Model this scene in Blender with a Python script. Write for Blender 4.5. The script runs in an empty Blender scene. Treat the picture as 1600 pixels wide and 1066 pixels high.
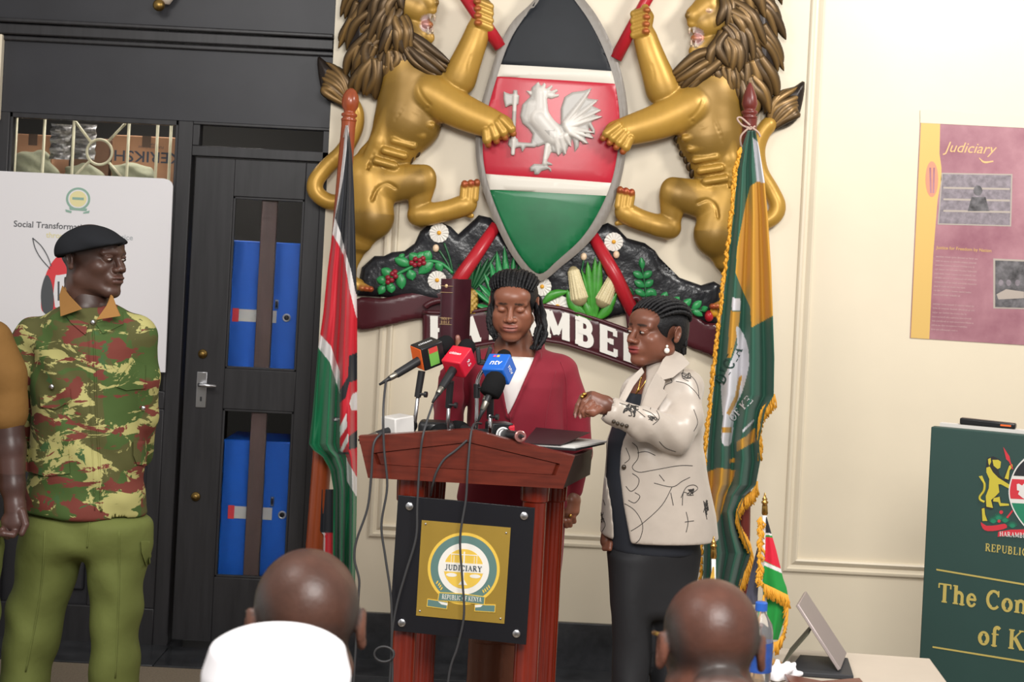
import bpy, bmesh, math, random
import numpy as np
from mathutils import Vector, Matrix

random.seed(7)
SC = bpy.context.scene
COL = SC.collection

# ------------------------------------------------------------------ camera
F = 2400.0            # focal length in pixels of the 1600 x 1066 frame
ROLL = math.radians(2.9)
CH = 1.75             # height of the lens above the floor
HX, HY = 800.0, 400.0 # where the level line of sight meets the frame
YW = 6.557            # distance of the cream wall

cam_d = bpy.data.cameras.new('camera')
cam = bpy.data.objects.new('camera', cam_d)
COL.objects.link(cam)
cam_d.sensor_fit = 'HORIZONTAL'
cam_d.sensor_width = 36.0
cam_d.lens = 36.0 * F / 1600.0
cam_d.shift_y = (HY - 533.0) / 1600.0
cam_d.clip_start = 0.05
cam.matrix_world = Matrix.Translation((0, 0, CH)) @ Matrix.Rotation(math.radians(90), 4, 'X') @ Matrix.Rotation(ROLL, 4, 'Z')
cam_d.dof.use_dof = True
cam_d.dof.focus_distance = 4.9
cam_d.dof.aperture_fstop = 6.5
SC.camera = cam

# ------------------------------------------------------------------ light
SC.view_settings.view_transform = 'Standard'
SC.view_settings.look = 'None'
SC.view_settings.exposure = 0.0
SC.view_settings.gamma = 1.0
SC.view_settings.use_curve_mapping = False
world = bpy.data.worlds.new('world')
SC.world = world
world.use_nodes = True
world.node_tree.nodes['Background'].inputs[0].default_value = (1.0, 0.975, 0.945, 1)
world.node_tree.nodes['Background'].inputs[1].default_value = 0.5

def area(name, loc, target, size, power, color=(1, 1, 1), sizey=None):
    l = bpy.data.lights.new(name, 'AREA')
    l.energy = power
    l.color = color
    l.size = size
    if sizey:
        l.shape = 'RECTANGLE'; l.size_y = sizey
    o = bpy.data.objects.new(name, l)
    COL.objects.link(o)
    o.location = loc
    d = Vector(target) - Vector(loc)
    o.rotation_euler = d.to_track_quat('-Z', 'Y').to_euler()
    return o

area('ceiling_panel', (0.5, 0.9, 3.1), (0.2, 5.2, 1.0), 1.6, 150, (1.0, 0.975, 0.94), 1.2)
area('ceiling_panel', (2.3, 4.3, 3.6), (2.0, 6.6, 2.1), 0.7, 72, (1.0, 0.97, 0.92), 0.6)
area('store_fill', (-1.6, 7.0, 2.7), (-1.6, 7.0, 0.0), 0.9, 16, (1.0, 0.95, 0.88), 0.5)  # unseen light added to brighten the store room behind the glass
area('ceiling_panel', (-1.6, 2.6, 3.5), (-1.2, 5.6, 1.0), 1.0, 45, (1.0, 0.975, 0.94), 0.8)

# ------------------------------------------------------------------ helpers
CR, SR = math.cos(ROLL), math.sin(ROLL)
def P(px, py, Y=YW):
    a = (px - HX) / F; b = -(py - HY) / F
    return Vector(((a * CR - b * SR) * Y, Y, CH + (a * SR + b * CR) * Y))
def M(px, Y=YW):           # pixels -> metres at a distance
    return px * Y / F
def lin(c):
    return c / 12.92 if c <= 0.04045 else ((c + 0.055) / 1.055) ** 2.4
def rgb(h):
    h = h.lstrip('#')
    return tuple(lin(int(h[i:i + 2], 16) / 255) for i in (0, 2, 4))

class Plane:
    """a flat surface somewhere in the room; px() gives the point of it seen at a pixel"""
    def __init__(s, o, n, right=None):
        s.o = Vector(o); s.n = Vector(n).normalized()      # n points to the viewer's side
        up = Vector((0, 0, 1))
        s.r = Vector(right).normalized() if right else up.cross(s.n).normalized()
        s.u = s.n.cross(s.r).normalized()
    def px(s, x, y, lift=0.0):
        d = P(x, y, 1.0) - Vector((0, 0, CH)); c = Vector((0, 0, CH))
        t = (s.o + s.n * lift - c).dot(s.n) / d.dot(s.n)
        return c + d * t
    def uv(s, u, v, lift=0.0):
        return s.o + s.r * u + s.u * v + s.n * lift
    def touv(s, p):
        q = Vector(p) - s.o
        return q.dot(s.r), q.dot(s.u)

ORG = {}
def _reg(o, parent):
    COL.objects.link(o)
    if parent is not None:
        o.parent = parent
        ORG[o.name] = ORG[parent.name]
    else:
        ORG[o.name] = Vector((0, 0, 0))
def tag(o, label=None, cat=None, group=None, kind=None):
    if label: o['label'] = label
    if cat: o['category'] = cat
    if group: o['group'] = group
    if kind: o['kind'] = kind
    return o
def thing(name, label, cat, loc, group=None):
    o = bpy.data.objects.new(name, None)
    o.empty_display_size = 0.1
    COL.objects.link(o)
    o.location = loc
    ORG[o.name] = Vector(loc)
    return tag(o, label, cat, group)
def struct_root(name, loc=(0, 0, 0)):
    o = bpy.data.objects.new(name, None)
    COL.objects.link(o); o.location = loc
    ORG[o.name] = Vector(loc); o['kind'] = 'structure'
    return o
def mesh_obj(name, verts, faces, mat, parent=None, smooth=False, cols=None, fmats=None, label=None):
    org = ORG[parent.name] if parent is not None else None
    v = np.asarray([tuple(p) for p in verts] if not isinstance(verts, np.ndarray) else verts, dtype=np.float64).reshape(-1, 3)
    if org is None:
        c = Vector((0, 0, 0))
    else:
        c = org
    v = v - np.array(c)
    me = bpy.data.meshes.new(name)
    me.from_pydata(v.tolist(), [], faces.tolist() if isinstance(faces, np.ndarray) else [tuple(f) for f in faces])
    mats = mat if isinstance(mat, (list, tuple)) else [mat]
    for m in mats: me.materials.append(m)
    if fmats is not None:
        me.polygons.foreach_set('material_index', np.asarray(fmats, dtype=np.int32))
    if smooth:
        me.polygons.foreach_set('use_smooth', np.ones(len(me.polygons), dtype=bool))
    if cols is not None:
        a = me.color_attributes.new('Col', 'FLOAT_COLOR', 'POINT')
        c4 = np.ones((len(v), 4), dtype=np.float32); c4[:, :3] = cols
        a.data.foreach_set('color', c4.ravel())
    me.update()
    o = bpy.data.objects.new(name, me)
    _reg(o, parent)
    if label: o['label'] = label
    return o
def fix_normals(o):
    bm = bmesh.new(); bm.from_mesh(o.data)
    bmesh.ops.recalc_face_normals(bm, faces=bm.faces)
    bm.to_mesh(o.data); bm.free()
    return o

class MB:
    """gathers shapes into one mesh"""
    def __init__(s): s.v = []; s.f = []; s.c = []
    def add(s, v, f, col=None):
        n = len(s.v)
        s.v += [Vector(p) for p in v]
        s.f += [tuple(i + n for i in q) for q in f]
        s.c += [col or (1, 1, 1)] * len(v)
        return s
    def box(s, a, b, col=None):
        x0, y0, z0 = a; x1, y1, z1 = b
        v = [(x0, y0, z0), (x1, y0, z0), (x1, y1, z0), (x0, y1, z0), (x0, y0, z1), (x1, y0, z1), (x1, y1, z1), (x0, y1, z1)]
        return s.add(v, [(0, 3, 2, 1), (4, 5, 6, 7), (0, 1, 5, 4), (1, 2, 6, 5), (2, 3, 7, 6), (3, 0, 4, 7)], col)
    def obox(s, c, ax, ay, az, col=None):
        """box from centre and three half-axis vectors"""
        c = Vector(c); ax = Vector(ax); ay = Vector(ay); az = Vector(az)
        v = [c + ax * i + ay * j + az * k for k in (-1, 1) for (i, j) in ((-1, -1), (1, -1), (1, 1), (-1, 1))]
        return s.add(v, [(0, 3, 2, 1), (4, 5, 6, 7), (0, 1, 5, 4), (1, 2, 6, 5), (2, 3, 7, 6), (3, 0, 4, 7)], col)
    def tube(s, pts, r, n=10, col=None, flat=None, up=None, caps=True):
        """swept tube; r a number or list; flat = (factor, vector) squashes along a vector"""
        pts = [Vector(p) for p in pts]; m = len(pts)
        rs = r if isinstance(r, (list, tuple)) else [r] * m
        v = []; prev = None
        for i, p in enumerate(pts):
            t = (pts[min(i + 1, m - 1)] - pts[max(i - 1, 0)])
            if t.length < 1e-9: t = Vector((0, 0, 1))
            t.normalize()
            if prev is None:
                a = Vector(up) if up else (Vector((0, 0, 1)) if abs(t.z) < 0.9 else Vector((1, 0, 0)))
                a = (a - t * a.dot(t)).normalized()
            else:
                a = (prev - t * prev.dot(t))
                a = a.normalized() if a.length > 1e-6 else t.orthogonal().normalized()
            prev = a; b = t.cross(a)
            for k in range(n):
                th = 2 * math.pi * k / n
                d = a * math.cos(th) + b * math.sin(th)
                if flat:
                    fv = Vector(flat[1]); d = d - fv * d.dot(fv) * (1 - flat[0])
                v.append(p + d * rs[i])
        f = [(i * n + k, i * n + (k + 1) % n, (i + 1) * n + (k + 1) % n, (i + 1) * n + k) for i in range(m - 1) for k in range(n)]
        if caps:
            f.append(tuple(range(n - 1, -1, -1))); f.append(tuple((m - 1) * n + k for k in range(n)))
        return s.add(v, f, col)
    def lathe(s, base, prof, n=24, axis=(0, 0, 1), col=None, caps=True):
        """prof = [(height, radius)] along the axis from base"""
        ax = Vector(axis).normalized(); a = ax.orthogonal().normalized(); b = ax.cross(a); base = Vector(base)
        v = [base + ax * h + (a * math.cos(2 * math.pi * k / n) + b * math.sin(2 * math.pi * k / n)) * r for h, r in prof for k in range(n)]
        m = len(prof)
        f = [(i * n + k, i * n + (k + 1) % n, (i + 1) * n + (k + 1) % n, (i + 1) * n + k) for i in range(m - 1) for k in range(n)]
        if caps:
            f.append(tuple(range(n - 1, -1, -1))); f.append(tuple((m - 1) * n + k for k in range(n)))
        return s.add(v, f, col)
    def prism(s, pts, d, col=None):
        """polygon pts (3-D, seen counter-clockwise from the front) extruded back by vector d"""
        n = len(pts); pts = [Vector(p) for p in pts]; d = Vector(d)
        v = pts + [p + d for p in pts]
        f = [tuple(range(n)), tuple(range(2 * n - 1, n - 1, -1))]
        f += [(i, i + n, (i + 1) % n + n, (i + 1) % n) for i in range(n)]
        return s.add(v, f, col)
    def ball(s, c, r, col=None, nu=14, nv=9):
        c = Vector(c); rx, ry, rz = r if isinstance(r, (tuple, list)) else (r, r, r)
        v = [c + Vector((0, 0, -rz))]
        for j in range(1, nv):
            th = math.pi * j / nv
            for k in range(nu):
                ph = 2 * math.pi * k / nu
                v.append(c + Vector((rx * math.sin(th) * math.cos(ph), ry * math.sin(th) * math.sin(ph), -rz * math.cos(th))))
        v.append(c + Vector((0, 0, rz)))
        f = [(0, 1 + (k + 1) % nu, 1 + k) for k in range(nu)]
        for j in range(nv - 2):
            for k in range(nu):
                a = 1 + j * nu; b = a + nu
                f.append((a + k, a + (k + 1) % nu, b + (k + 1) % nu, b + k))
        l = 1 + (nv - 2) * nu; e = len(v) - 1
        f += [(l + k, l + (k + 1) % nu, e) for k in range(nu)]
        return s.add(v, f, col)
    def build(s, name, mat, parent=None, smooth=False, bevel=0.0, seg=2, cols=False, auto=None, label=None, norm=True):
        o = mesh_obj(name, s.v, s.f, mat, parent, smooth, s.c if cols else None, label=label)
        if norm: fix_normals(o)
        if bevel:
            m = o.modifiers.new('bevel', 'BEVEL'); m.width = bevel; m.segments = seg; m.limit_method = 'ANGLE'; m.angle_limit = math.radians(40)
            m.harden_normals = False
            o.data.polygons.foreach_set('use_smooth', np.ones(len(o.data.polygons), dtype=bool))
            sharp(o, 35)
        elif smooth and auto:
            sharp(o, auto)
        return o
def sharp(o, ang):
    bm = bmesh.new(); bm.from_mesh(o.data)
    lim = math.radians(ang)
    for e in bm.edges:
        if len(e.link_faces) == 2:
            e.smooth = e.calc_face_angle(0) < lim
    bm.to_mesh(o.data); bm.free()

def copy_tree(o, off, parent=None):
    c = o.copy(); COL.objects.link(c)
    c.parent = parent
    if parent is None:
        c.location = Vector(o.location) + Vector(off)
    ORG[c.name] = ORG[o.name]
    for ch in list(o.children):
        copy_tree(ch, off, c)
    return c

# ---------------------------------------------------------------- materials
MATS = {}
def mat(name, color=(0.8, 0.8, 0.8), rough=0.5, metal=0.0, spec=0.5, var=0.0, vscale=4.0, bump=0.0, bscale=40.0, bdist=0.002, vcol=False, stretch=None, coat=0.0, sheen=0.0, trans=0.0, alpha=None, dark=None, aniso=None, bdetail=4.0, ior=1.45):
    if isinstance(color, str): color = rgb(color)
    m = bpy.data.materials.new(name); m.use_nodes = True
    nt = m.node_tree; N = nt.nodes; L = nt.links
    b = N['Principled BSDF']
    b.inputs['Base Color'].default_value = (*color, 1)
    b.inputs['Roughness'].default_value = rough
    b.inputs['Metallic'].default_value = metal
    b.inputs['Specular IOR Level'].default_value = spec
    b.inputs['IOR'].default_value = ior
    b.inputs['Coat Weight'].default_value = coat
    b.inputs['Coat Roughness'].default_value = 0.15
    b.inputs['Sheen Weight'].default_value = sheen
    b.inputs['Transmission Weight'].default_value = trans
    if alpha is not None: b.inputs['Alpha'].default_value = alpha
    src = None
    if vcol:
        a = N.new('ShaderNodeAttribute'); a.attribute_name = 'Col'; src = a.outputs['Color']
        L.new(src, b.inputs['Base Color'])
    tc = None
    if var or bump:
        tc = N.new('ShaderNodeTexCoord'); mp = N.new('ShaderNodeMapping')
        L.new(tc.outputs['Object'], mp.inputs[0])
        if stretch: mp.inputs['Scale'].default_value = stretch
    if var:
        n = N.new('ShaderNodeTexNoise'); n.inputs['Scale'].default_value = vscale; n.inputs['Detail'].default_value = 6; n.inputs['Roughness'].default_value = 0.6
        L.new(mp.outputs[0], n.inputs['Vector'])
        mx = N.new('ShaderNodeMix'); mx.data_type = 'RGBA'; mx.blend_type = 'MIX'
        cr = N.new('ShaderNodeMapRange'); cr.inputs[1].default_value = 0.3; cr.inputs[2].default_value = 0.7
        L.new(n.outputs[0], cr.inputs[0]); L.new(cr.outputs[0], mx.inputs[0])
        if src is not None:
            h = N.new('ShaderNodeHueSaturation'); h.inputs['Value'].default_value = 1 - var
            L.new(src, h.inputs['Color']); L.new(h.outputs[0], mx.inputs[6]); L.new(src, mx.inputs[7])
        else:
            d = dark if dark else tuple(c * (1 - var) for c in color)
            if isinstance(d, str): d = rgb(d)
            mx.inputs[6].default_value = (*d, 1)
            mx.inputs[7].default_value = (*(min(1, c * (1 + var * 0.35)) for c in color), 1)
        L.new(mx.outputs[2], b.inputs['Base Color'])
    if bump:
        n2 = N.new('ShaderNodeTexNoise'); n2.inputs['Scale'].default_value = bscale; n2.inputs['Detail'].default_value = bdetail
        L.new(mp.outputs[0], n2.inputs['Vector'])
        bp = N.new('ShaderNodeBump'); bp.inputs['Strength'].default_value = bump; bp.inputs['Distance'].default_value = bdist
        L.new(n2.outputs[0], bp.inputs['Height']); L.new(bp.outputs[0], b.inputs['Normal'])
    MATS[name] = m
    return m

# ---------------------------------------------------------------- blobs
class Blob:
    """a smooth solid grown on a grid out of capsules, ellipsoids and traced outlines"""
    def __init__(s, lo, hi, h):
        s.lo = np.array(lo, dtype=np.float64); s.h = h
        s.n = np.maximum(4, np.ceil((np.array(hi) - s.lo) / h).astype(int) + 1)
        s.D = np.full(tuple(s.n), 0.08, dtype=np.float32)
        s.C = np.zeros(tuple(s.n) + (3,), dtype=np.float32)
        s.first = True
    def _sl(s, lo, hi):
        a = np.clip(np.floor((np.array(lo) - s.lo) / s.h).astype(int), 0, s.n)
        b = np.clip(np.ceil((np.array(hi) - s.lo) / s.h).astype(int) + 1, 0, s.n)
        if np.any(b <= a): return None, None
        g = [s.lo[i] + s.h * np.arange(a[i], b[i]) for i in range(3)]
        return (slice(a[0], b[0]), slice(a[1], b[1]), slice(a[2], b[2])), (g[0][:, None, None], g[1][None, :, None], g[2][None, None, :])
    def _mix(s, sl, d, col, k, mode, ck=None):
        D = s.D[sl]; d = d.astype(np.float32)
        if mode == 'sub':
            d = -d
            hh = np.clip(0.5 - 0.5 * (d - D) / max(k, 1e-6), 0, 1)     # weight of old
            out = d * (1 - hh) + D * hh + k * hh * (1 - hh)
            s.D[sl] = out
            if col is not None:
                w = np.clip(1 - hh * 1.0, 0, 1)[..., None]
                s.C[sl] = s.C[sl] * (1 - w) + np.array(col, dtype=np.float32) * w
            return
        if mode == 'paint':
            w = np.clip(0.5 - d / max(ck or k, 1e-6), 0, 1)[..., None]
            s.C[sl] = s.C[sl] * (1 - w) + np.array(col, dtype=np.float32) * w
            return
        hh = np.clip(0.5 + 0.5 * (D - d) / max(k, 1e-6), 0, 1)         # weight of new
        s.D[sl] = D * (1 - hh) + d * hh - k * hh * (1 - hh)
        if col is not None:
            c = ck if ck else max(k * 0.4, s.h)
            w = np.clip(0.5 + 0.5 * (D - d) / c, 0, 1)[..., None]
            s.C[sl] = s.C[sl] * (1 - w) + np.array(col, dtype=np.float32) * w
    def ell(s, c, r, col=None, k=0.01, rot=None, mode='add', ck=None):
        c = np.array(c, dtype=float); r = np.array(r if hasattr(r, '__len__') else (r, r, r), dtype=float)
        m = (r.max() + k + 3 * s.h)
        sl, g = s._sl(c - m, c + m)
        if sl is None: return s
        x, y, z = (g[i] - c[i] for i in range(3))
        if rot is not None:
            R = np.array(rot.to_3x3().transposed() if isinstance(rot, Matrix) else rot)
            x, y, z = (R[i][0] * x + R[i][1] * y + R[i][2] * z for i in range(3))
        k0 = np.sqrt((x / r[0]) ** 2 + (y / r[1]) ** 2 + (z / r[2]) ** 2)
        k1 = np.sqrt((x / r[0] ** 2) ** 2 + (y / r[1] ** 2) ** 2 + (z / r[2] ** 2) ** 2) + 1e-9
        d = np.where(k0 < 1e-4, -r.min(), k0 * (k0 - 1) / k1)
        s._mix(sl, d, col, k, mode, ck); return s
    def cap(s, a, b, ra, rb=None, col=None, k=0.01, mode='add', ck=None, fy=1.0):
        """tapered capsule; fy < 1 squashes it in depth"""
        rb = ra if rb is None else rb
        a = np.array(a, dtype=float); b = np.array(b, dtype=float)
        m = max(ra, rb) + k + 3 * s.h
        sl, g = s._sl(np.minimum(a, b) - m, np.maximum(a, b) + m)
        if sl is None: return s
        ym = 0.5 * (a[1] + b[1])
        ba = b - a; l2 = float(ba @ ba) + 1e-12
        x, y, z = g[0] - a[0], g[1] - a[1], g[2] - a[2]
        t = np.clip((x * ba[0] + y * ba[1] + z * ba[2]) / l2, 0, 1)
        d = np.sqrt((x - t * ba[0]) ** 2 + ((y - t * ba[1]) / fy) ** 2 + (z - t * ba[2]) ** 2) - (ra + (rb - ra) * t)
        s._mix(sl, d, col, k, mode, ck); return s
    def chain(s, pts, rs, col=None, k=0.01, mode='add', ck=None, fy=1.0):
        for i in range(len(pts) - 1):
            s.cap(pts[i], pts[i + 1], rs[i], rs[i + 1], col, k, mode, ck, fy)
        return s
    def stack(s, lev, col=None, k=0.02, e=2.0, mode='add', rnd=0.01, ck=None):
        """lev = [(z, cx, cy, halfwidth, halfdepth)] rising: a body of stacked ovals"""
        L = np.array(sorted([tuple(map(float, q)) for q in lev])); zz = L[:, 0]
        hw = L[:, 3].max(); hd = L[:, 4].max()
        m = k + 3 * s.h
        sl, g = s._sl((L[:, 1].min() - hw - m, L[:, 2].min() - hd - m, zz[0] - m), (L[:, 1].max() + hw + m, L[:, 2].max() + hd + m, zz[-1] + m))
        if sl is None: return s
        z = g[2][0, 0]
        ip = [np.interp(z, zz, L[:, i])[None, None, :] for i in range(1, 5)]
        q = ((np.abs(g[0] - ip[0]) / ip[2]) ** e + (np.abs(g[1] - ip[1]) / ip[3]) ** e) ** (1 / e)
        d1 = (q - 1) * np.minimum(ip[2], ip[3])
        d2 = np.maximum(zz[0] - g[2], g[2] - zz[-1])
        a = d1 + rnd; b = d2 + rnd
        d = np.sqrt(np.maximum(a, 0) ** 2 + np.maximum(b, 0) ** 2) + np.minimum(np.maximum(a, b), 0) - rnd
        s._mix(sl, d, col, k, mode, ck); return s
    def relief(s, poly, yf, yb, rnd, col=None, k=0.006, mode='add', ck=None):
        """outline poly [(x,z)] extruded from yf (front) to yb with a rounded rim"""
        pl = np.array([(p[0], p[-1]) for p in poly], dtype=float)
        m = k + 3 * s.h
        sl, g = s._sl((pl[:, 0].min() - m, min(yf, yb) - m, pl[:, 1].min() - m), (pl[:, 0].max() + m, max(yf, yb) + m, pl[:, 1].max() + m))
        if sl is None: return s
        X, Z = np.meshgrid(g[0].ravel(), g[2].ravel(), indexing='ij')
        d2 = polydist(X, Z, pl)[:, None, :]
        yc = 0.5 * (yf + yb); hy = abs(yb - yf) / 2
        dy = np.abs(g[1] - yc) - hy
        a = d2 + rnd; b = dy + rnd
        d = np.sqrt(np.maximum(a, 0) ** 2 + np.maximum(b, 0) ** 2) + np.minimum(np.maximum(a, b), 0) - rnd
        s._mix(sl, d, col, k, mode, ck); return s
    def warp(s, fn):
        x, y, z = (s.lo[i] + s.h * np.arange(s.n[i]) for i in range(3))
        s.D += fn(x[:, None, None], y[None, :, None], z[None, None, :]).astype(np.float32)
        return s
    def surface(s):
        D = s.D.copy()
        D[0] = D[-1] = 0.05; D[:, 0] = D[:, -1] = 0.05; D[:, :, 0] = D[:, :, -1] = 0.05
        neg = D < 0
        nx, ny, nz = D.shape
        cnt = np.zeros((nx - 1, ny - 1, nz - 1), dtype=np.int8)
        for i in (0, 1):
            for j in (0, 1):
                for k in (0, 1):
                    cnt += neg[i:nx - 1 + i, j:ny - 1 + j, k:nz - 1 + k]
        act = (cnt > 0) & (cnt < 8)
        idx = np.full(act.shape, -1, dtype=np.int64)
        cells = np.argwhere(act)
        idx[act] = np.arange(len(cells))
        acc = np.zeros((len(cells), 3)); num = np.zeros(len(cells))
        ci, cj, ck = cells.T
        off = [(i, j, k) for i in (0, 1) for j in (0, 1) for k in (0, 1)]
        for a in off:
            for ax in range(3):
                if a[ax] == 1: continue
                b = list(a); b[ax] = 1
                va = D[ci + a[0], cj + a[1], ck + a[2]]; vb = D[ci + b[0], cj + b[1], ck + b[2]]
                cr = (va < 0) != (vb < 0)
                t = np.where(cr, va / np.where(cr, va - vb, 1), 0)
                p = np.tile(np.array(a, dtype=float), (len(cells), 1)); p[:, ax] += t
                acc += p * cr[:, None]; num += cr
        loc = acc / num[:, None]
        V = s.lo + s.h * (cells + loc)
        Cc = s.C[ci + (loc[:, 0] > .5), cj + (loc[:, 1] > .5), ck + (loc[:, 2] > .5)]
        faces = []
        for ax in range(3):
            sh = [slice(None)] * 3
            a = [slice(1, -1)] * 3; b = [slice(1, -1)] * 3
            a[ax] = slice(0, -1); b[ax] = slice(1, None)
            na, nb = neg[tuple(a)], neg[tuple(b)]
            ed = np.argwhere(na != nb)
            if not len(ed): continue
            base = ed.copy()
            o1, o2 = [(1, 2), (2, 0), (0, 1)][ax]
            for q in (o1, o2): base[:, q] += 1
            def cell(d1, d2):
                c = base.copy(); c[:, o1] += d1; c[:, o2] += d2
                return idx[c[:, 0], c[:, 1], c[:, 2]]
            q = np.stack([cell(-1, -1), cell(0, -1), cell(0, 0), cell(-1, 0)], axis=1)
            fl = nb[tuple(ed.T)]
            q[fl] = q[fl][:, ::-1]
            faces.append(q)
        Fc = np.concatenate(faces)
        Fc = Fc[(Fc >= 0).all(axis=1)]
        return V, Fc, Cc
    def build(s, name, mat, parent=None, smooth_it=1, cut=None, label=None):
        V, Fc, Cc = s.surface()
        V = relax(V, Fc, smooth_it)
        return mesh_obj(name, V, Fc, mat, parent, True, Cc, label=label)
def relax(V, Fc, it):
    n = len(V)
    for _ in range(it):
        for w in (0.5, -0.52):
            S = np.zeros_like(V); c = np.zeros(n)
            for a in range(4):
                i, j = Fc[:, a], Fc[:, (a + 1) % 4]
                np.add.at(S, i, V[j]); np.add.at(S, j, V[i])
                c += np.bincount(i, minlength=n); c += np.bincount(j, minlength=n)
            V = V + w * (S / np.maximum(c, 1)[:, None] - V)
    return V
def merge_meshes(parts):
    V = []; Fc = []; C = []; n = 0
    for v, f, c in parts:
        V.append(v); Fc.append(f + n); C.append(c); n += len(v)
    return np.concatenate(V), np.concatenate(Fc), np.concatenate(C)
def polydist(X, Z, pl):
    """signed distance to a closed outline, negative inside"""
    best = np.full(X.shape, 1e9); ins = np.zeros(X.shape, dtype=bool)
    n = len(pl)
    for i in range(n):
        ax, az = pl[i]; bx, bz = pl[(i + 1) % n]
        ex, ez = bx - ax, bz - az
        wx, wz = X - ax, Z - az
        t = np.clip((wx * ex + wz * ez) / (ex * ex + ez * ez + 1e-15), 0, 1)
        best = np.minimum(best, (wx - ex * t) ** 2 + (wz - ez * t) ** 2)
        c = (az > Z) != (bz > Z)
        with np.errstate(divide='ignore', invalid='ignore'):
            ins ^= c & (X < (bx - ax) * (Z - az) / (bz - az + 1e-30) + ax)
    d = np.sqrt(best)
    return np.where(ins, -d, d)
def spline(pts, n=8, closed=False):
    """Catmull-Rom through points"""
    pts = [Vector(p) for p in pts]; m = len(pts); out = []
    rng = m if closed else m - 1
    for i in range(rng):
        if closed:
            p0, p1, p2, p3 = pts[i - 1], pts[i], pts[(i + 1) % m], pts[(i + 2) % m]
        else:
            p0, p1, p2, p3 = pts[max(i - 1, 0)], pts[i], pts[i + 1], pts[min(i + 2, m - 1)]
        for k in range(n):
            t = k / n
            out.append(0.5 * ((2 * p1) + (p2 - p0) * t + (2 * p0 - 5 * p1 + 4 * p2 - p3) * t * t + (3 * p1 - p0 - 3 * p2 + p3) * t ** 3))
    if not closed: out.append(pts[-1])
    return out
def s2(pts, n=6, closed=False):
    return [(p.x, p.y) for p in spline([(a, b, 0) for a, b in pts], n, closed)]

def sheet(name, poly, yf, yb, cell, mt, parent=None, smooth=True, cols=None, label=None):
    """outline poly [(x,z)] cut into a fine grid; front surface y = yf(x,z), sides go back to yb"""
    bm = bmesh.new()
    pl = [(p[0], p[-1]) for p in poly]
    vs = [bm.verts.new((x, 0, z)) for x, z in pl]
    bm.faces.new(vs)
    xs = [p[0] for p in pl]; zs = [p[1] for p in pl]
    def cuts(a, b, n):
        k = int((b - a) / cell)
        for i in range(1, k + 1):
            c = a + (b - a) * i / (k + 1)
            co = Vector((c, 0, 0)) if n == 0 else Vector((0, 0, c))
            bmesh.ops.bisect_plane(bm, geom=bm.verts[:] + bm.edges[:] + bm.faces[:], plane_co=co, plane_no=(1, 0, 0) if n == 0 else (0, 0, 1))
    bmesh.ops.triangulate(bm, faces=bm.faces[:])
    cuts(min(xs), max(xs), 0); cuts(min(zs), max(zs), 1)
    be = [e for e in bm.edges if len(e.link_faces) == 1]
    X = np.array([v.co.x for v in bm.verts]); Z = np.array([v.co.z for v in bm.verts])
    d = -polydist(X, Z, np.array(pl))
    Y = yf(X, Z, np.maximum(d, 0))
    for v, y in zip(bm.verts, Y): v.co.y = y
    r = bmesh.ops.extrude_edge_only(bm, edges=be)
    for v in [g for g in r['geom'] if isinstance(g, bmesh.types.BMVert)]: v.co.y = yb
    bmesh.ops.recalc_face_normals(bm, faces=bm.faces)
    bm.verts.ensure_lookup_table(); bm.verts.index_update()
    V = np.array([v.co[:] for v in bm.verts]); Fc = [tuple(q.index for q in f.verts) for f in bm.faces]
    # make the front look at the viewer
    fn = sum(f.normal.y * f.calc_area() for f in bm.faces)
    bm.free()
    if fn > 0: Fc = [q[::-1] for q in Fc]
    cc = cols(V[:, 0], V[:, 2]) if cols else None
    o = mesh_obj(name, V, Fc, mt, parent, smooth, cc, label=label)
    if smooth: sharp(o, 50)
    return o

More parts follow.
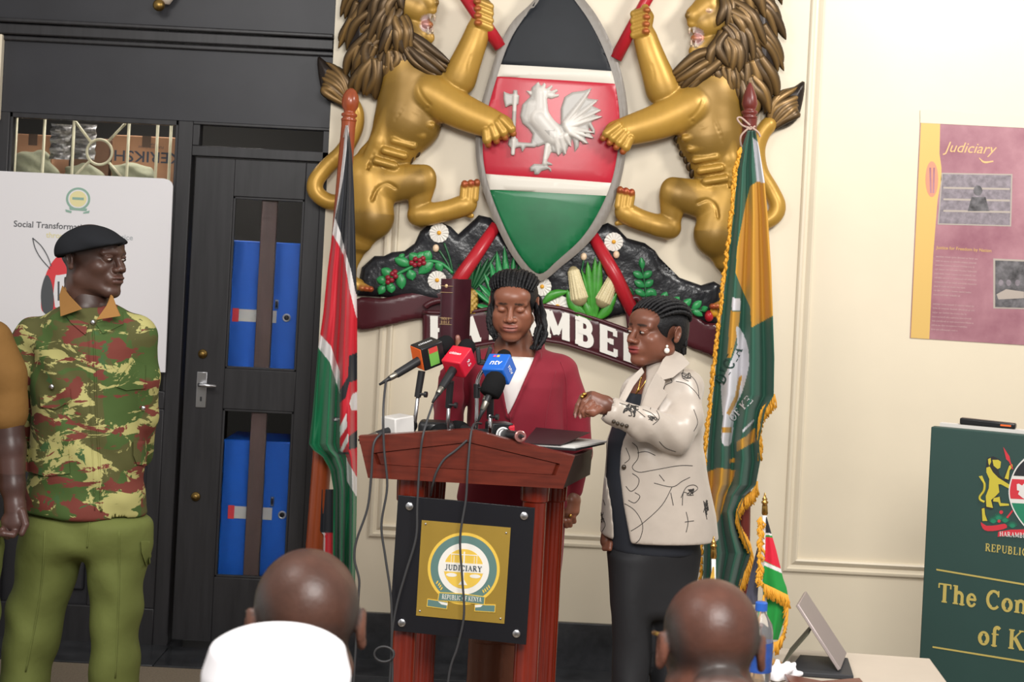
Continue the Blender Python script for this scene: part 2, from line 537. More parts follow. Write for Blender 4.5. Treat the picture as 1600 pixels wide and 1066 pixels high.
# ---------------------------------------------------------------- lettering
def glyph_strokes():
    # each glyph: advance, list of (polyline, width); box 0..1 high; thick t, thin n
    t, n, sf = 0.17, 0.07, 0.06
    def ser(x, y, w=0.15): return ([(x - w, y), (x + w, y)], sf)
    def arc(cx, cy, rx, ry, a0, a1, k=12):
        return [(cx + rx * math.cos(math.radians(a0 + (a1 - a0) * i / k)), cy + ry * math.sin(math.radians(a0 + (a1 - a0) * i / k))) for i in range(k + 1)]
    b, c = sf / 2, 1 - sf / 2
    G = {}
    G['H'] = (0.92, [([(.2, 0), (.2, 1)], t), ([(.72, 0), (.72, 1)], t), ([(.2, .5), (.72, .5)], n), ser(.2, b), ser(.2, c), ser(.72, b), ser(.72, c)])
    G['A'] = (0.88, [([(.14, 0), (.44, .97)], n), ([(.42, .97), (.72, 0)], t), ([(.24, .33), (.62, .33)], n), ser(.14, b, .12), ser(.73, b)])
    G['R'] = (0.88, [([(.2, 0), (.2, 1)], t), ([(.2, c)] + arc(.42, .74, .2, .23, 90, -90) + [(.2, .5)], n * 1.6), ([(.4, .5), (.72, .02)], t), ser(.2, b), ser(.12, c, .08), ser(.76, b, .1)])
    G['M'] = (1.08, [([(.17, 0), (.17, 1)], n), ([(.2, .98), (.52, .12)], t), ([(.52, .12), (.84, .98)], n), ([(.86, 0), (.86, 1)], t), ser(.17, b, .12), ser(.86, b), ser(.13, c, .1), ser(.9, c, .1)])
    G['B'] = (0.82, [([(.2, 0), (.2, 1)], t), ([(.2, c)] + arc(.4, .74, .19, .22, 90, -90) + [(.2, .52)], n * 1.7), ([(.3, .52)] + arc(.42, .28, .22, .25, 90, -90) + [(.2, b)], n * 1.7), ser(.13, b, .09), ser(.13, c, .09)])
    G['E'] = (0.76, [([(.2, 0), (.2, 1)], t), ([(.08, c), (.64, c), (.64, .78)], n), ([(.08, b), (.66, b), (.66, .24)], n), ([(.2, .51), (.5, .51)], n), ([(.5, .4), (.5, .62)], n)])
    G['J'] = (0.6, [([(.38, 1), (.38, .2)] + arc(.24, .12, .14, .14, 0, -150, 8), t * .85), ser(.38, c)])
    G['U'] = (0.88, [([(.2, 1), (.2, .3)] + arc(.45, .3, .25, .26, 180, 360) , n * 1.5), ([(.2, 1), (.2, .3)], t), ([(.7, .3), (.7, 1)], n), ser(.2, c), ser(.7, c, .12)])
    G['D'] = (0.92, [([(.2, 0), (.2, 1)], t), ([(.2, c), (.4, c)] + arc(.42, .5, .33, .46, 90, -90) + [(.2, b)], n * 1.7), ser(.13, b, .09), ser(.13, c, .09)])
    G['I'] = (0.46, [([(.23, 0), (.23, 1)], t), ser(.23, b), ser(.23, c)])
    G['C'] = (0.86, [(arc(.48, .5, .34, .46, 45, 315, 18), n * 1.7), (arc(.44, .5, .28, .4, 110, 250, 10), t * .8), ([(.74, .68), (.74, 1)], n), ])
    G['Y'] = (0.82, [([(.16, 1), (.42, .46)], t), ([(.7, 1), (.44, .46)], n), ([(.43, 0), (.43, .5)], t), ser(.43, b), ser(.15, c, .13), ser(.7, c, .12)])
    G['P'] = (0.78, [([(.2, 0), (.2, 1)], t), ([(.2, c)] + arc(.42, .72, .2, .25, 90, -90) + [(.2, .46)], n * 1.7), ser(.2, b), ser(.12, c, .08)])
    G['L'] = (0.74, [([(.2, 0), (.2, 1)], t), ([(.08, b), (.64, b), (.64, .26)], n), ser(.2, c)])
    G['O'] = (0.94, [(arc(.47, .5, .36, .46, 0, 360, 26), n * 1.5), (arc(.47, .5, .32, .4, 125, 235, 10), t), (arc(.47, .5, .32, .4, -55, 55, 10), t)])
    G['F'] = (0.72, [([(.2, 0), (.2, 1)], t), ([(.08, c), (.64, c), (.64, .76)], n), ([(.2, .51), (.48, .51)], n), ([(.48, .4), (.48, .62)], n), ser(.2, b)])
    G['K'] = (0.92, [([(.2, 0), (.2, 1)], t), ([(.2, .4), (.7, .98)], n), ([(.38, .58), (.74, .02)], t), ser(.2, b), ser(.2, c), ser(.76, b, .12), ser(.7, c, .12)])
    G['N'] = (0.92, [([(.17, 0), (.17, 1)], n), ([(.17, .97), (.74, .05)], t), ([(.74, .03), (.74, 1)], n), ser(.17, b, .12), ser(.13, c, .1), ser(.74, c, .12)])
    G['T'] = (0.82, [([(.41, 0), (.41, 1)], t), ([(.08, .76), (.08, c), (.74, c), (.74, .76)], n), ser(.41, b)])
    G['S'] = (0.7, [(arc(.36, .74, .22, .22, 20, 250, 12) + arc(.36, .27, .24, .23, 90, -160, 12), t * .8)])
    G['G'] = (0.9, [(arc(.48, .5, .34, .46, 45, 315, 18), n * 1.7), (arc(.44, .5, .28, .4, 110, 250, 10), t * .8), ([(.74, .68), (.74, 1)], n), ([(.74, .05), (.74, .42)], t), ser(.74, .42, .12)])
    # small letters
    G['h'] = (0.72, [([(.18, 0), (.18, 1)], t), ([(.18, .5)] + arc(.36, .44, .18, .2, 120, 0, 8) + [(.54, 0)], t * .85), ser(.18, b), ser(.1, c, .08), ser(.54, b)])
    G['e'] = (0.6, [(arc(.3, .32, .22, .31, -30, -320, 16) + [(.52, .36), (.1, .36)], n * 1.6), (arc(.28, .32, .17, .25, 120, 240, 8), t * .8)])
    G['o'] = (0.66, [(arc(.33, .33, .25, .31, 0, 360, 22), n * 1.5), (arc(.33, .33, .21, .26, 125, 235, 8), t * .9), (arc(.33, .33, .21, .26, -55, 55, 8), t * .9)])
    G['n'] = (0.74, [([(.18, 0), (.18, .64)], t), ([(.18, .48)] + arc(.37, .44, .18, .2, 120, 0, 8) + [(.55, 0)], t * .85), ser(.18, b), ser(.1, .62, .08), ser(.55, b)])
    G['f'] = (0.48, [([(.2, 0), (.2, .8)] + arc(.34, .82, .14, .16, 180, 40, 6), t * .9), ([(.05, .62), (.42, .62)], sf), ser(.2, b)])
    G['s'] = (0.52, [(arc(.25, .48, .15, .14, 20, 250, 8) + arc(.25, .18, .17, .15, 90, -160, 8), t * .75)])
    G['t'] = (0.44, [([(.18, .82), (.18, .15)] + arc(.3, .15, .12, .13, 180, 320, 6), t * .9), ([(.04, .62), (.4, .62)], sf)])
    G['i'] = (0.38, [([(.18, 0), (.18, .64)], t), ([(.18, .78), (.18, .92)], t), ser(.18, b), ser(.1, .62, .08)])
    G['u'] = (0.74, [([(.16, .64), (.16, .2)] + arc(.34, .2, .18, .18, 180, 330, 8), t * .85), ([(.56, 0), (.56, .64)], t), ser(.1, .62, .08), ser(.5, .62, .06), ser(.62, b, .06)])
    G[' '] = (0.36, [])
    return G
GLY = glyph_strokes()
def stroke_polys(pl, w):
    out = []
    for i in range(len(pl) - 1):
        a = Vector((*pl[i], 0)); b = Vector((*pl[i + 1], 0)); d = b - a
        if d.length < 1e-6: continue
        d.normalize(); nn = Vector((-d.y, d.x, 0)) * w / 2
        e = d * (w * 0.18 if len(pl) > 2 else 0)
        out.append([a - e + nn, a - e - nn, b + e - nn, b + e + nn])
    return out
def text_width(txt, sp=0.04):
    return sum(GLY[c][0] + sp for c in txt) - sp
def serif(name, txt, place, h, mt, parent, depth=0.0008, sp=0.04, wscale=1.0, one=True, bold=1.0, fat=0.0):
    """serif lettering; place(u, v, lift) maps text space (units of letter height h) into the room"""
    mb = MB(); x = 0; res = []
    for ch in txt:
        adv, st = GLY[ch]
        for pl, w in st:
            for q in stroke_polys(pl, w * bold + fat):
                p = [((x + v.x) * h * wscale, v.y * h) for v in q]
                depth_i = depth * (1 + 0.012 * (len(mb.v) // 8 % 40)); f = [place(u, v, depth_i) for u, v in p]; bk = [place(u, v, 0) for u, v in p]
                mb.add(f + bk, [(0, 1, 2, 3), (0, 4, 5, 1), (1, 5, 6, 2), (2, 6, 7, 3), (3, 7, 4, 0)])
        x += adv + sp
        if not one and st:
            res.append(mb.build(name, mt, parent)); mb = MB()
    if one and mb.v: res.append(mb.build(name, mt, parent))
    return res
def plain_text(name, txt, place, h, mt, parent, depth=0.0008, shear=0.0, offset=0.0, sx=1.0):
    """sans lettering out of the built-in font"""
    cu = bpy.data.curves.new(name, 'FONT'); cu.body = txt; cu.size = 1.0; cu.shear = shear; cu.resolution_u = 3; cu.offset = offset
    ob = bpy.data.objects.new(name, cu); COL.objects.link(ob)
    dg = bpy.context.evaluated_depsgraph_get()
    me = bpy.data.meshes.new_from_object(ob.evaluated_get(dg))
    V = [(v.co.x, v.co.y) for v in me.vertices]; Fc = [tuple(p.vertices) for p in me.polygons]
    bpy.data.meshes.remove(me)
    bpy.data.objects.remove(ob); bpy.data.curves.remove(cu)
    if not V: return None
    k = h / 0.70
    return mesh_obj(name, [place(u * k * sx, v * k, depth) for u, v in V], Fc, mt, parent)
def on_plane(pl, o_uv, ang=0.0):
    c, s_ = math.cos(ang), math.sin(ang)
    return lambda u, v, l: pl.uv(o_uv[0] + u * c - v * s_, o_uv[1] + u * s_ + v * c, l)
def decal(name, pl, pts, mt, parent, lift=0.0008, base=0.0):
    """flat traced shape (pixels) lying on a plane"""
    p = [pl.px(x, y, lift) for x, y in pts]
    mb = MB().prism(p, pl.n * (base - lift))
    return mb.build(name, mt, parent)
def shape_uv(name, pl, uv, mt, parent, lift=0.0008):
    return MB().prism([pl.uv(u, v, lift) for u, v in uv], pl.n * -lift).build(name, mt, parent)
def circ(cx, cy, rx, ry=None, n=40, a0=0, a1=360):
    ry = ry or rx
    full = abs(a1 - a0) >= 360
    m = n if full else n + 1
    return [(cx + rx * math.cos(math.radians(a0 + (a1 - a0) * i / n)), cy + ry * math.sin(math.radians(a0 + (a1 - a0) * i / n))) for i in range(m)]
def arcband(cx, cy, r0, r1, a0, a1, n=40):
    return circ(cx, cy, r1, r1, n, a0, a1) + circ(cx, cy, r0, r0, n, a0, a1)[::-1]
# ================================================================ the room
m_cream = mat('cream_paint', '#ddd1ba', rough=0.38, spec=0.45, var=0.05, vscale=1.6, bump=0.12, bscale=9, bdist=0.003)
m_black = mat('black_paint', '#2f2f33', rough=0.42, spec=0.4, var=0.22, vscale=2.5, bump=0.05, bscale=30, bdist=0.001)
m_blackwood = mat('black_stained_wood', '#2c2b2d', rough=0.4, spec=0.45, var=0.35, vscale=5, stretch=(6, 6, 0.5), bump=0.08, bscale=24, bdist=0.001)
m_marble = mat('black_marble', '#38393c', rough=0.22, spec=0.5, var=0.5, vscale=7, dark='#1c1d1f')
m_terrazzo = mat('tan_terrazzo', '#8d7f6d', rough=0.35, var=0.4, vscale=120)
m_glass = mat('window_glass', '#ffffff', rough=0.02, trans=1.0, ior=1.02, spec=0.35)
m_brownbar = mat('brown_wood_bar', '#4a3a36', rough=0.5, var=0.2, vscale=6, stretch=(5, 5, 0.6))
m_ivory = mat('ivory_bar_paint', '#c9c3a4', rough=0.5)
m_steel = mat('satin_steel', '#c9c9cc', rough=0.28, metal=1.0)
m_brass = mat('aged_brass', '#8f7442', rough=0.4, metal=1.0)
m_darkroom = mat('dim_store_wall', '#3b3a38', rough=0.8)

YD = YW + 0.03                      # face of the dark partition
XE = P(519, 120).x                  # where the cream wall ends
wall = MB().box((XE, YW, 0), (4.6, YW + 0.22, 3.7))
tag(wall.build('wall_back', m_cream), kind='structure')
tag(MB().box((XE + 0.005, YW - 0.022, 0), (P(1180, 900).x, YW + 0.01, M(74))).build('baseboard_back', m_marble, bevel=0.004), kind='structure')
# floor: black border along the wall, tan terrazzo before it
tag(MB().box((-4.5, -1.5, -0.12), (4.6, 6.27, 0.0)).build('floor', m_terrazzo), kind='structure')
fb = struct_root('floor_border')
xs = -4.5
for i in range(12):                 # black marble slabs
    w = 0.78
    MB().box((xs + 0.002, 6.272, -0.12), (min(xs + w, 4.6) - 0.002, YW + 0.3 if xs + w < XE else YW + 0.02, 0.006)).build('slab', m_marble, fb, bevel=0.002)
    xs += w
for i in range(4):
    MB().box((XE + 0.1 + i * 0.7, 5.85, -0.02), (XE + 0.797 + i * 0.7, 6.27, 0.006)).build('slab', m_marble, fb, bevel=0.002)

# raised panel mouldings on the cream wall
def moulding(n, x0, x1, z0, z1, w=0.062):
    """a rectangular frame of double-beaded moulding; sides beyond the photo stay straight"""
    prof = [(0, 0), (0.002, 0.007), (0.1, 0.013), (0.26, 0.015), (0.36, 0.008), (0.52, 0.006), (0.66, 0.013), (0.82, 0.019), (0.94, 0.015), (1, 0)]
    v = []
    for t, hgt in prof:
        o = t * w
        v += [(x0 + o, YW - hgt, z0 + o), (x1 - o, YW - hgt, z0 + o), (x1 - o, YW - hgt, z1 - o), (x0 + o, YW - hgt, z1 - o)]
    f = [(i * 4 + k, i * 4 + (k + 1) % 4, i * 4 + 4 + (k + 1) % 4, i * 4 + 4 + k) for i in range(len(prof) - 1) for k in range(4)]
    o = mesh_obj('trim_%d' % n, v, f, m_cream)
    tag(o, kind='structure')
    return o
moulding(1, P(1232, 700).x, 4.3, P(1300, 897).z, 3.5)
moulding(2, P(588, 600).x, P(1192, 250).x, P(600, 840).z, 3.5)

# dark timber partition on the left: boards and rails as parts
part = struct_root('wall_left')
def px_box(x0, y0, x1, y1, yf, yb, name, m, parent, bevel=0.003):
    """upright box whose face, at depth yf, covers these pixels"""
    xm, ym = (x0 + x1) / 2, (y0 + y1) / 2
    a = P(x0, ym, yf).x; b = P(x1, ym, yf).x
    zt = P(xm, y0, yf).z; zb = P(xm, y1, yf).z
    return MB().box((a, yf, zb), (b, yb, zt)).build(name, m, parent, bevel=bevel)
XL = -4.5
def zx(py, px=260): return P(px, py, YD).z
def xx(px, py): return P(px, py, YD).x
ztrim1, ztrim0 = zx(45), zx(72)
MB().box((XL, YD, ztrim1), (XE, YD + 0.05, 3.7)).build('upper_board', m_black, part)
MB().box((XL, YD, zx(187)), (XE, YD + 0.05, ztrim0)).build('middle_board', m_black, part)
for z0, z1, d in ((zx(76), zx(68), 0.018), (zx(67), zx(50), 0.034), (zx(49), zx(42), 0.05)):
    MB().box((XL, YD - d, z0), (XE, YD + 0.04, z1)).build('cornice_strip', m_blackwood, part, bevel=0.006)
# posts
xj0, xj1 = xx(281, 620), xx(291, 620)
MB().box((xx(277, 230), YD, 0), (xx(300, 230), YD + 0.09, zx(187))).build('post', m_blackwood, part, bevel=0.004)
MB().box((xx(-30, 230), YD, 0), (xx(13, 230), YD + 0.09, zx(187))).build('post', m_blackwood, part, bevel=0.004)
xw0, xw1 = xx(13, 230), xx(277, 230)
zsill = zx(585, 150)
MB().box((xw0, YD, zx(640)), (xw1, YD + 0.07, zx(612))).build('sill_rail', m_blackwood, part, bevel=0.004)
MB().box((xw0, YD + 0.03, 0.0), (xw1, YD + 0.06, zx(640))).build('lower_board', m_black, part)
MB().box((xw0, YD, 0.0), (xw1, YD + 0.03, 0.16)).build('bottom_rail', m_blackwood, part, bevel=0.004)
for (a, b) in ((xw1 - 0.06, xw1), (xw1 - 0.29, xw1 - 0.22), (xw0, xw0 + 0.06), (xw0 + 0.26, xw0 + 0.33)):
    MB().box((a, YD, 0.16), (b, YD + 0.035, zx(640))).build('stile', m_blackwood, part, bevel=0.004)
MB().box((xw1 - 0.2, YD + 0.012, 0.22), (xw1 - 0.08, YD + 0.035, zx(668))).build('raised_panel', m_black, part, bevel=0.01)
MB().box((xw0 + 0.35, YD + 0.012, 0.22), (xw1 - 0.31, YD + 0.035, zx(668))).build('raised_panel', m_black, part, bevel=0.01)
# transom above the door
xd0, xd1 = xx(300, 230), XE
MB().box((xd0, YD, zx(199, 400)), (xd1, YD + 0.07, zx(187))).build('transom_rail', m_blackwood, part, bevel=0.003)
MB().box((xd0, YD, zx(248, 400)), (xd1, YD + 0.07, zx(232, 400))).build('transom_rail', m_blackwood, part, bevel=0.003)
MB().box((xd0, YD, zx(232, 400)), (xd0 + 0.03, YD + 0.07, zx(199, 400))).build('transom_stile', m_blackwood, part, bevel=0.003)
MB().box((xd1 - 0.03, YD, 0), (xd1, YD + 0.07, zx(199, 400))).build('door_jamb', m_blackwood, part, bevel=0.003)
# cream pier at the far left, with the broken plaster edge beside the boards
tag(MB().box((XL, YD - 0.04, zx(188, 0)), (xx(6, 100), YD - 0.001, zx(55, 0))).build('trim_3', m_cream, bevel=0.004), kind='structure')

# windows: transom pane and the big window behind the banner
w1 = struct_root('window_1')
MB().box((xw0, YD + 0.03, zx(612)), (xw1, YD + 0.034, zx(187))).build('pane', m_glass, w1)
fr = MB()
for a in ((xw0, xw0 + 0.012, zx(612), zx(187)), (xw1 - 0.012, xw1, zx(612), zx(187)), (xw0, xw1, zx(187) - 0.022, zx(187))):
    fr.box((a[0], YD + 0.005, a[2]), (a[1], YD + 0.05, a[3]))
fr.build('window_frame', m_blackwood, w1, bevel=0.002)
w2 = struct_root('window_2')
MB().box((xd0 + 0.03, YD + 0.03, zx(232, 400)), (xd1 - 0.03, YD + 0.034, zx(199, 400))).build('pane', m_glass, w2)
# ivory burglar bars behind the glass
gb = thing('window_grille', 'ivory painted burglar bars with a ring behind the window glass', 'grille', (0, YD + 0.09, zx(612)))
YG = YD + 0.09
for px in (24, 68, 114, 200, 245, 266):
    a = P(px, 230, YG)
    MB().tube([(a.x, YG, zx(610)), (a.x, YG, zx(186))], 0.0065, 8).build('bar', m_ivory, gb, smooth=True)
rc = P(156, 238, YG)
ring = [(rc.x + M(20) * math.cos(t * math.pi / 16), YG - 0.006, rc.z + M(20) * math.sin(t * math.pi / 16)) for t in range(33)]
MB().tube(ring, 0.006, 8, caps=False).build('ring', m_ivory, gb, smooth=True)
for (a, b) in (((168, 222), (196, 193)), ((170, 254), (190, 277)), ((142, 222), (118, 190)), ((140, 252), (112, 280))):
    MB().tube([P(*a, YG), P(*b, YG)], 0.006, 8).build('bar', m_ivory, gb, smooth=True)

# the store room behind
for nm, a, b in (('wall_store', (XL, 8.0, 0), (XE + 0.4, 8.1, 2.75)), ('wall_store_side', (XE + 0.25, YW + 0.23, 0), (XE + 0.35, 8.0, 2.75)),
                 ('ceiling_store', (XL, YD + 0.1, 2.75), (XE + 0.4, 8.1, 2.85)), ('floor_store', (XL, YW + 0.31, -0.12), (XE + 0.4, 8.1, 0.0))):
    tag(MB().box(a, b).build(nm, m_darkroom), kind='structure')
m_card = mat('cardboard', '#a67c5e', rough=0.85, var=0.12, vscale=8)
m_cardd = mat('brown_cardboard', '#7d5f4c', rough=0.85, var=0.15, vscale=6)
m_ink = mat('blue_black_ink', '#3c4250', rough=0.7)
m_sack = mat('grey_green_sacking', '#8b8c74', rough=0.8, var=0.2, vscale=14, bump=0.5, bscale=30, bdist=0.01)
m_shelf = mat('store_shelf_board', '#5b4a3e', rough=0.7)
YB = YD + 0.24
tag(MB().box((XL + 0.4, YB - 0.03, 1.62), (xw1 + 0.02, YB + 0.5, 1.65)).build('store_shelf', m_shelf), 'brown board shelf inside the store room behind the window', 'shelf')
def carton(x0, y0, x1, y1, Y, label, m, zb=1.652, dep=0.26):
    a = P(x0, y0, Y); b = P(x1, y0, Y)
    t = thing('carton', label, 'box', ((a.x + b.x) / 2, Y + dep / 2, zb), 'cartons in the store room')
    z = (a.z + b.z) / 2
    MB().box((a.x, Y, zb), (b.x, Y + dep, z)).build('body', m, t, bevel=0.004)
    MB().box(((a.x + b.x) / 2 - 0.02, Y - 0.001, z - 0.05), ((a.x + b.x) / 2 + 0.02, Y + dep * 0.9, z + 0.001)).build('tape', m_shelf, t)
    return t
c1 = carton(176, 213, 283, 215, YB + 0.12, 'tan cardboard carton printed with upside-down dark lettering', m_card)
pl_c = Plane((0, YB + 0.12, 0), (0, -1, 0))
# the carton stands upside down, so its print does too
o_uv = pl_c.touv(pl_c.px(283, 240)); pls = lambda u, v, l: pl_c.uv(o_uv[0] - u, o_uv[1] - v, l)
plain_text('lettering', 'KERIKSH!', pls, M(17, YB), m_ink, c1, sx=1.15, offset=0.012)
o_uv2 = pl_c.touv(pl_c.px(256, 229)); pls2 = lambda u, v, l: pl_c.uv(o_uv2[0] - u, o_uv2[1] - v, l)
plain_text('lettering', 'FULL WINDOW', pls2, M(4, YB), m_ink, c1)
o_uv3 = pl_c.touv(pl_c.px(243, 224)); pls3 = lambda u, v, l: pl_c.uv(o_uv3[0] - u, o_uv3[1] - v, l)
plain_text('lettering', 'MAIZE', pls3, M(4, YB), m_ink, c1)
carton(20, 210, 84, 212, YB + 0.12, 'tan cardboard carton at the far left behind the grille', m_card)
carton(116, 216, 172, 217, YB + 0.14, 'brown cardboard carton behind the ring of the grille', m_cardd)
for (cx, cy, rx, rz, lab) in ((52, 268, 40, 34, 'wide grey-green sack slumped behind the left bars'), (130, 276, 34, 20, 'low grey-green sack behind the ring of the grille'), (208, 272, 38, 18, 'small grey-green sack in front of the lettered carton')):
    c = P(cx, cy, YB + 0.03)
    b = Blob((c.x - 0.2, c.y - 0.12, 1.64), (c.x + 0.2, c.y + 0.1, c.z + 0.16), 0.008)
    b.stack([(1.652, c.x, c.y, M(rx), 0.06), (c.z, c.x, c.y, M(rx), 0.065), (c.z + M(rz) * 0.7, c.x - 0.01, c.y, M(rx) * 0.8, 0.05), (c.z + M(rz), c.x + 0.01, c.y, M(rx) * 0.4, 0.03)], (1, 1, 1), rnd=0.02)
    b.warp(lambda x, y, z: 0.008 * np.sin(x * 60 + z * 40) * np.cos(z * 70))
    tag(b.build('sack', m_sack), lab, 'sack', 'sacks in the store room')
for (x0, x1) in ((80, 109), (118, 148)):
    m_foil = MATS.get('silver_film') or mat('silver_film', '#b9b7b6', rough=0.25, metal=0.7, var=0.3, vscale=30, bump=0.9, bscale=45, bdist=0.01)
    a = P(x0, 193, YB); b = P(x1, 250, YB)
    bm_ = MB(); n = 14
    v = []
    for i in range(n + 1):
        for j in range(2):
            v.append((a.x + (b.x - a.x) * j, YB + 0.012 * math.sin(i * 1.7 + j), a.z + (b.z - a.z) * i / n))
    vb = [(p[0], p[1] + 0.004, p[2]) for p in v]; k = len(v)
    f = []
    for i in range(n): f += [(2 * i, 2 * i + 1, 2 * i + 3, 2 * i + 2), (k + 2 * i + 2, k + 2 * i + 3, k + 2 * i + 1, k + 2 * i), (2 * i, 2 * i + 2, k + 2 * i + 2, k + 2 * i), (2 * i + 1, k + 2 * i + 1, k + 2 * i + 3, 2 * i + 3)]
    bm_.add(v + vb, f)
    tag(bm_.build('plastic_strip', m_foil, smooth=True), ('left' if x0 < 100 else 'right') + ' of two shiny silver plastic strips hanging behind the grille', 'plastic strip', 'silver strips behind the grille')

# door
door = struct_root('door_1')
YL = YD + 0.012
dx0, dx1 = xx(297, 400) , XE - 0.03
ztop, zbot = zx(250, 400), 0.03
gx0, gx1 = xx(357, 440), xx(469, 440)
g1t, g1b = zx(309, 410), zx(579, 410)
g2t, g2b = zx(642, 405), zx(906, 400)
hx0, hx1 = gx0, gx1
MB().box((dx0, YL, zbot), (gx0, YL + 0.045, ztop)).build('stile', m_blackwood, door, bevel=0.003)
MB().box((gx1, YL, zbot), (dx1, YL + 0.045, ztop)).build('stile', m_blackwood, door, bevel=0.003)
for a, b, nm in ((g1t, ztop, 'top_rail'), (g2t, g1b, 'lock_rail'), (zbot, g2b, 'bottom_rail')):
    MB().box((gx0, YL, a), (gx1, YL + 0.045, b)).build(nm, m_blackwood, door, bevel=0.003)
for (t, b) in ((g1t, g1b), (g2t, g2b)):
    MB().box((gx0, YL + 0.02, b), (gx1, YL + 0.024, t)).build('pane', m_glass, door)
    mx = (gx0 + gx1) / 2
    MB().box((mx - 0.034, YL + 0.026, b), (mx + 0.034, YL + 0.05, t)).build('mullion', m_brownbar, door, bevel=0.003)
    bead = MB()
    for q in ((gx0, gx0 + 0.01, b, t), (gx1 - 0.01, gx1, b, t), (gx0, gx1, t - 0.01, t), (gx0, gx1, b, b + 0.01)):
        bead.box((q[0], YL + 0.004, q[2]), (q[1], YL + 0.02, q[3]))
    bead.build('glazing_bead', m_blackwood, door, bevel=0.002)
# lock plate with lever, cylinder and lower knob
c = P(315, 610, YL)
lp = MB().box((c.x - M(8), YL - 0.006, c.z - M(27)), (c.x + M(8), YL, c.z + M(29))).build('lock_plate', m_steel, door, bevel=0.002)
MB().tube([(c.x, YL - 0.004, c.z + M(10)), (c.x, YL - 0.05, c.z + M(10)), (c.x + 0.012, YL - 0.055, c.z + M(10)), (c.x + M(26), YL - 0.052, c.z + M(9))], [0.009, 0.009, 0.009, 0.007], 10).build('lever', m_steel, lp, smooth=True)
MB().box((c.x - 0.004, YL - 0.007, c.z - M(17)), (c.x + 0.004, YL - 0.0055, c.z - M(10))).build('keyhole', m_black, lp)
for (px, py) in ((317, 553), (306, 776)):
    c = P(px, py, YL)
    MB().lathe((c.x, YL, c.z), [(0, 0.02), (0.006, 0.02), (0.01, 0.017), (0.012, 0.012), (0.016, 0.011), (0.017, 0.003)], 20, (0, -1, 0)).build('lock_cylinder', m_brass, door, smooth=True)

# blue lockers standing behind the door glass
m_blue = mat('blue_enamel', '#1259bd', rough=0.45, var=0.08, vscale=5, bump=0.08, bscale=12)
m_paper = mat('white_paper', '#dcdad6', rough=0.7)
m_redp = mat('red_print', '#d23a44', rough=0.6)
YK = YD + 0.16
MB_ = MB().box((P(338, 640, YK).x - 0.05, YK - 0.02, 1.02), (P(480, 640, YK).x, YK + 0.4, 1.05)).box((P(338, 640, YK).x - 0.05, YK, 0), (P(338, 640, YK).x - 0.02, YK + 0.4, 1.02)).build('locker_shelf', m_shelf)
tag(MB_, 'brown shelf board between the two blue lockers behind door', 'shelf')
def locker(py_top, px0, px1, zb, lab_y, label):
    a = P(px0, py_top, YK); b = P(px1, py_top, YK); z = (a.z + b.z) / 2
    t = thing('blue_locker', label, 'locker', ((a.x + b.x) / 2, YK + 0.15, zb), 'blue lockers behind the door')
    MB().box((a.x, YK, zb), (b.x, YK + 0.3, z)).build('body', m_blue, t, bevel=0.005)
    c = P((px0 + px1) / 2, lab_y, YK)
    def q(x0, x1, dy0, dy1, m, nm, l=0.002):
        xa = P(x0, lab_y, YK).x; xb = P(x1, lab_y, YK).x
        MB().box((xa, YK - l, c.z - M(dy1, YK)), (xb, YK + 0.001, c.z - M(dy0, YK))).build(nm, m, t)
    q(px0 + 6, px0 + 16, -11, 10, m_redp, 'label_end')
    q(px0 + 16, px0 + 75, -10, 9, m_paper, 'label_card')
    xo = P(px0 + 76, lab_y, YK).x
    MB().tube([(xo - 0.004, YK - 0.003, c.z + M(14)), (xo - 0.004, YK - 0.003, c.z + M(28))], 0.008, 10).build('slot', m_steel, t, smooth=True)
    MB().tube([(xo - 0.004, YK - 0.008, c.z + M(16)), (xo - 0.004, YK - 0.008, c.z + M(26))], 0.005, 10).build('slot_hole', m_black, t, smooth=True)
    xo = P(px0 + 91, lab_y, YK).x
    MB().lathe((xo, YK, c.z), [(0, 0.018), (0.006, 0.018), (0.007, 0.012), (0.003, 0.011)], 20, (0, -1, 0)).build('lock_ring', m_steel, t, smooth=True)
    MB().lathe((xo, YK, c.z), [(0, 0.011), (0.0065, 0.011)], 16, (0, -1, 0)).build('lock_core', m_black, t, smooth=True)
    return t
locker(378, 357, 472, 1.052, 495, 'upper blue locker with red-ended white label behind door glass')
locker(689, 350, 466, 0.0, 803, 'lower blue locker with red-ended white label behind door glass')

# wall lamp at the top of the partition
c = P(258, 6, YD)
lamp = thing('wall_lamp', 'small cream bulb lamp with brass tip on black board', 'lamp', (c.x, YD, c.z))
m_shade = mat('cream_glass', '#cfc2b4', rough=0.3)
MB().lathe((c.x + 0.012, YD - 0.055, c.z + 0.14), [(0, 0.03), (-0.03, 0.05), (-0.08, 0.055), (-0.12, 0.04), (-0.15, 0.02)], 20).build('globe', m_shade, lamp, smooth=True)
MB().ball((c.x - 0.006, YD - 0.085, c.z - 0.02), 0.026).build('bulb', m_brass, lamp, smooth=True)
MB().box((c.x - 0.03, YD - 0.03, c.z + 0.1), (c.x + 0.05, YD, c.z + 0.2)).build('bracket', m_black, lamp, bevel=0.004)
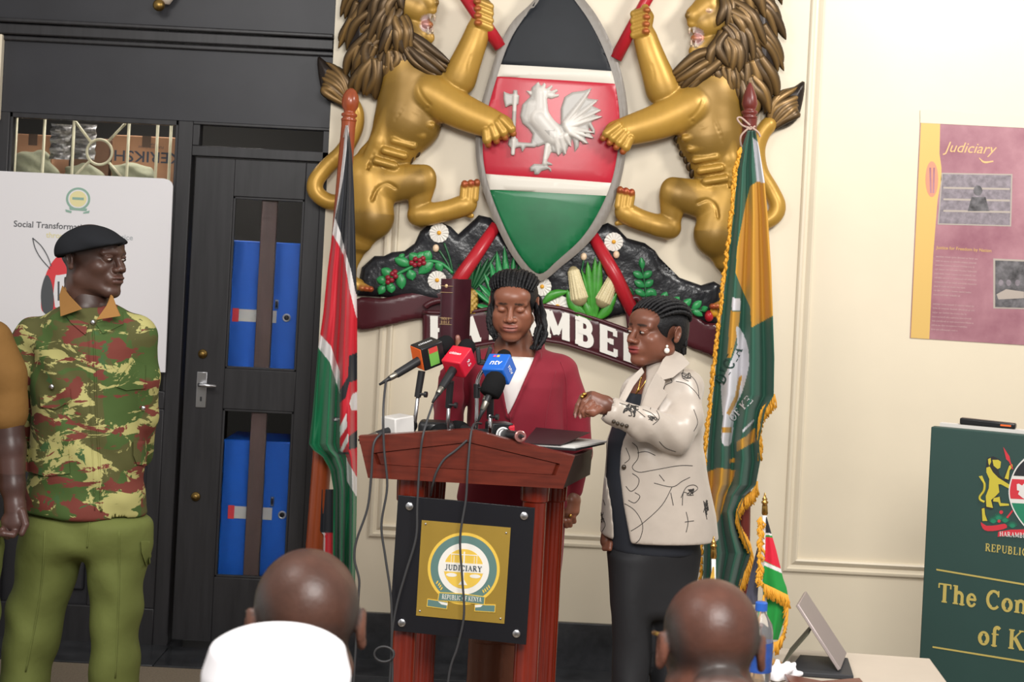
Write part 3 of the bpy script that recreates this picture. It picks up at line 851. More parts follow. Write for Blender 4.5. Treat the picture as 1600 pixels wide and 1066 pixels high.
# ================================================================ coat of arms on the wall
m_gold = mat('gold_paint', vcol=True, rough=0.38, metal=0.3, spec=0.5, var=0.12, vscale=7, bump=0.08, bscale=30, bdist=0.002)
m_mane = mat('bronze_paint', vcol=True, rough=0.38, metal=0.3, spec=0.5)
m_redpaint = mat('red_gloss_paint', '#b3202c', rough=0.3, spec=0.5, var=0.1, vscale=6)
m_shred = mat('shield_red', '#b81f33', rough=0.28, var=0.14, vscale=4, bump=0.15, bscale=10, bdist=0.004)
m_shblack = mat('shield_black', '#1d2025', rough=0.45, spec=0.25, var=0.35, vscale=3, bump=0.1, bscale=10, bdist=0.003)
m_shgreen = mat('shield_green', '#0b6a3d', rough=0.32, var=0.3, vscale=4, bump=0.12, bscale=9, bdist=0.004)
m_shwhite = mat('shield_white', '#d8d2c6', rough=0.4)
m_shgrey = mat('shield_grey', '#7f7870', rough=0.4)
m_rock = mat('black_rock_gloss', '#232428', rough=0.26, spec=0.45, var=0.4, vscale=8, bump=0.55, bscale=13, bdist=0.012)
m_ribbon = mat('maroon_gloss', '#4a1d24', rough=0.28, spec=0.5, var=0.15, vscale=4)
m_white = mat('white_gloss', '#e4e0d8', rough=0.35)
m_leaf = mat('leaf_green', '#2f9150', rough=0.32, var=0.2, vscale=20)
m_leaf2 = mat('grass_green', '#3f8f2c', rough=0.32, var=0.3, vscale=20)
m_leafd = mat('deep_green', '#1f5c34', rough=0.34, var=0.3, vscale=20)
m_berry = mat('berry_red', '#8e2030', rough=0.3)
m_yellow = mat('flower_yellow', '#e2a42c', rough=0.4)
m_corn = mat('corn_cream', '#d9c79a', rough=0.45)
m_pine = mat('pineapple_gold', '#b08a3a', rough=0.4)
arms = thing('coat_of_arms', 'large painted relief with two golden lions, shield and spears on wall', 'coat of arms', (P(860, 300).x, YW, P(860, 480).z))

def W(px, py, off): return P(px, py, YW - off)
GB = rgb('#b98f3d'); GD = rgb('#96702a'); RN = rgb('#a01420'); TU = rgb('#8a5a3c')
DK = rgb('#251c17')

# ---- shield -------------------------------------------------------------
sh = mesh_obj('shield', [(0, 0, 0)], [], m_shgrey, arms) if False else None
outer = s2([(866, -52), (835, 0), (802, 33), (781, 70), (764, 122), (748, 180), (743, 232), (752, 289), (777, 355), (806, 408), (841, 440), (880, 414), (919, 380), (948, 340), (968, 289), (979, 231), (981, 177), (972, 120), (955, 70), (934, 29), (909, -4)], 5, True)
inner = s2([(868, -40), (842, 3), (813, 36), (793, 72), (776, 122), (760, 180), (754, 232), (763, 289), (787, 352), (814, 402), (843, 428), (872, 406), (908, 373), (934, 334), (955, 286), (966, 231), (968, 178), (959, 122), (942, 74), (921, 33), (898, 0)], 5, True)
CXs, CZs = P(862, 195).x, P(862, 195).z
OSH = 0.075
def dome(X, Z, d, base=OSH, hgt=0.035):
    r = ((X - CXs) / 0.32) ** 2 + ((Z - CZs) / 0.70) ** 2
    return YW - base - hgt * np.sqrt(np.clip(1 - r * 0.9, 0, 1))
def wp(pts, off): return [(W(x, y, off).x, W(x, y, off).z) for x, y in pts]
rim = sheet('shield', wp(outer, OSH), lambda X, Z, d: dome(X, Z, d) + 0.002 - 0.006 * np.clip(1 - np.abs(d - 0.014) / 0.014, 0, 1), YW - 0.004, 0.03, m_shgrey, arms, label='grey rimmed pointed oval shield with coloured bands')
def below(a, b, keep_low):
    """half plane of pixel line a-b"""
    (ax, ay), (bx, by) = a, b
    return lambda p: ((by - ay) * (p[0] - ax) - (bx - ax) * (p[1] - ay)) * (1 if keep_low else -1) < 0
def clip(poly, a, b, keep_low):
    (ax, ay), (bx, by) = a, b
    def s(p):
        v = (bx - ax) * (p[1] - ay) - (by - ay) * (p[0] - ax)
        return v if keep_low else -v
    out = []
    for i in range(len(poly)):
        p, q = poly[i], poly[(i + 1) % len(poly)]
        sp, sq = s(p), s(q)
        if sp >= 0: out.append(p)
        if (sp >= 0) != (sq >= 0):
            t = sp / (sp - sq); out.append((p[0] + (q[0] - p[0]) * t, p[1] + (q[1] - p[1]) * t))
    return out
lines = [((775, 100), (958, 111)), ((768, 119), (967, 131)), ((752, 271), (957, 286)), ((755, 296), (950, 306))]
bands = [(None, lines[0], m_shblack, 'black_field', 0.004), (lines[0], lines[1], m_shwhite, 'white_band', 0.007), (lines[1], lines[2], m_shred, 'red_field', 0.003),
         (lines[2], lines[3], m_shwhite, 'white_band', 0.007), (lines[3], None, m_shgreen, 'green_field', 0.004)]
for up, lo, mm, nm, lift in bands:
    pl = inner
    if up: pl = clip(pl, *up, True)
    if lo: pl = clip(pl, *lo, False)
    sheet(nm, wp(pl, OSH + 0.03), lambda X, Z, d, lift=lift: dome(X, Z, d) - lift * np.clip(d / 0.006, 0, 1) ** .5 - 0.001, YW - OSH + 0.004, 0.025, mm, rim)

# ---- cockerel with axe ----------------------------------------------------
def rk(c):  # pixels in the enlarged crop -> photo
    return [(780 + x / 6.665, 120 + y / 6.665) for x, y in c]
yr0 = W(850, 200, OSH + 0.036).y
def reliefs(name, polys, depth, rnd, mt, parent, h=0.003, extra=None, col=(0.83, 0.79, 0.72), off=OSH + 0.034, k=0.003, caps=()):
    allp = [q for p in polys for q in p]
    ww = wp(allp, off)
    xs = [a[0] for a in ww]; zs = [a[1] for a in ww]
    b = Blob((min(xs) - .02, YW - off - depth - 0.05, min(zs) - .02), (max(xs) + .02, YW - off + 0.01, max(zs) + .02), h)
    for p in polys:
        b.relief(wp(p, off), YW - off - depth, YW - off + 0.006, rnd, col, k)
    for (p, q, r0, r1, lift) in caps:
        b.cap(W(*p, off + lift), W(*q, off + lift), M(r0), M(r1), col, 0.010 if r0 > 7 else 0.003, fy=.5 if r0 > 7 else 1)
    if extra: extra(b)
    return b.build(name, mt, parent, smooth_it=6)
body = rk([(340, 110), (400, 60), (470, 120), (480, 230), (500, 370), (560, 460), (640, 500), (640, 330), (680, 210), (760, 160), (880, 145), (965, 115), (915, 225), (1035, 240), (965, 300), (1070, 350), (985, 395), (1085, 415), (990, 455), (960, 480), (1000, 560), (992, 610), (930, 520), (940, 580), (995, 645), (930, 630), (885, 590), (895, 640), (935, 700), (870, 705), (835, 660), (830, 730), (785, 790), (775, 700), (755, 640), (750, 735), (725, 720), (700, 790), (670, 832), (655, 790), (615, 835), (590, 800), (545, 790), (520, 720), (490, 700), (400, 735), (330, 690), (345, 600), (300, 540), (240, 490), (215, 410), (240, 290), (320, 210)])
comb = rk([(360, 130), (390, 65), (415, 55), (430, 110), (470, 60), (490, 85), (480, 130), (545, 85), (560, 105), (530, 150), (600, 125), (615, 150), (575, 180), (630, 180), (620, 210), (540, 235), (480, 215), (400, 160)])
beak = rk([(280, 145), (345, 150), (335, 200), (310, 190)])
axe = rk([(45, 150), (70, 165), (110, 180), (145, 180), (145, 140), (190, 140), (190, 180), (210, 200), (200, 290), (110, 300), (65, 325), (45, 240)])
arm = rk([(340, 640), (330, 690), (200, 680), (195, 650), (150, 625), (100, 655), (90, 710), (115, 740), (170, 745), (220, 735), (240, 790), (275, 735), (370, 740), (420, 700)])
foot = rk([(490, 700), (500, 790), (440, 910), (360, 905), (315, 945), (325, 990), (360, 985), (365, 1020), (410, 1020), (440, 985), (510, 965), (545, 1000), (540, 955), (500, 925), (560, 925), (545, 900), (500, 880), (545, 780), (540, 700)])
z = lambda x, y: (780 + x / 6.665, 120 + y / 6.665)
feath = []
for (a, b_) in (((690, 480), (940, 150)), ((700, 500), (1010, 255)), ((700, 510), (1050, 350)), ((705, 525), (1060, 415)), ((720, 545), (980, 580)), ((730, 560), (970, 635)), ((740, 580), (910, 690)), ((640, 640), (690, 800)), ((590, 640), (615, 810)), ((690, 620), (745, 720))):
    feath.append((z(*a), z(*b_), 5.0, 1.2, 0.016))
feath += [(z(430, 170), z(430, 420), 9, 13, 0.012), (z(420, 430), z(560, 600), 16, 15, 0.012), (z(165, 200), z(145, 650), 3.2, 3.2, 0.012), (z(150, 640), z(142, 800), 3.6, 3.2, 0.012), (z(350, 300), z(300, 440), 10, 8, 0.008), (z(500, 720), z(470, 900), 4, 3.5, 0.012), (z(560, 560), z(650, 720), 11, 6, 0.012)]
reliefs('cockerel', [body, comb, beak, foot], 0.016, 0.012, mat('cockerel_white', vcol=True, rough=0.33), rim, h=0.0028, col=rgb('#e6e0d8'), caps=feath[:])
reliefs('axe', [axe, arm], 0.016, 0.008, MATS['cockerel_white'], rim, h=0.0028, col=rgb('#e6e0d8'), caps=[feath[12], feath[13]])

# ---- spears -----------------------------------------------------------------
def spear(pts, r, nm='spear'):
    ps = [W(*p) for p in pts]
    return MB().tube(ps, [M(q) for q in r], 16).build(nm, m_redpaint, arms, smooth=True)
spear([(716, -20, 0.115), (752, 30, 0.105), (782, 74, 0.085)], [9, 11, 10])
spear([(1040, -50, 0.115), (1008, 4, 0.105), (962, 92, 0.085)], [8, 9, 10])
spear([(776, 352, 0.05), (722, 430, 0.07), (700, 470, 0.06)], [9, 11.5, 12])
spear([(926, 368, 0.05), (960, 428, 0.07), (995, 500, 0.06)], [9, 11, 11])

# ---- mountain ------------------------------------------------------------------
mtn = [(556, 462), (565, 418), (585, 400), (600, 400), (612, 394), (632, 392), (648, 380), (656, 362), (668, 352), (690, 348), (704, 354), (716, 366), (722, 362), (740, 344), (748, 336), (766, 340), (800, 380), (860, 400), (920, 360), (950, 348), (965, 356), (980, 372), (1008, 380), (1024, 392), (1040, 418), (1062, 434), (1096, 446), (1116, 440), (1126, 446), (1124, 508), (1060, 500), (1000, 486), (940, 500), (850, 490), (760, 472), (700, 480), (640, 466)]
NZ = np.random.RandomState(3)
ph = NZ.rand(12, 4)
def bumpy(X, Z):
    s = 0
    for i in range(12):
        s = s + np.sin(X * (12 + 30 * ph[i, 0]) + Z * (10 + 40 * ph[i, 1]) + 6.28 * ph[i, 2]) * (0.25 + ph[i, 3])
    return s / 8
def fmt(X, Z, d): return YW - 0.022 - 0.02 * np.sqrt(np.clip(d / 0.03, 0, 1)) - 0.005 * bumpy(X, Z) * np.clip(d / 0.03, 0, 1)
sheet('mountain', wp(mtn, 0.03), fmt, YW - 0.002, 0.012, m_rock, arms, label='glossy black mountain outline covered with plants')

# ---- ribbon with HARAMBEE ----------------------------------------------------
def ribbon_piece(nm, pts, off, wave=0.0):
    return sheet(nm, wp(pts, off), lambda X, Z, d: YW - off - 0.012 * np.sqrt(np.clip(d / 0.012, 0, 1)) - wave * np.sin((X - P(560, 480).x) * 16), YW - 0.003, 0.014, m_ribbon, arms)
rb_end = ribbon_piece('ribbon_tail', s2([(556, 468), (600, 466), (645, 456), (690, 452), (730, 456), (730, 500), (690, 496), (645, 500), (600, 510), (556, 514)], 4, True), 0.035, 0.006)
rb_end2 = ribbon_piece('ribbon_tail', s2([(1066, 478), (1100, 502), (1130, 512), (1132, 560), (1100, 552), (1066, 532)], 4, True), 0.035, 0.004)
def arc_y(x): # top edge of the lettered ribbon
    return np.interp(x, [660, 720, 780, 840, 880, 930, 980, 1030, 1070], [486, 488, 478, 474, 480, 496, 514, 532, 548])
top = [(x, float(arc_y(x))) for x in range(660, 1071, 12)]
bot = [(x, float(arc_y(x)) + (58 if x > 690 else 58 + (690 - x) * 0.8)) for x in range(1068, 659, -12)]
rbm = ribbon_piece('ribbon', top + bot, 0.052)
rim_t = MB().tube([W(x, y + 2, 0.064) for x, y in top], M(3.2), 8).build('ribbon_edge', m_ribbon, rbm, smooth=True)
rim_b = MB().tube([W(x, y - 2, 0.064) for x, y in bot], M(3.2), 8).build('ribbon_edge', m_ribbon, rbm, smooth=True)
for pts in ([(664, 480), (672, 474), (690, 470), (700, 480), (690, 492)], [(985, 512), (982, 480), (990, 466), (1000, 470), (1004, 500)]):
    b = [W(x, y, 0.066) for x, y in pts]
    MB().tube(spline(b, 5), M(5), 8).build('ribbon_curl', m_ribbon, rbm, smooth=True)
def on_ribbon(x0):
    def f(u, v, l):
        x = x0 + u * F / YW
        y = float(arc_y(x)) + 49 - v * F / YW
        return W(x - v * 22 * 0, y, 0.0632 + l)
    return f
for ch, x0 in (('H', 670), ('A', 716), ('R', 762), ('A', 808), ('M', 849), ('B', 897), ('E', 935), ('E', 972)):
    serif('letter', ch, on_ribbon(x0), M(40), m_white, rbm, depth=0.009, bold=1.3, fat=0.07, wscale=1.02)

# ---- plants --------------------------------------------------------------------
def leaf(p0, p1, w, off, mt, nm='leaf', bend=0.0, par=None, tip=1.0, rise=0.012):
    """pointed leaf with a raised midrib between two pixels"""
    a = Vector((p0[0], p0[1], 0)); b = Vector((p1[0], p1[1], 0)); d = b - a; nrm = Vector((-d.y, d.x, 0)).normalized()
    n = 8; v = []; f = []
    for i in range(n + 1):
        t = i / n
        c = a + d * t + nrm * bend * d.length * math.sin(math.pi * t)
        hw = w * (math.sin(math.pi * min(1, t * 0.92 + 0.06)) ** 0.75) * (1 if t < 0.98 else 0.1)
        hr = rise * math.sin(math.pi * (0.12 + 0.76 * t))
        for q, z_ in ((-1, 0), (-0.5, hr * 0.75), (0, hr * 0.55), (0.5, hr * 0.75), (1, 0)):
            e = c + nrm * hw * q
            v.append(W(e.x, e.y, off + z_))
    for i in range(n):
        for j in range(4): f.append((i * 5 + j, i * 5 + j + 1, i * 5 + 6 + j, i * 5 + 5 + j))
    k = len(v)
    v += [p + Vector((0, 0.012, 0)) for p in v]
    f += [tuple(k + q for q in x[::-1]) for x in f]
    for i in range(n):
        f += [(i * 5, i * 5 + 5, k + i * 5 + 5, k + i * 5), (i * 5 + 4, k + i * 5 + 4, k + i * 5 + 9, i * 5 + 9)]
    o = mesh_obj(nm, v, f, mt, par or arms, True)
    fix_normals(o); sharp(o, 70)
    return o
def stem(pts, r, off, mt, nm='stem'):
    return MB().tube(spline([W(x, y, off) for x, y in pts], 5), M(r), 8).build(nm, mt, arms, smooth=True)
OP = 0.052
def daisy(x, y, r, n=15):
    ce = W(x, y, OP)
    o = MB()
    for i in range(n):
        a = 2 * math.pi * i / n; a2 = a + math.pi / n; a0 = a - math.pi / n
        q = [(x, y, .006), (x + r * .95 * math.cos(a0), y + r * .95 * math.sin(a0), .002), (x + r * math.cos(a), y + r * math.sin(a), .008), (x + r * .95 * math.cos(a2), y + r * .95 * math.sin(a2), .002)]
        vv = [W(px, py, OP + z_) for px, py, z_ in q]
        o.add(vv + [p + Vector((0, .01, 0)) for p in vv], [(0, 1, 2), (0, 2, 3), (1, 5, 6, 2), (2, 6, 7, 3)])
    f = o.build('daisy', m_white, arms)
    MB().ball(W(x, y, OP + .006), (M(r * .22), .008, M(r * .22))).build('daisy_eye', m_yellow, f, smooth=True)
for x, y, r in ((686, 364, 15.5), (683, 438, 15), (847, 448, 15), (959, 378, 15), (871, 480, 20), (1004, 512, 12)):
    daisy(x, y, r)
def bud(x, y, r):
    b = MB().ball(W(x, y, OP), (M(r), .012, M(r * 1.2))).build('flower_bud', mat('bud_cream', '#e6c9a8', rough=0.4) if 'bud_cream' not in MATS else MATS['bud_cream'], arms, smooth=True)
bud(681, 388, 5); bud(912, 401, 5); bud(963, 398, 5)
stem([(694, 380), (702, 402), (707, 424)], 1.6, OP, m_leafd); stem([(686, 391), (697, 408), (706, 426)], 1.6, OP, m_leafd)
stem([(912, 406), (908, 430), (906, 450)], 1.4, OP, m_leafd)
# coffee branch
stem([(708, 427), (690, 412), (670, 408), (655, 412), (638, 420), (615, 432), (598, 446)], 2.6, OP, m_leaf)
for p0, p1, w in (((640, 414), (616, 404), 8), ((652, 408), (640, 396), 8), ((650, 412), (664, 394), 9), ((662, 408), (672, 392), 9), ((676, 408), (654, 428), 9), ((668, 414), (668, 424), 7), ((640, 422), (645, 438), 8), ((683, 408), (690, 424), 7), ((612, 432), (596, 420), 8), ((604, 440), (588, 436), 7), ((606, 442), (612, 452), 6), ((625, 428), (628, 452), 8), ((610, 444), (612, 458), 7), ((600, 446), (592, 460), 6.5), ((630, 404), (624, 398), 6)):
    leaf(p0, p1, w, OP, m_leaf)
for x, y in ((643, 411), (649, 405), (656, 407), (661, 404), (648, 414), (655, 413), (662, 411), (606, 434), (613, 428), (618, 432), (612, 438), (606, 441), (617, 425)):
    MB().ball(W(x, y, OP + .008), M(4.2)).build('coffee_berry', m_berry, arms, smooth=True, bevel=0)
# pineapple with crown
pc = (734, 472)
b = Blob(tuple(W(700, 500, .1)), tuple(W(770, 440, .0)), 0.003)
b.ell(W(734, 472, 0.05), (M(13.5), 0.03, M(22)), rgb('#8f6a26'), 0.004)
for i in range(-5, 6):
    for j in range(-2, 3):
        x = 734 + j * 6.4 + (3.2 if i % 2 else 0); y = 472 + i * 4.1
        q = ((x - 734) / 13.5) ** 2 + ((y - 472) / 22) ** 2
        if q < 0.86:
            b.ell(W(x, y, 0.05 + 0.03 * math.sqrt(1 - q)), (M(3.2), .005, M(2.9)), rgb('#c9a24c'), 0.002)
b.build('pineapple', mat('pineapple_paint', vcol=True, rough=0.4), arms)
for p0, p1, w in (((732, 450), (716, 412), 3.4), ((734, 448), (727, 400), 3.6), ((735, 448), (735, 396), 3.4), ((738, 448), (752, 408), 3.6), ((740, 450), (764, 402), 4), ((742, 452), (770, 420), 3.6), ((736, 448), (742, 404), 3.2), ((744, 450), (778, 392), 3.2)):
    leaf(p0, p1, w, OP, m_leafd, 'crown_leaf')
# tall sisal leaves behind the speaker
for p0, p1, w, mm in (((772, 478), (740, 452), 5, m_leaf), ((772, 470), (748, 444), 5, m_leaf), ((776, 470), (756, 426), 5, m_leaf), ((780, 470), (766, 408), 5.5, m_leaf), ((786, 470), (776, 392), 5.5, m_leaf), ((794, 470), (788, 384), 5.5, m_leaf), ((800, 470), (803, 398), 5, m_leaf), ((772, 486), (742, 476), 4.5, m_leaf), ((776, 490), (746, 488), 4.5, m_leafd), ((768, 470), (752, 454), 4, m_leafd), ((806, 470), (814, 404), 4.5, m_leafd), ((792, 470), (782, 410), 4, m_leafd)):
    leaf(p0, p1, w, OP + .004, mm, 'blade')
# maize
def cob(p0, p1, r):
    a = W(*p0, OP + .01); c = W(*p1, OP + .01); mb = Blob(np.minimum(a, c) - .08, np.maximum(a, c) + .08, 0.003)
    mb.cap(a, c, M(r), M(r * .62), rgb('#cdbb8b'), .004, fy=.8)
    n = 15; d = (c - a); sd = Vector((-d.z, 0, d.x)).normalized()
    for i in range(n):
        t = i / (n - 1); rr = M(r) * (1 - .38 * t)
        for j in range(-3, 4):
            ph_ = j * 0.4
            mb.ell(a + d * t + sd * rr * math.sin(ph_) + Vector((0, -rr * .8 * math.cos(ph_), 0)), (M(2.1), .004, M(2.1)), rgb('#e3d3a6'), .0015)
    return mb.build('maize_cob', MATS['pineapple_paint'], arms)
cob((905, 466), (896, 424), 13); cob((942, 470), (962, 428), 12)
for p0, p1, w, bd in (((926, 498), (918, 408), 7, 0), ((930, 498), (938, 404), 7, 0), ((922, 498), (908, 420), 5, .05), ((928, 500), (930, 400), 6, 0), ((920, 498), (886, 452), 9, -.12), ((886, 456), (846, 476), 7, .12), ((932, 500), (958, 462), 8, .1), ((934, 500), (964, 456), 6, .06), ((924, 500), (914, 470), 8, 0)):
    leaf(p0, p1, w, OP + .012, m_leaf2, 'maize_leaf', bd)
# tea branches on the right
stem([(1010, 470), (1007, 440), (1003, 418)], 1.8, OP, m_leafd)
for i, (x, y) in enumerate(((1008, 462), (1007, 448), (1005, 434))):
    leaf((x, y), (x - 16, y - 9), 6, OP, m_leaf); leaf((x, y), (x + 14, y - 10), 6, OP, m_leaf)
leaf((1004, 420), (1002, 402), 5, OP, m_leaf)
stem([(1030, 474), (1056, 480), (1080, 484), (1098, 486)], 2.2, OP, m_leafd)
for x, y in ((1048, 478), (1066, 481), (1082, 484)):
    leaf((x, y), (x + 14, y - 14), 6, OP, m_leaf); leaf((x, y), (x + 16, y + 10), 5.5, OP, m_leaf)
leaf((1096, 486), (1106, 480), 5, OP, m_leaf); leaf((1034, 472), (1042, 456), 6, OP, m_leaf); leaf((1025, 462), (1014, 452), 6, OP, m_leaf); leaf((990, 462), (976, 448), 6, OP, m_leafd); leaf((998, 470), (982, 466), 6, OP, m_leafd)
MB().ball(W(1108, 494, OP), (M(7), .02, M(9))).build('fruit', m_redpaint, arms, smooth=True)
MB().ball(W(1116, 488, OP), (M(7), .02, M(8))).build('fruit', m_yellow, arms, smooth=True)

# ---- lions -----------------------------------------------------------------------
def lion(T, seed, label):
    """T maps the right-hand lion's pixels to this lion's"""
    rnd = random.Random(seed)
    def w(px, py, off): return W(*T(px, py), off)
    sgn = 1 if T(10, 0)[0] - T(0, 0)[0] > 0 else -1
    pts = [w(x, y, 0) for x, y in ((950, -75), (1260, -75), (950, 480), (1260, 480))]
    lo = (min(p.x for p in pts) - .08, YW - 0.215, min(p.z for p in pts)); hi = (max(p.x for p in pts) + .08, YW + 0.0, max(p.z for p in pts))
    b = Blob(lo, hi, 0.0042)
    def c(a, d, r0, r1, k=0.012, col=GB, fy=0.62): b.cap(w(*a), w(*d), M(r0), M(r1), col, k, fy=fy)
    def e(a, r, k=0.012, col=GB, mode='add', dy=None, rot=None): b.ell(w(*a), (M(r[0]), dy if dy else M(r[0]) * .62, M(r[1])), col, k, rot, mode)
    # trunk
    c((1108, 150, .05), (1108, 212, .05), 50, 52, .02); c((1108, 212, .05), (1122, 290, .045), 50, 32, .02)
    c((1132, 280, .045), (1140, 320, .045), 32, 36, .02)
    e((1098, 170, .085), (26, 30), .02); e((1072, 190, .07), (22, 26), .015)
    # neck
    c((1125, 90, .05), (1115, 150, .05), 44, 46, .02)
    # rib plate and flank fold
    for i in range(5):
        y = 216 + i * 17; x = 1070 + i * 8
        c((x, y, .106), (x + 32, y - 5, .117), 6, 6, .005, fy=.8)
    c((1128, 170, .10), (1140, 250, .095), 13, 14, .012); c((1140, 250, .095), (1146, 330, .08), 14, 16, .012)
    def groove(pts, r, k=.006):
        ps = spline([w(*p) for p in pts], 5)
        b.chain(ps, [M(r)] * len(ps), None, k, 'sub')
    # raised arm with fist
    c((1085, 150, .06), (1035, 140, .07), 26, 24, .012)
    b.chain(spline([w(1036, 142, .08), w(1028, 118, .09), w(1016, 84, .10), w(1006, 52, .10)], 5), [M(25 - i * .62) for i in range(16)], GB, .014, fy=.72); c((1020, 120, .10), (1012, 74, .11), 9, 7, .008)
    c((1010, 66, .10), (1003, 46, .10), 15, 16, .008)
    e((1003, 30, .10), (18, 21), .008)
    for i in range(4):
        y = 20 + i * 11
        c((1003 - 12, y + 2, .12), (1003 + 6, y - 4, .142), 6.6, 6.2, .004)
        b.ell(w(1011 - i * 0.5, y - 4, .145), (M(6), M(5), M(4.6)), RN, .002, None, 'add', .003)
    c((1015, 26, .10), (1008, 12, .135), 7, 6, .004)
    # forward leg reaching over the shield
    b.chain(spline([w(1082, 166, .09), w(1034, 188, .105), w(990, 202, .122), w(972, 206, .128)], 5), [M(31 - i * .95) for i in range(16)], GB, .016, fy=.72)
    e((966, 208, .13), (22, 20), .01)
    for i in range(4):
        x0, y0 = 960 + i * 6, 198 + i * 7
        c((x0 + 6, y0 - 2, .158), (x0 - 12 + i * 4, y0 + 11, .160), 7.2, 7.4, .003, fy=.9)
        b.ell(w(x0 - 18 + i * 4.5, y0 + 18, .158), (M(5.2), M(4.6), M(5.2)), RN, .002, None, 'add', .003)
    e((1066, 200, .09), (17, 13), .008, TU)
    # lifted hind leg
    c((1128, 318, .06), (1062, 304, .08), 34, 26, .014); e((1050, 300, .085), (19, 23), .012)
    c((1052, 310, .075), (1048, 352, .07), 22, 14, .01)
    b.chain(spline([w(1048, 357, .07), w(1020, 350, .073), w(996, 342, .075), w(976, 332, .08)], 4), [M(16)] * 4 + [M(14.5)] * 5 + [M(15)] * 4, GB, .014, fy=.8)
    c((1046, 362, .06), (1042, 368, .06), 8, 7, .01)
    e((974, 328, .085), (13, 17), .008)
    for i in range(3):
        x0 = 966 + i * 9
        c((x0, 322, .10), (x0 + 3, 301 + i * 2, .10), 6.2, 5.8, .003)
        b.ell(w(x0 + 3, 297 + i * 2, .103), (M(5.4), M(4.6), M(6.2)), RN, .002, None, 'add', .003)
    c((978, 346, .07), (964, 349, .07), 5, 4, .004)
    # standing leg
    c((1140, 310, .06), (1122, 366, .075), 40, 38, .015); c((1122, 366, .075), (1136, 404, .065), 34, 22, .012)
    c((1136, 404, .06), (1146, 446, .055), 18, 9.5, .012); c((1146, 446, .055), (1146, 466, .055), 9.5, 10, .008)
    e((1140, 473, .06), (17, 10), .008)
    for i in range(3):
        c((1140 - i * 6, 474, .075), (1132 - i * 7, 478, .08), 5.5, 5, .003); b.ell(w(1127 - i * 7, 479, .08), (M(5.2), M(4.6), M(4.8)), RN, .002, None, 'add', .003)
    groove([(1098, 132, .152), (1100, 152, .150), (1092, 172, .154), (1078, 186, .150)], 2.2)
    groove([(1116, 186, .146), (1130, 220, .140), (1140, 262, .125), (1140, 300, .110)], 2.4)
    groove([(1082, 190, .140), (1096, 200, .142), (1112, 190, .148)], 2.0)
    groove([(1090, 318, .120), (1106, 312, .125), (1118, 322, .125), (1122, 340, .13)], 2.2)
    groove([(1018, 100, .145), (1022, 122, .140), (1016, 138, .135)], 1.6)
    groove([(1030, 304, .134), (1050, 318, .134), (1066, 320, .128)], 1.6)
    # head
    c((1128, 26, .06), (1104, 34, .075), 40, 28, .015)
    c((1106, 8, .09), (1084, 24, .10), 21, 13, .012)          # muzzle top
    c((1086, 22, .10), (1082, 36, .10), 13, 8.5, .008)          # lip block
    c((1110, 66, .08), (1088, 76, .085), 16, 10, .010)          # jaw
    e((1084, 80, .085), (8, 9), .006)
    e((1118, -12, .08), (26, 24), .012)
    b.ell(w(1107, 17, .112), (M(6), M(5), M(3.2)), rgb('#c9a59a'), .002)
    c((1098, 7, .112), (1116, 12, .112), 4, 4.5, .004)
    e((1084, 58, .115), (17, 15), .004, rgb('#c8b3ad'), 'sub', dy=.03)
    b.ell(w(1090, 60, .085), (M(11), .02, M(7)), rgb('#a83a40'), .002)
    b.ell(w(1074, 24, .105), (M(4), M(5), M(5)), rgb('#3a2a20'), .002)
    for x, y in ((1077, 46), (1084, 44), (1080, 70), (1087, 72)):
        b.cap(w(x, y, .10), w(x, y + (7 if y < 60 else -7), .10), M(2.6), M(1.4), rgb('#d9cfc4'), .001)
    # tail
    tl = [w(x, y, o) for x, y, o in ((1150, 338, .03), (1180, 350, .03), (1207, 340, .035), (1215, 322, .035), (1205, 298, .03), (1188, 268, .03), (1183, 235, .03), (1190, 210, .035), (1202, 194, .04))]
    tl = spline(tl, 5)
    b.chain(tl, [M(12)] * len(tl), GB, .006)
    V, Fc, C = b.surface()
    keep = V[:, 1] < YW - 0.0015
    lo_ = mesh_obj('lion', relax(V, Fc, 3), Fc, m_gold, arms, True, C, label=label)
    # tuft of the tail
    def lock(pts, r, mb, dark=0.0, fl=0.6):
        """one lock of hair: bronze on the ridge, dark in the grooves"""
        ps = spline([w(*p) for p in pts], 6); n = len(ps)
        pd = (ps[-1] - ps[0]); pd = Vector((-pd.z, 0, pd.x)).normalized(); wv = rnd.uniform(-1, 1) * M(r) * .55; wp_ = rnd.uniform(0, 6.28)
        ps = [p + pd * wv * math.sin(wp_ + 7 * i / n) for i, p in enumerate(ps)]
        rs = []
        for i in range(n):
            t = i / (n - 1)
            rs.append(M(r) * max(0.1, (0.7 + 0.6 * t) if t < 0.5 else (1 - ((t - 0.5) / 0.5) ** 3)))
        k0 = len(mb.v)
        mb.tube(ps, rs, 8, flat=(fl, (0, 1, 0)), up=(0, -1, 0))
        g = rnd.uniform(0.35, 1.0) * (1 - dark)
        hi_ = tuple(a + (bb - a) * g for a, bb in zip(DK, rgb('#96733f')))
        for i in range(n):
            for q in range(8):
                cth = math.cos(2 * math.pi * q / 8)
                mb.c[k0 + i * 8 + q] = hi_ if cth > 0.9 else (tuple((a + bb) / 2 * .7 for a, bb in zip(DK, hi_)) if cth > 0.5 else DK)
    tuft = [(1256, 129), (1240, 136), (1222, 142), (1207, 162), (1195, 184), (1200, 200), (1208, 205), (1238, 194), (1250, 172)]
    q = [(w(x, y, 0).x, w(x, y, 0).z) for x, y in s2(tuft, 3, True)]
    if sgn < 0: q = q[::-1]
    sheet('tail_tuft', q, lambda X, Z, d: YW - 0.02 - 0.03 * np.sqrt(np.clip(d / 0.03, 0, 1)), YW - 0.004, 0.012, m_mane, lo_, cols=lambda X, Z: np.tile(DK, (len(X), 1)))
    mb = MB()
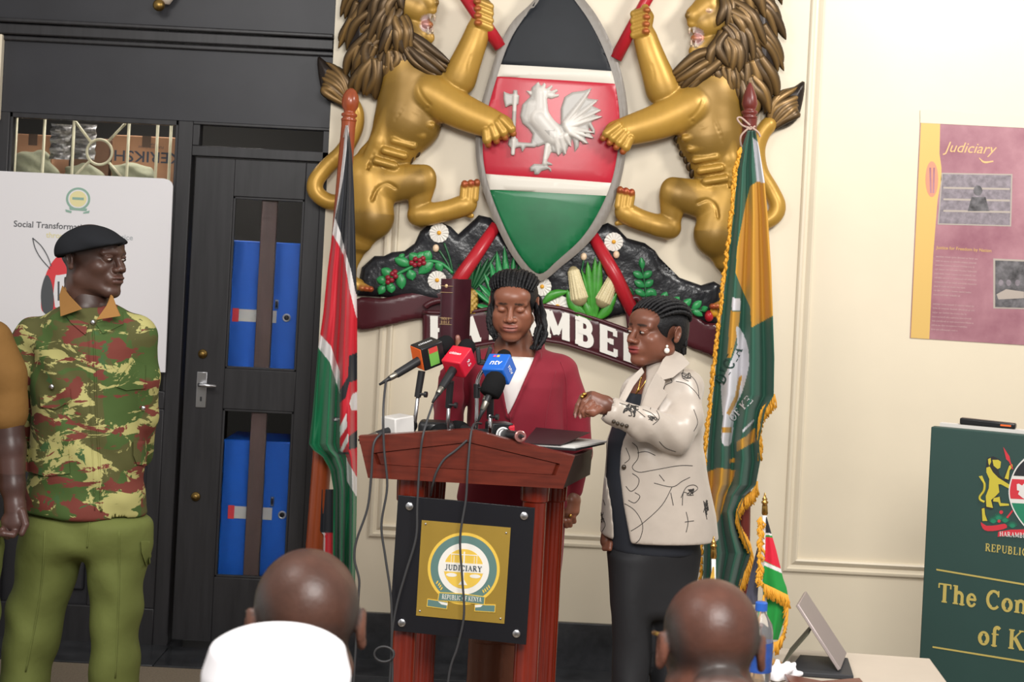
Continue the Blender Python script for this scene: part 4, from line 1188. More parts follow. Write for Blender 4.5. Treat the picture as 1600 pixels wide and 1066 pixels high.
    for i in range(9):
        t = i / 8
        s0 = (1200 + 6 * t, 194 + 8 * t); mid = (1206 + 30 * t + 4, 160 + 20 * t); tip = (1226 + 26 * (1 - abs(t - .35)), 140 + 34 * t)
        tip = (1252 - 6 * t, 133 + 48 * t) if t > .2 else (1250 - 90 * (.2 - t), 132 + 30 * (.2 - t))
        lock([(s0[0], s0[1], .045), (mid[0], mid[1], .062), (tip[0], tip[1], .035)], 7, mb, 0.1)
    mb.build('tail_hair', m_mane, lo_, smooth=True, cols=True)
    # mane
    man = [(1120, -60), (1160, -62), (1190, -30), (1206, 10), (1212, 60), (1210, 110), (1198, 150), (1184, 178), (1160, 172), (1138, 160), (1118, 146), (1104, 128), (1090, 134), (1066, 142), (1047, 140), (1050, 122), (1066, 106), (1090, 98), (1112, 86), (1124, 60), (1138, 36), (1136, 10), (1124, -10)]
    q = [(w(x, y, 0).x, w(x, y, 0).z) for x, y in s2(man, 3, True)]
    if sgn < 0: q = q[::-1]
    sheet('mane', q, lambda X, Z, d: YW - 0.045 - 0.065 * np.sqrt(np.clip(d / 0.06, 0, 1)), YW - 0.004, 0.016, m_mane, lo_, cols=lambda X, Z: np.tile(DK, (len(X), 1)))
    mb = MB()
    def tress(pts, r, n, spread, jit=2.0):
        for i in range(n):
            t = (i / (n - 1) - .5) if n > 1 else 0
            pp = []
            m_ = len(pts)
            for j, (x, y, o) in enumerate(pts):
                a_ = pts[max(0, j - 1)]; b_ = pts[min(m_ - 1, j + 1)]
                dx, dy = b_[0] - a_[0], b_[1] - a_[1]; l = math.hypot(dx, dy) or 1
                s_ = spread * t * (0.5 + 0.8 * j / (m_ - 1))
                pp.append((x - dy / l * s_ + rnd.uniform(-jit, jit), y + dx / l * s_ + rnd.uniform(-jit, jit), o + rnd.uniform(-.006, .006)))
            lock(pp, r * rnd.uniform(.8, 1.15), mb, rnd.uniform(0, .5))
    for pts, r, n, sp in (
        ([(1122, -46, .11), (1150, -54, .10), (1180, -38, .07)], 8, 5, 30),
        ([(1150, -34, .12), (1184, -20, .10), (1202, 18, .06)], 8, 5, 34), ([(1160, 0, .12), (1190, 24, .10), (1206, 68, .06)], 8, 5, 34),
        ([(1168, 44, .12), (1192, 74, .10), (1205, 116, .055)], 8, 5, 32), ([(1170, 80, .115), (1188, 112, .095), (1192, 152, .055)], 8, 5, 30),
        ([(1162, 100, .115), (1172, 136, .095), (1178, 172, .05)], 8, 5, 30), ([(1146, 104, .12), (1152, 134, .105), (1158, 166, .065)], 8, 4, 26),
        ([(1132, 104, .12), (1132, 126, .115), (1136, 152, .085)], 7.5, 4, 26), ([(1118, 100, .125), (1114, 118, .12), (1116, 138, .10)], 7, 3, 16),
        ([(1132, -24, .125), (1164, -8, .13), (1180, 34, .105)], 8.5, 5, 34), ([(1138, 8, .13), (1164, 30, .135), (1174, 78, .11)], 8.5, 5, 34),
        ([(1138, 34, .13), (1156, 58, .138), (1160, 104, .115)], 8.5, 4, 28), ([(1128, 56, .13), (1142, 78, .138), (1140, 112, .12)], 8.5, 4, 26),
        ([(1132, 52, .135), (1122, 74, .14), (1128, 106, .125)], 8, 4, 22), ([(1126, 82, .125), (1098, 102, .125), (1056, 130, .10)], 9, 4, 28),
        ([(1120, 98, .13), (1096, 114, .13), (1060, 138, .105)], 8, 3, 18), ([(1132, -12, .13), (1140, 12, .138), (1134, 44, .13)], 8, 3, 18), ([(1168, 120, .11), (1178, 150, .10), (1184, 180, .06)], 9, 5, 34), ([(1180, 92, .115), (1194, 122, .095), (1196, 156, .06)], 9, 4, 26), ([(1188, 40, .11), (1200, 70, .09), (1208, 104, .06)], 9, 4, 22), ([(1180, -10, .11), (1198, 20, .09), (1208, 56, .06)], 9, 4, 22), ([(1150, 128, .11), (1160, 148, .09), (1166, 172, .05)], 8, 4, 24)):
        tress(pts, r, n, sp)
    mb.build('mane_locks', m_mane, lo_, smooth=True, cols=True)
    # whisker-thin belly fur
    mb = MB()
    for i in range(6):
        x, y = 1057 + i * 4.5, 214 + i * 11
        lock([(x + 4, y - 4, .075), (x, y + 2, .07), (x + 3, y + 10, .06)], 4, mb, 0.6)
    mb.build('belly_fur', m_mane, lo_, smooth=True, cols=True)
    return lo_
lion(lambda x, y: (x, y), 5, 'golden rearing lion facing left beside the green flag')
# the other lion faces right; it hangs mirrored about the shield's axis
def TL(x, y):
    S = float(np.interp(y, [-60, 60, 200, 300, 350, 480], [1757, 1756, 1750, 1713, 1701, 1692]))
    xl = S - x
    return (xl, y - (x - xl) * 0.0507)
lion(TL, 9, 'golden rearing lion facing right beside the red and black flag')
# ================================================================ lectern
m_mahog = mat('mahogany', '#65271a', rough=0.3, spec=0.45, var=0.38, vscale=7, stretch=(1.2, 5, 9), coat=0.1)
m_mahogv = mat('mahogany_column', '#7a2413', rough=0.25, spec=0.5, var=0.35, vscale=6, stretch=(7, 7, 0.6), coat=0.15)
m_mahogd = mat('dark_mahogany', '#2a1715', rough=0.55, spec=.3, var=0.3, vscale=6, stretch=(1, 4, 6))
m_acry = mat('black_acrylic', '#1f1f23', rough=0.22, spec=0.5)
m_plq = mat('brushed_gold', '#b89743', rough=0.36, metal=0.45, var=0.1, vscale=3)
m_lgreen = mat('logo_green', '#5d7d78', rough=0.5)
m_lyel = mat('logo_yellow', '#e5bf4e', rough=0.5)
m_lwhite = mat('logo_white', '#e8e4dc', rough=0.5)
m_lnavy = mat('logo_navy', '#34454f', rough=0.5)
YLc = 4.40
lect = thing('lectern', 'mahogany lectern with gabled front, round columns and framed gold plaque', 'lectern', (P(735, 700, YLc).x, YLc + 0.2, 0.0))
ys = math.radians(3.0)
PF = Plane(P(735, 720, YLc), (-math.sin(ys), -math.cos(ys), 0))      # gabled front
nb = -PF.n                                                            # into the lectern
fo = [(560, 682), (575, 747), (880, 764), (898, 714), (732, 671)]
fi = [(583, 708), (589, 726), (868, 743), (875, 725), (732, 691)]
def ring_panel(nm, po, pi, lift_o, lift_i, m, parent):
    a = [PF.px(x, y, lift_o) for x, y in po]; b = [PF.px(x, y, lift_i) for x, y in pi]
    n = len(po); v = a + b
    f = [(i, (i + 1) % n, n + (i + 1) % n, n + i) for i in range(n)]
    return mesh_obj(nm, v, f, m, parent)
def shrink(p, c, k): return [(c[0] + (x - c[0]) * k, c[1] + (y - c[1]) * k) for x, y in p]
fa = MB()
for lv in ((fo, fi, 0.012, 0.012), (fi, shrink(fi, (731, 718), 0.975), 0.012, 0.002)):
    a = [PF.px(x, y, lv[2]) for x, y in lv[0]]; b = [PF.px(x, y, lv[3]) for x, y in lv[1]]; n = 5
    fa.add(a + b, [(i, (i + 1) % n, n + (i + 1) % n, n + i) for i in range(n)])
k2 = shrink(fi, (731, 718), 0.975); k3 = shrink(fi, (731, 718), 0.955)
fa.add([PF.px(x, y, .002) for x, y in k2] + [PF.px(x, y, .008) for x, y in k3], [(i, (i + 1) % 5, 5 + (i + 1) % 5, 5 + i) for i in range(5)])
fa.add([PF.px(x, y, .008) for x, y in k3], [(0, 1, 2, 3, 4)])
a = [PF.px(x, y, .012) for x, y in fo]; bb = [p + nb * 0.037 for p in a]
fa.add(a + bb, [(i, (i + 1) % 5, 5 + (i + 1) % 5, 5 + i) for i in range(5)] + [(9, 8, 7, 6, 5)])
fa.build('front_panel', m_mahog, lect, bevel=0.0)
# sides flare out towards the speaker
fl, flb, frb, fr_ = PF.px(560, 682), PF.px(575, 747), PF.px(880, 764), PF.px(898, 714)
backy = 0.38
br = P(926, 702, YLc + backy); brb = P(922, 742, YLc + backy)
bl = Vector((fl.x - 0.03, YLc + backy, br.z)); blb = Vector((flb.x - 0.03, YLc + backy, brb.z))
MB().prism([fr_, frb, brb, br], (-0.022, 0, 0)).build('side_panel', m_mahogd, lect, bevel=0.002)
MB().prism([fl, bl, blb, flb], (0.022, 0, 0)).build('side_panel', m_mahogd, lect, bevel=0.002)
zd = 1.175
top = [Vector((fl.x + 0.02, fl.y + .02, zd + .012)), Vector((fr_.x - 0.015, fr_.y + .02, zd - .004)), Vector((br.x, br.y, br.z - .002)), Vector((bl.x, bl.y, br.z))]
MB().prism(top, (0, 0, -0.02)).build('desk_top', m_mahog, lect, bevel=0.002)
MB().prism([flb + nb * .02, frb + nb * .02, brb, blb], (0, 0, 0.018)).build('underside', m_mahogd, lect)
# columns
def column(px, Y, r, fl_=False):
    c = P(px, 760, Y); z1 = c.z + 0.03
    n = 40 if fl_ else 24
    mb = MB()
    prof = [(0.12, 1.2), (0.15, 1.2), (0.16, 1.0), (z1 - 0.075, 1.0), (z1 - 0.07, 1.16), (z1 - 0.03, 1.2), (z1, 1.2)]
    v = []; 
    for h, k in prof:
        for q in range(n):
            t = 2 * math.pi * q / n
            rr = r * k * (1 - (0.08 * (q % 4 == 0) if fl_ else 0))
            v.append((c.x + rr * math.cos(t), c.y + rr * math.sin(t), h))
    m_ = len(prof)
    f = [(i * n + q, i * n + (q + 1) % n, (i + 1) * n + (q + 1) % n, (i + 1) * n + q) for i in range(m_ - 1) for q in range(n)] + [tuple(range(n)), tuple((m_ - 1) * n + q for q in range(n))]
    mb.add(v, f)
    mb.build('column', m_mahogv, lect, smooth=True, auto=40)
column(643, YLc + 0.08, 0.036); column(836, YLc + 0.08, 0.036)
column(676, YLc + 0.32, 0.034, True); column(866, YLc + 0.32, 0.034, True)
ba = P(740, 760, YLc)
MB().box((ba.x - 0.27, YLc + 0.0, 0.0), (ba.x + 0.30, YLc + 0.40, 0.06)).build('plinth', m_mahog, lect, bevel=0.01)
MB().box((ba.x - 0.25, YLc + 0.02, 0.06), (ba.x + 0.28, YLc + 0.38, 0.12)).build('plinth', m_mahog, lect, bevel=0.012)
# black board and plaque
PB = Plane(P(720, 890, YLc + 0.02), PF.n)
bo = [(622, 774), (608, 985), (822, 1008), (836, 794)]
p = [PB.px(x, y, 0.008) for x, y in bo]
board = MB().prism(p, nb * 0.008).build('board', m_acry, lect, bevel=0.001, label='black acrylic board with four steel studs')
for x, y in ((640, 791), (819, 806), (628, 973), (807, 990)):
    c = PB.px(x, y, 0.008)
    MB().lathe(c - PB.n * .02, [(0, 0.006), (0.02, 0.006), (0.02, .011), (0.026, .011), (0.028, .008)], 20, PB.n).build('stud', m_steel, board, smooth=True, auto=40)
pq = [PB.px(x, y, 0.0105) for x, y in ((659, 813), (650, 962), (788, 975), (798, 825))]
plq = MB().prism(pq, nb * 0.0025).build('plaque', m_plq, board, label='gold plaque with round green and white scales crest')
PQ = Plane(PB.o + PB.n * 0.0105, PF.n)
for x, y in ((665, 819), (791, 833), (656, 955), (782, 967)):
    c = PQ.px(x, y)
    MB().lathe(c, [(0, .003), (.0015, .003), (.002, .001)], 10, PQ.n).build('rivet', m_steel, plq, smooth=True)
# crest, drawn in its own upright frame on the plaque
cc = PQ.touv(PQ.px(724.5, 889)); K = (YLc + 0.01) / F
ca = math.radians(0.6)
def cu(pts, k=1 / 3.27):
    """crop pixels of the plaque -> plane coordinates"""
    out = []
    for x, y in pts:
        q = PQ.touv(PQ.px(540 + x / 3.27, 740 + y / 3.27)); out.append(q)
    return out
def CR_(r, m, lift, a0=0, a1=360):
    shape_uv('crest_disc', PQ, circ(cc[0], cc[1], r * K, None, 56, a0, a1), m, plq, lift)
CR_(56.5, m_lyel, .0006); CR_(52, m_lgreen, .0010); CR_(40, m_lwhite, .0014); CR_(31, m_lyel, .0018)
bw = 31.5 * K
shape_uv('crest_band', PQ, [(cc[0] - bw, cc[1] - 5.4 * K), (cc[0] + bw, cc[1] - 5.4 * K), (cc[0] + bw, cc[1] + 9.0 * K), (cc[0] - bw, cc[1] + 9.0 * K)], m_lwhite, plq, .0021)
# scales
def rect(x0, y0, x1, y1, m, l, nm='scales'): shape_uv(nm, PQ, [(cc[0] + x * K, cc[1] + y * K) for x, y in ((x0, y0), (x1, y0), (x1, y1), (x0, y1))], m, plq, l)
rect(-1.1, -25, 1.1, 27, m_lwhite, .0024); rect(-21, 21.5, 21, 22.8, m_lwhite, .0025)
for s_ in (-1, 1):
    rect(s_ * 20 - .4, 9, s_ * 20 + .4, 22, m_lwhite, .0024); rect(s_ * 16 - .4, 9, s_ * 16 + .4, 20, m_lwhite, .0024)
    shape_uv('scale_pan', PQ, circ(cc[0] + s_ * 18.5 * K, cc[1] - 10.5 * K, 8.5 * K, 3 * K, 20), m_lwhite, plq, .0024)
shape_uv('scale_foot', PQ, [(cc[0] - 7 * K, cc[1] - 25 * K), (cc[0] + 7 * K, cc[1] - 25 * K), (cc[0] + 1.5 * K, cc[1] - 17 * K), (cc[0] - 1.5 * K, cc[1] - 17 * K)], m_lwhite, plq, .0025)
h_ = 8.2 * K; wd = text_width('JUDICIARY') * h_
serif('lettering', 'JUDICIARY', on_plane(PQ, (cc[0] - wd * .5 * 1.02, cc[1] - 2.6 * K)), h_, m_lnavy, plq, depth=.0034)
# ribbon under the ring
for pts, m_, l in (([(418, 640), (414, 680), (519, 694), (523, 655)], m_lyel, .0024), ([(421, 643), (418, 676), (516, 690), (520, 658)], m_lgreen, .0028),
                   ([(660, 668), (657, 704), (764, 710), (767, 670)], m_lyel, .0024), ([(664, 672), (661, 700), (761, 706), (763, 674)], m_lgreen, .0028),
                   ([(472, 652), (522, 662), (520, 674), (490, 668)], m_lwhite, .0032), ([(705, 668), (660, 672), (662, 684), (690, 682)], m_lwhite, .0032),
                   (s2([(476, 606), (590, 612), (714, 628), (710, 672), (592, 656), (470, 650)], 1, True), m_lyel, .0034), ([(480, 610), (590, 616), (710, 631), (706, 667), (592, 652), (474, 647)], m_lgreen, .0038)):
    shape_uv('crest_ribbon', PQ, cu(pts), m_, plq, l)
q0 = cu([(492, 639)])[0]; q1 = cu([(694, 655)])[0]
h2 = 23 / 3.27 * K; tx = 'REPUBLIC OF KENYA'
wd = text_width(tx) * h2; L = math.hypot(q1[0] - q0[0], q1[1] - q0[1])
serif('lettering', tx, on_plane(PQ, q0, math.atan2(q1[1] - q0[1], q1[0] - q0[0])), h2, m_lwhite, plq, depth=.0045, wscale=L / wd)
for sx, pts in ((1, [(468, 556), (478, 566), (484, 576), (490, 588)]), (-1, [(733, 578), (724, 588), (714, 596), (704, 602)])):
    for x, y in pts:
        c = cu([(x, y)])[0]
        an = math.radians(60 if sx > 0 else 120)
        e = [(c[0] + (3.0 * K * math.cos(t) * math.cos(an) - 1.1 * K * math.sin(t) * math.sin(an)), c[1] + (3.0 * K * math.cos(t) * math.sin(an) + 1.1 * K * math.sin(t) * math.cos(an))) for t in [i * math.pi / 6 for i in range(12)]]
        shape_uv('laurel_leaf', PQ, e, m_lyel, plq, .0018)

# ================================================================ microphones
m_foam = mat('black_foam', '#1c1c1d', rough=0.95, spec=0.1, bump=0.5, bscale=160, bdist=0.002)
m_plas = mat('black_plastic', '#232325', rough=0.42)
m_chrome = mat('chrome', '#d5d5d8', rough=0.15, metal=1.0)
m_cable = mat('grey_cable', '#3a3a3c', rough=0.5)
m_orange = mat('orange_plastic', '#ee6a2b', rough=0.4)
m_blk2 = mat('gloss_black_plastic', '#1b1c1e', rough=0.3)
m_redc = mat('red_plastic', '#d01f35', rough=0.35)
m_bluec = mat('blue_plastic', '#1f66c9', rough=0.35)
m_whitec = mat('white_plastic', '#d9d6d2', rough=0.4)
m_print = mat('white_print', '#f2f2f2', rough=0.5)
m_greenp = mat('green_print', '#6fae4c', rough=0.5); m_redpp = mat('red_card', '#c8423e', rough=0.5)
def frame(a, upish):
    a = Vector(a).normalized(); u = Vector(upish); u = (u - a * u.dot(a)).normalized()
    return a, u, a.cross(u)
def cubeflag(mic, c, ax, up, half, mats, nm='cube_flag'):
    """channel cube on a microphone; mats = (all, tail face)"""
    a, u, s_ = frame(ax, up)
    o = MB().obox(c, a * half[0], s_ * half[1], u * half[2]).build(nm, mats[0], mic, bevel=0.004)
    if mats[1] is not mats[0]:
        MB().obox(Vector(c) - a * (half[0] + .0008), a * .001, s_ * (half[1] - .003), u * (half[2] - .003)).build('end_plate', mats[1], o, bevel=0.001)
    return o, a, u, s_
m_plug = mat('dull_plug_metal', '#8b867c', rough=.35, metal=.9)
def mic_body(mic, tail, head, r=0.014, conn=0.026, foam=(0.026, 0.05)):
    t = Vector(tail); h = Vector(head); d = (h - t).normalized(); L = (h - t).length
    MB().lathe(t, [(0, .005), (0.004, .0085), (conn * .9, .0095), (conn, .0095)], 16, d).build('plug', m_plug, mic, smooth=True, auto=40)
    MB().lathe(t - d * .035, [(0, .0035), (.03, .006), (.037, .008)], 12, d).build('cable_boot', m_plas, mic, smooth=True)
    MB().lathe(t + d * conn, [(0, r * .8), (.004, r * .85), ((L - conn) * .75, r), (L - conn, r * 1.25)], 18, d).build('handle', m_plas, mic, smooth=True, auto=40)
    R, l = foam
    MB().lathe(h - d * .005, [(-.004, R * .7), (0, R * .92), (l * .3, R), (l * .7, R * .95), (l * .9, R * .7), (l, R * .3)], 22, d).build('foam', m_foam, mic, smooth=True)
    return d
def stand(label, foot, bend, grip, base_r=None, m=m_steel):
    t = thing('mic_stand', label, 'stand', foot, 'small microphone stands on the lectern')
    f = Vector(foot)
    ps = [f] + [Vector(b) for b in bend]
    MB().tube(ps, 0.0058, 12).build('rod', m, t, smooth=True)
    MB().lathe(f, [(0, base_r or .05), (.004, base_r or .05), (.008, (base_r or .05) * .9), (.012, .012)], 28).build('foot', m_plas, t, smooth=True, auto=40)
    g = Vector(grip); e = ps[-1]; d = (g - e)
    MB().tube([e - d.normalized() * .03, g], [.010, .011], 14).build('clutch', m_plas, t, smooth=True, auto=40)
    MB().lathe(e + Vector((0, -.004, -.02)), [(0, .004), (.016, .004), (.018, .009), (.026, .009)], 14, (1, -.3, 0)).build('knob', m_plas, t, smooth=True, auto=40)
    return t
YM = YLc + 0.16
zt = zd + 0.012
def onto(px, py, Y): p = P(px, py, Y); return p
# --- orange ended cube
A = thing('microphone', 'microphone with black cube flag with orange end, foam windshield', 'microphone', P(655, 585, YM), 'news microphones on the lectern')
tA, hA = P(608, 592, YM - .06), P(672, 553, YM + .01)
d = mic_body(A, tA, hA + (hA - tA).normalized() * .035, foam=(.027, .055))
cA = P(669, 553, YM + .012)
cb, a, u, s_ = cubeflag(A, cA, Vector((.80, .52, .34)), (-.1, -.25, 1), (.038, .032, .036), (m_blk2, m_orange))
def face_text(par, c, n, up, txt, h, m, off, w=None, shear=0.15):
    n = Vector(n).normalized(); up = Vector(up); up = (up - n * up.dot(n)).normalized(); r = up.cross(n)
    if w is None: w = len(txt) * h * .62
    pl = Plane(Vector(c) + n * off, n, r)
    return plain_text('lettering', txt, on_plane(pl, (-w / 2, -h * .35)), h, m, par, depth=.0008, shear=shear, offset=0.01)
face_text(cb, cA, u, s_ * -1 if (s_ * -1).y > 0 else s_, 'citizen', .013, m_print, .0365)
sd = s_ if s_.x > 0 else -s_
MB().obox(cA + sd * .0325, sd * .0008, a * .016, u * .027).build('side_card', m_greenp, cb)
MB().obox(cA + sd * .0330 + u * .02, sd * .0008, a * .015, u * .008).build('side_card', m_redpp, cb)
stand('straight steel stand holding the orange-ended cube microphone', Vector((P(645, 676, YM).x, YM, zt)), [P(655, 605, YM)], P(659, 580, YM), .05)
# --- red cube
B = thing('microphone', 'microphone with bright red cube flag with white lettering', 'microphone', P(703, 600, YM), 'news microphones on the lectern')
tB, hB = P(684, 616, YM - .09), P(716, 565, YM)
mic_body(B, tB, hB + (hB - tB).normalized() * .035, foam=(.027, .055))
cB = P(717, 565, YM)
cb, a, u, s_ = cubeflag(B, cB, Vector((.42, .62, .60)), (-.25, -.5, .8), (.036, .034, .030), (m_redc, m_redc))
face_text(cb, cB, u, a, 'citizen', .011, m_print, .0305)
sd = s_ if s_.x > 0 else -s_
face_text(cb, cB, sd, u * 1.0 + a * .2 if False else a, '9.5', .014, m_print, .0345)
stand('chrome stand holding the bright red cube microphone', Vector((P(699, 672, YM + .03).x, YM + .03, zt)), [P(702, 622, YM + .02)], P(704, 596, YM + .01), .045)
# --- blue cube
C_ = thing('microphone', 'microphone with bright blue cube flag lettered ntv', 'microphone', P(775, 600, YM), 'news microphones on the lectern')
tC, hC = P(757, 628, YM - .1), P(778, 580, YM - .01)
mic_body(C_, tC, hC + (hC - tC).normalized() * .032, foam=(.024, .055))
cC = P(780, 577, YM)
cb, a, u, s_ = cubeflag(C_, cC, Vector((.28, .62, .62)), (-.3, -.5, .8), (.034, .036, .032), (m_bluec, m_bluec))
face_text(cb, cC + a * -.006, u, a, 'ntv', .021, m_print, .0325, w=.036)
MB().obox(cC + u * .0327 + a * .022 + s_ * .0, a * .004, s_ * .004, u * .0006).build('logo_dot', mat('yellow_print', '#f0c84a'), cb)
MB().obox(cC + u * .0327 + a * .022 - s_ * .012, a * .004, s_ * .004, u * .0006).build('logo_dot', mat('pink_print', '#d8569a'), cb)
sd = s_ if s_.x > 0 else -s_
face_text(cb, cC, sd, a, 'ntv', .019, m_print, .0365, w=.034)
# --- black foam mic in front of the blue cube
Dm = thing('microphone', 'slim microphone with large plain black foam ball before blue cube', 'microphone', P(764, 640, YM - .12), 'news microphones on the lectern')
mic_body(Dm, P(754, 642, YM - .15), P(766, 614, YM - .13), r=.010, conn=.028, foam=(.033, .07))
stand('chrome stand below the black foam ball microphone', Vector((P(767, 672, YM - .08).x, YM - .08, zt)), [P(766, 640, YM - .1)], P(766, 622, YM - .12), .04, m_chrome)
# --- bent chrome stand with clip
bs = thing('mic_stand', 'bent chrome stand with empty black clip beside blue cube', 'stand', Vector((P(745, 672, YM + .04).x, YM + .04, zt)), 'small microphone stands on the lectern')
f0 = Vector((P(744, 672, YM + .04).x, YM + .04, zt))
MB().tube(spline([f0, P(745, 640, YM + .04), P(745, 606, YM + .04), P(749, 588, YM + .04), P(757, 577, YM + .04), P(766, 572, YM + .05)], 6), .0062, 12).build('rod', m_chrome, bs, smooth=True)
MB().tube([P(745, 622, YM + .04), P(745, 600, YM + .04)], .010, 14).build('clutch', m_plas, bs, smooth=True, auto=40)
MB().lathe(P(748, 606, YM + .03), [(0, .004), (.012, .004), (.014, .010), (.024, .010)], 14, (1, -.2, 0)).build('knob', m_plas, bs, smooth=True, auto=40)
MB().lathe(f0, [(0, .04), (.006, .04), (.01, .012)], 24).build('foot', m_plas, bs, smooth=True, auto=40)
cl = P(757, 556, YM + .05)
MB().obox(cl + Vector((-.018, 0, 0)), (.006, 0, .004), (0, .02, 0), (-.004, 0, .024)).obox(cl + Vector((.012, 0, .006)), (.006, 0, -.004), (0, .02, 0), (.006, 0, .022)).obox(cl + Vector((-.002, 0, -.02)), (.016, 0, 0), (0, .018, 0), (0, 0, .008)).build('clip', m_plas, bs, bevel=.003)
# --- things lying on the desk
Em = thing('microphone', 'microphone in a white cube flag lying at the lectern edge', 'microphone', P(622, 672, YM - .05), 'microphones lying on the lectern')
cE = P(622, 664, YM - .02)
cb, a, u, s_ = cubeflag(Em, Vector((cE.x, cE.y, zt + .038)), Vector((.72, .66, .1)), (0, 0, 1), (.036, .034, .036), (m_whitec, m_whitec))
e0 = Vector((cE.x, cE.y, zt + .038))
mic_body(Em, e0 - a * .11 - u * .012, e0 + a * .02, r=.013, conn=.03, foam=(.026, .05))
Fm = thing('voice_recorder', 'black desk recorder with rounded case between the stands', 'recorder', P(678, 664, YM + .08), None)
rc_ = P(672, 662, YM + .10)
MB().box((rc_.x - .035, YM + .07, zt - .002), (rc_.x + .075, YM + .16, zt + .05)).build('case', m_plas, Fm, bevel=.014, seg=4)
MB().lathe((rc_.x + .01, YM + .07, zt + .026), [(0, .02), (.012, .02), (.014, .016)], 22, (0, -1, 0)).build('speaker_ring', m_blk2, Fm, smooth=True, auto=40)
Gm = thing('microphone', 'grey-barrelled microphone lying beside the black recorder', 'microphone', P(672, 672, YM), 'microphones lying on the lectern')
mic_body(Gm, Vector((P(664, 672, YM - .04).x, YM - .04, zt + .018)), Vector((P(684, 664, YM).x, YM + .02, zt + .024)), r=.014, conn=.03, foam=(.026, .05))
Hm = thing('microphone', 'black handheld microphone with brass plug lying behind the blue cube', 'microphone', P(735, 662, YM + .05), 'microphones lying on the lectern')
mic_body(Hm, Vector((P(752, 662, YM + .02).x, YM + .02, zt + .03)), Vector((P(722, 658, YM + .05).x, YM + .1, zt + .03)), r=.014, conn=.03, foam=(.024, .06))
Im = thing('microphone', 'microphone with a black cube flag bearing a white oval', 'microphone', P(778, 664, YM), 'microphones lying on the lectern')
i0 = Vector((P(780, 660, YM + .02).x, YM + .02, zt + .034))
cb, a, u, s_ = cubeflag(Im, i0, Vector((-.9, -.4, .0)), (0, 0, 1), (.034, .03, .032), (m_blk2, m_blk2))
MB().lathe(i0 + Vector((.012, -.033, 0)), [(0, .022), (.002, .022)], 26, (.45, -.9, 0)).build('oval_badge', m_print, cb)
MB().lathe(i0 + Vector((.0125, -.0345, 0)), [(0, .017), (.001, .017)], 26, (.45, -.9, 0)).build('badge_ring', m_blk2, cb)
MB().lathe(i0 + Vector((.013, -.0355, 0)), [(0, .015), (.001, .015)], 26, (.45, -.9, 0)).build('badge_face', m_print, cb)
MB().obox(i0 + Vector((.035, .0, .0)), (.012, 0, 0), (0, .02, 0), (0, 0, .026)).build('red_cap', m_redc, cb, bevel=.005)
mic_body(Im, i0 + a * .12, i0 - a * .0, r=.013, conn=.035, foam=(.024, .05))
Jm = thing('microphone', 'dark handheld microphone whose ringed end points at the viewer', 'microphone', P(806, 674, YM), 'microphones lying on the lectern')
j0 = P(813, 682, YLc - .03); j1 = Vector((P(790, 664, YM).x, YM, zt + .03))
mic_body(Jm, j0 + (j1 - j0).normalized() * .0, j1, r=.016, conn=.03, foam=(.024, .05))
MB().lathe(j0, [(0, .006), (-.004, .0135), (-.002, .0165), (.006, .0165)], 24, (j1 - j0)).build('end_ring', mat('rose_metal', '#b9817c', rough=.3, metal=.6), Jm, smooth=True, auto=40)

# document folder on the desk
fold = thing('document_folder', 'flat black document folder with papers on the lectern edge', 'folder', P(880, 684, YLc + .3))
fz = zd + 0.02
c1, c2, c3, c4 = P(818, 682, YLc + .12), P(900, 690, YLc + .1), P(946, 679, YLc + .30), P(868, 666, YLc + .36)
for p in (c1, c2, c3, c4): p.z = fz
MB().prism([c1, c2, c3, c4], (0, 0, -.007)).build('back_cover', m_plas, fold, bevel=.001)
pp = [c1.lerp(c3, .03), c2.lerp(c4, .03), c3.lerp(c1, .0) + Vector((.012, 0, 0)), c4]
MB().prism([p + Vector((0, 0, .005)) for p in pp], (0, 0, -.005)).build('papers', m_paper, fold)
c5 = P(922, 670, YLc + .30); c5.z = fz + .028
c6 = P(838, 665, YLc + .36); c6.z = fz + .028
MB().prism([c1 + Vector((.0, 0, .007)), c1.lerp(c2, .72) + Vector((0, 0, .009)), c5, c6], (0, 0, -.002)).build('front_cover', mat('maroon_black_card', '#2c2126', rough=.4), fold)

# cables
def cable(label, pts, r=0.0034, Y=YLc - 0.03):
    ps = []
    for q in pts:
        x, y = q[0], q[1]; yy = q[2] if len(q) > 2 else Y
        ps.append(P(x, y, yy) if yy != 'F' else None)
    end = ps[-1]
    if end.z > 0.02 and pts[-1][1] > 1000:
        ps += [Vector((end.x, end.y - .01, 0.25)), Vector((end.x + .03, end.y - .05, 0.006)), Vector((end.x + .3, end.y - .15, 0.005))]
    o = MB().tube(spline(ps, 6), r, 8).build('cable', m_cable, smooth=True)
    tag(o, label, 'cable', 'black microphone cables')
    return o
cable('black cable hanging from the orange-ended microphone, left of the plaque', [(603, 596, YM - .08), (599, 640, YLc - .02), (600, 700), (605, 760), (596, 820), (602, 870), (611, 935), (612, 1000), (609, 1066)])
cable('black cable from the white cube microphone, nearest the flag', [(598, 676, YLc - .01), (584, 694), (580, 745), (574, 795), (557, 845), (554, 875), (561, 905), (560, 935), (556, 1010)])
cable('black cable from the red cube microphone, crossing the board left edge', [(676, 632, YLc + .04), (662, 676), (656, 720), (652, 790), (650, 840), (634, 895), (620, 945), (612, 1000), (613, 1066)])
cable('black cable hanging straight down over the gold plaque', [(752, 662, YLc + .16), (738, 668, YLc), (731, 730), (728, 780), (719, 840), (722, 900), (725, 960), (715, 1010), (700, 1066)])
cable('thin black cable curving across the lectern gable', [(730, 688, YLc - .014), (712, 704, YLc - .015), (694, 718, YLc - .015), (682, 738, YLc - .015), (676, 758, YLc + .0), (673, 775, YLc + .05)])
lo_ = P(600, 1023, YLc - .05)
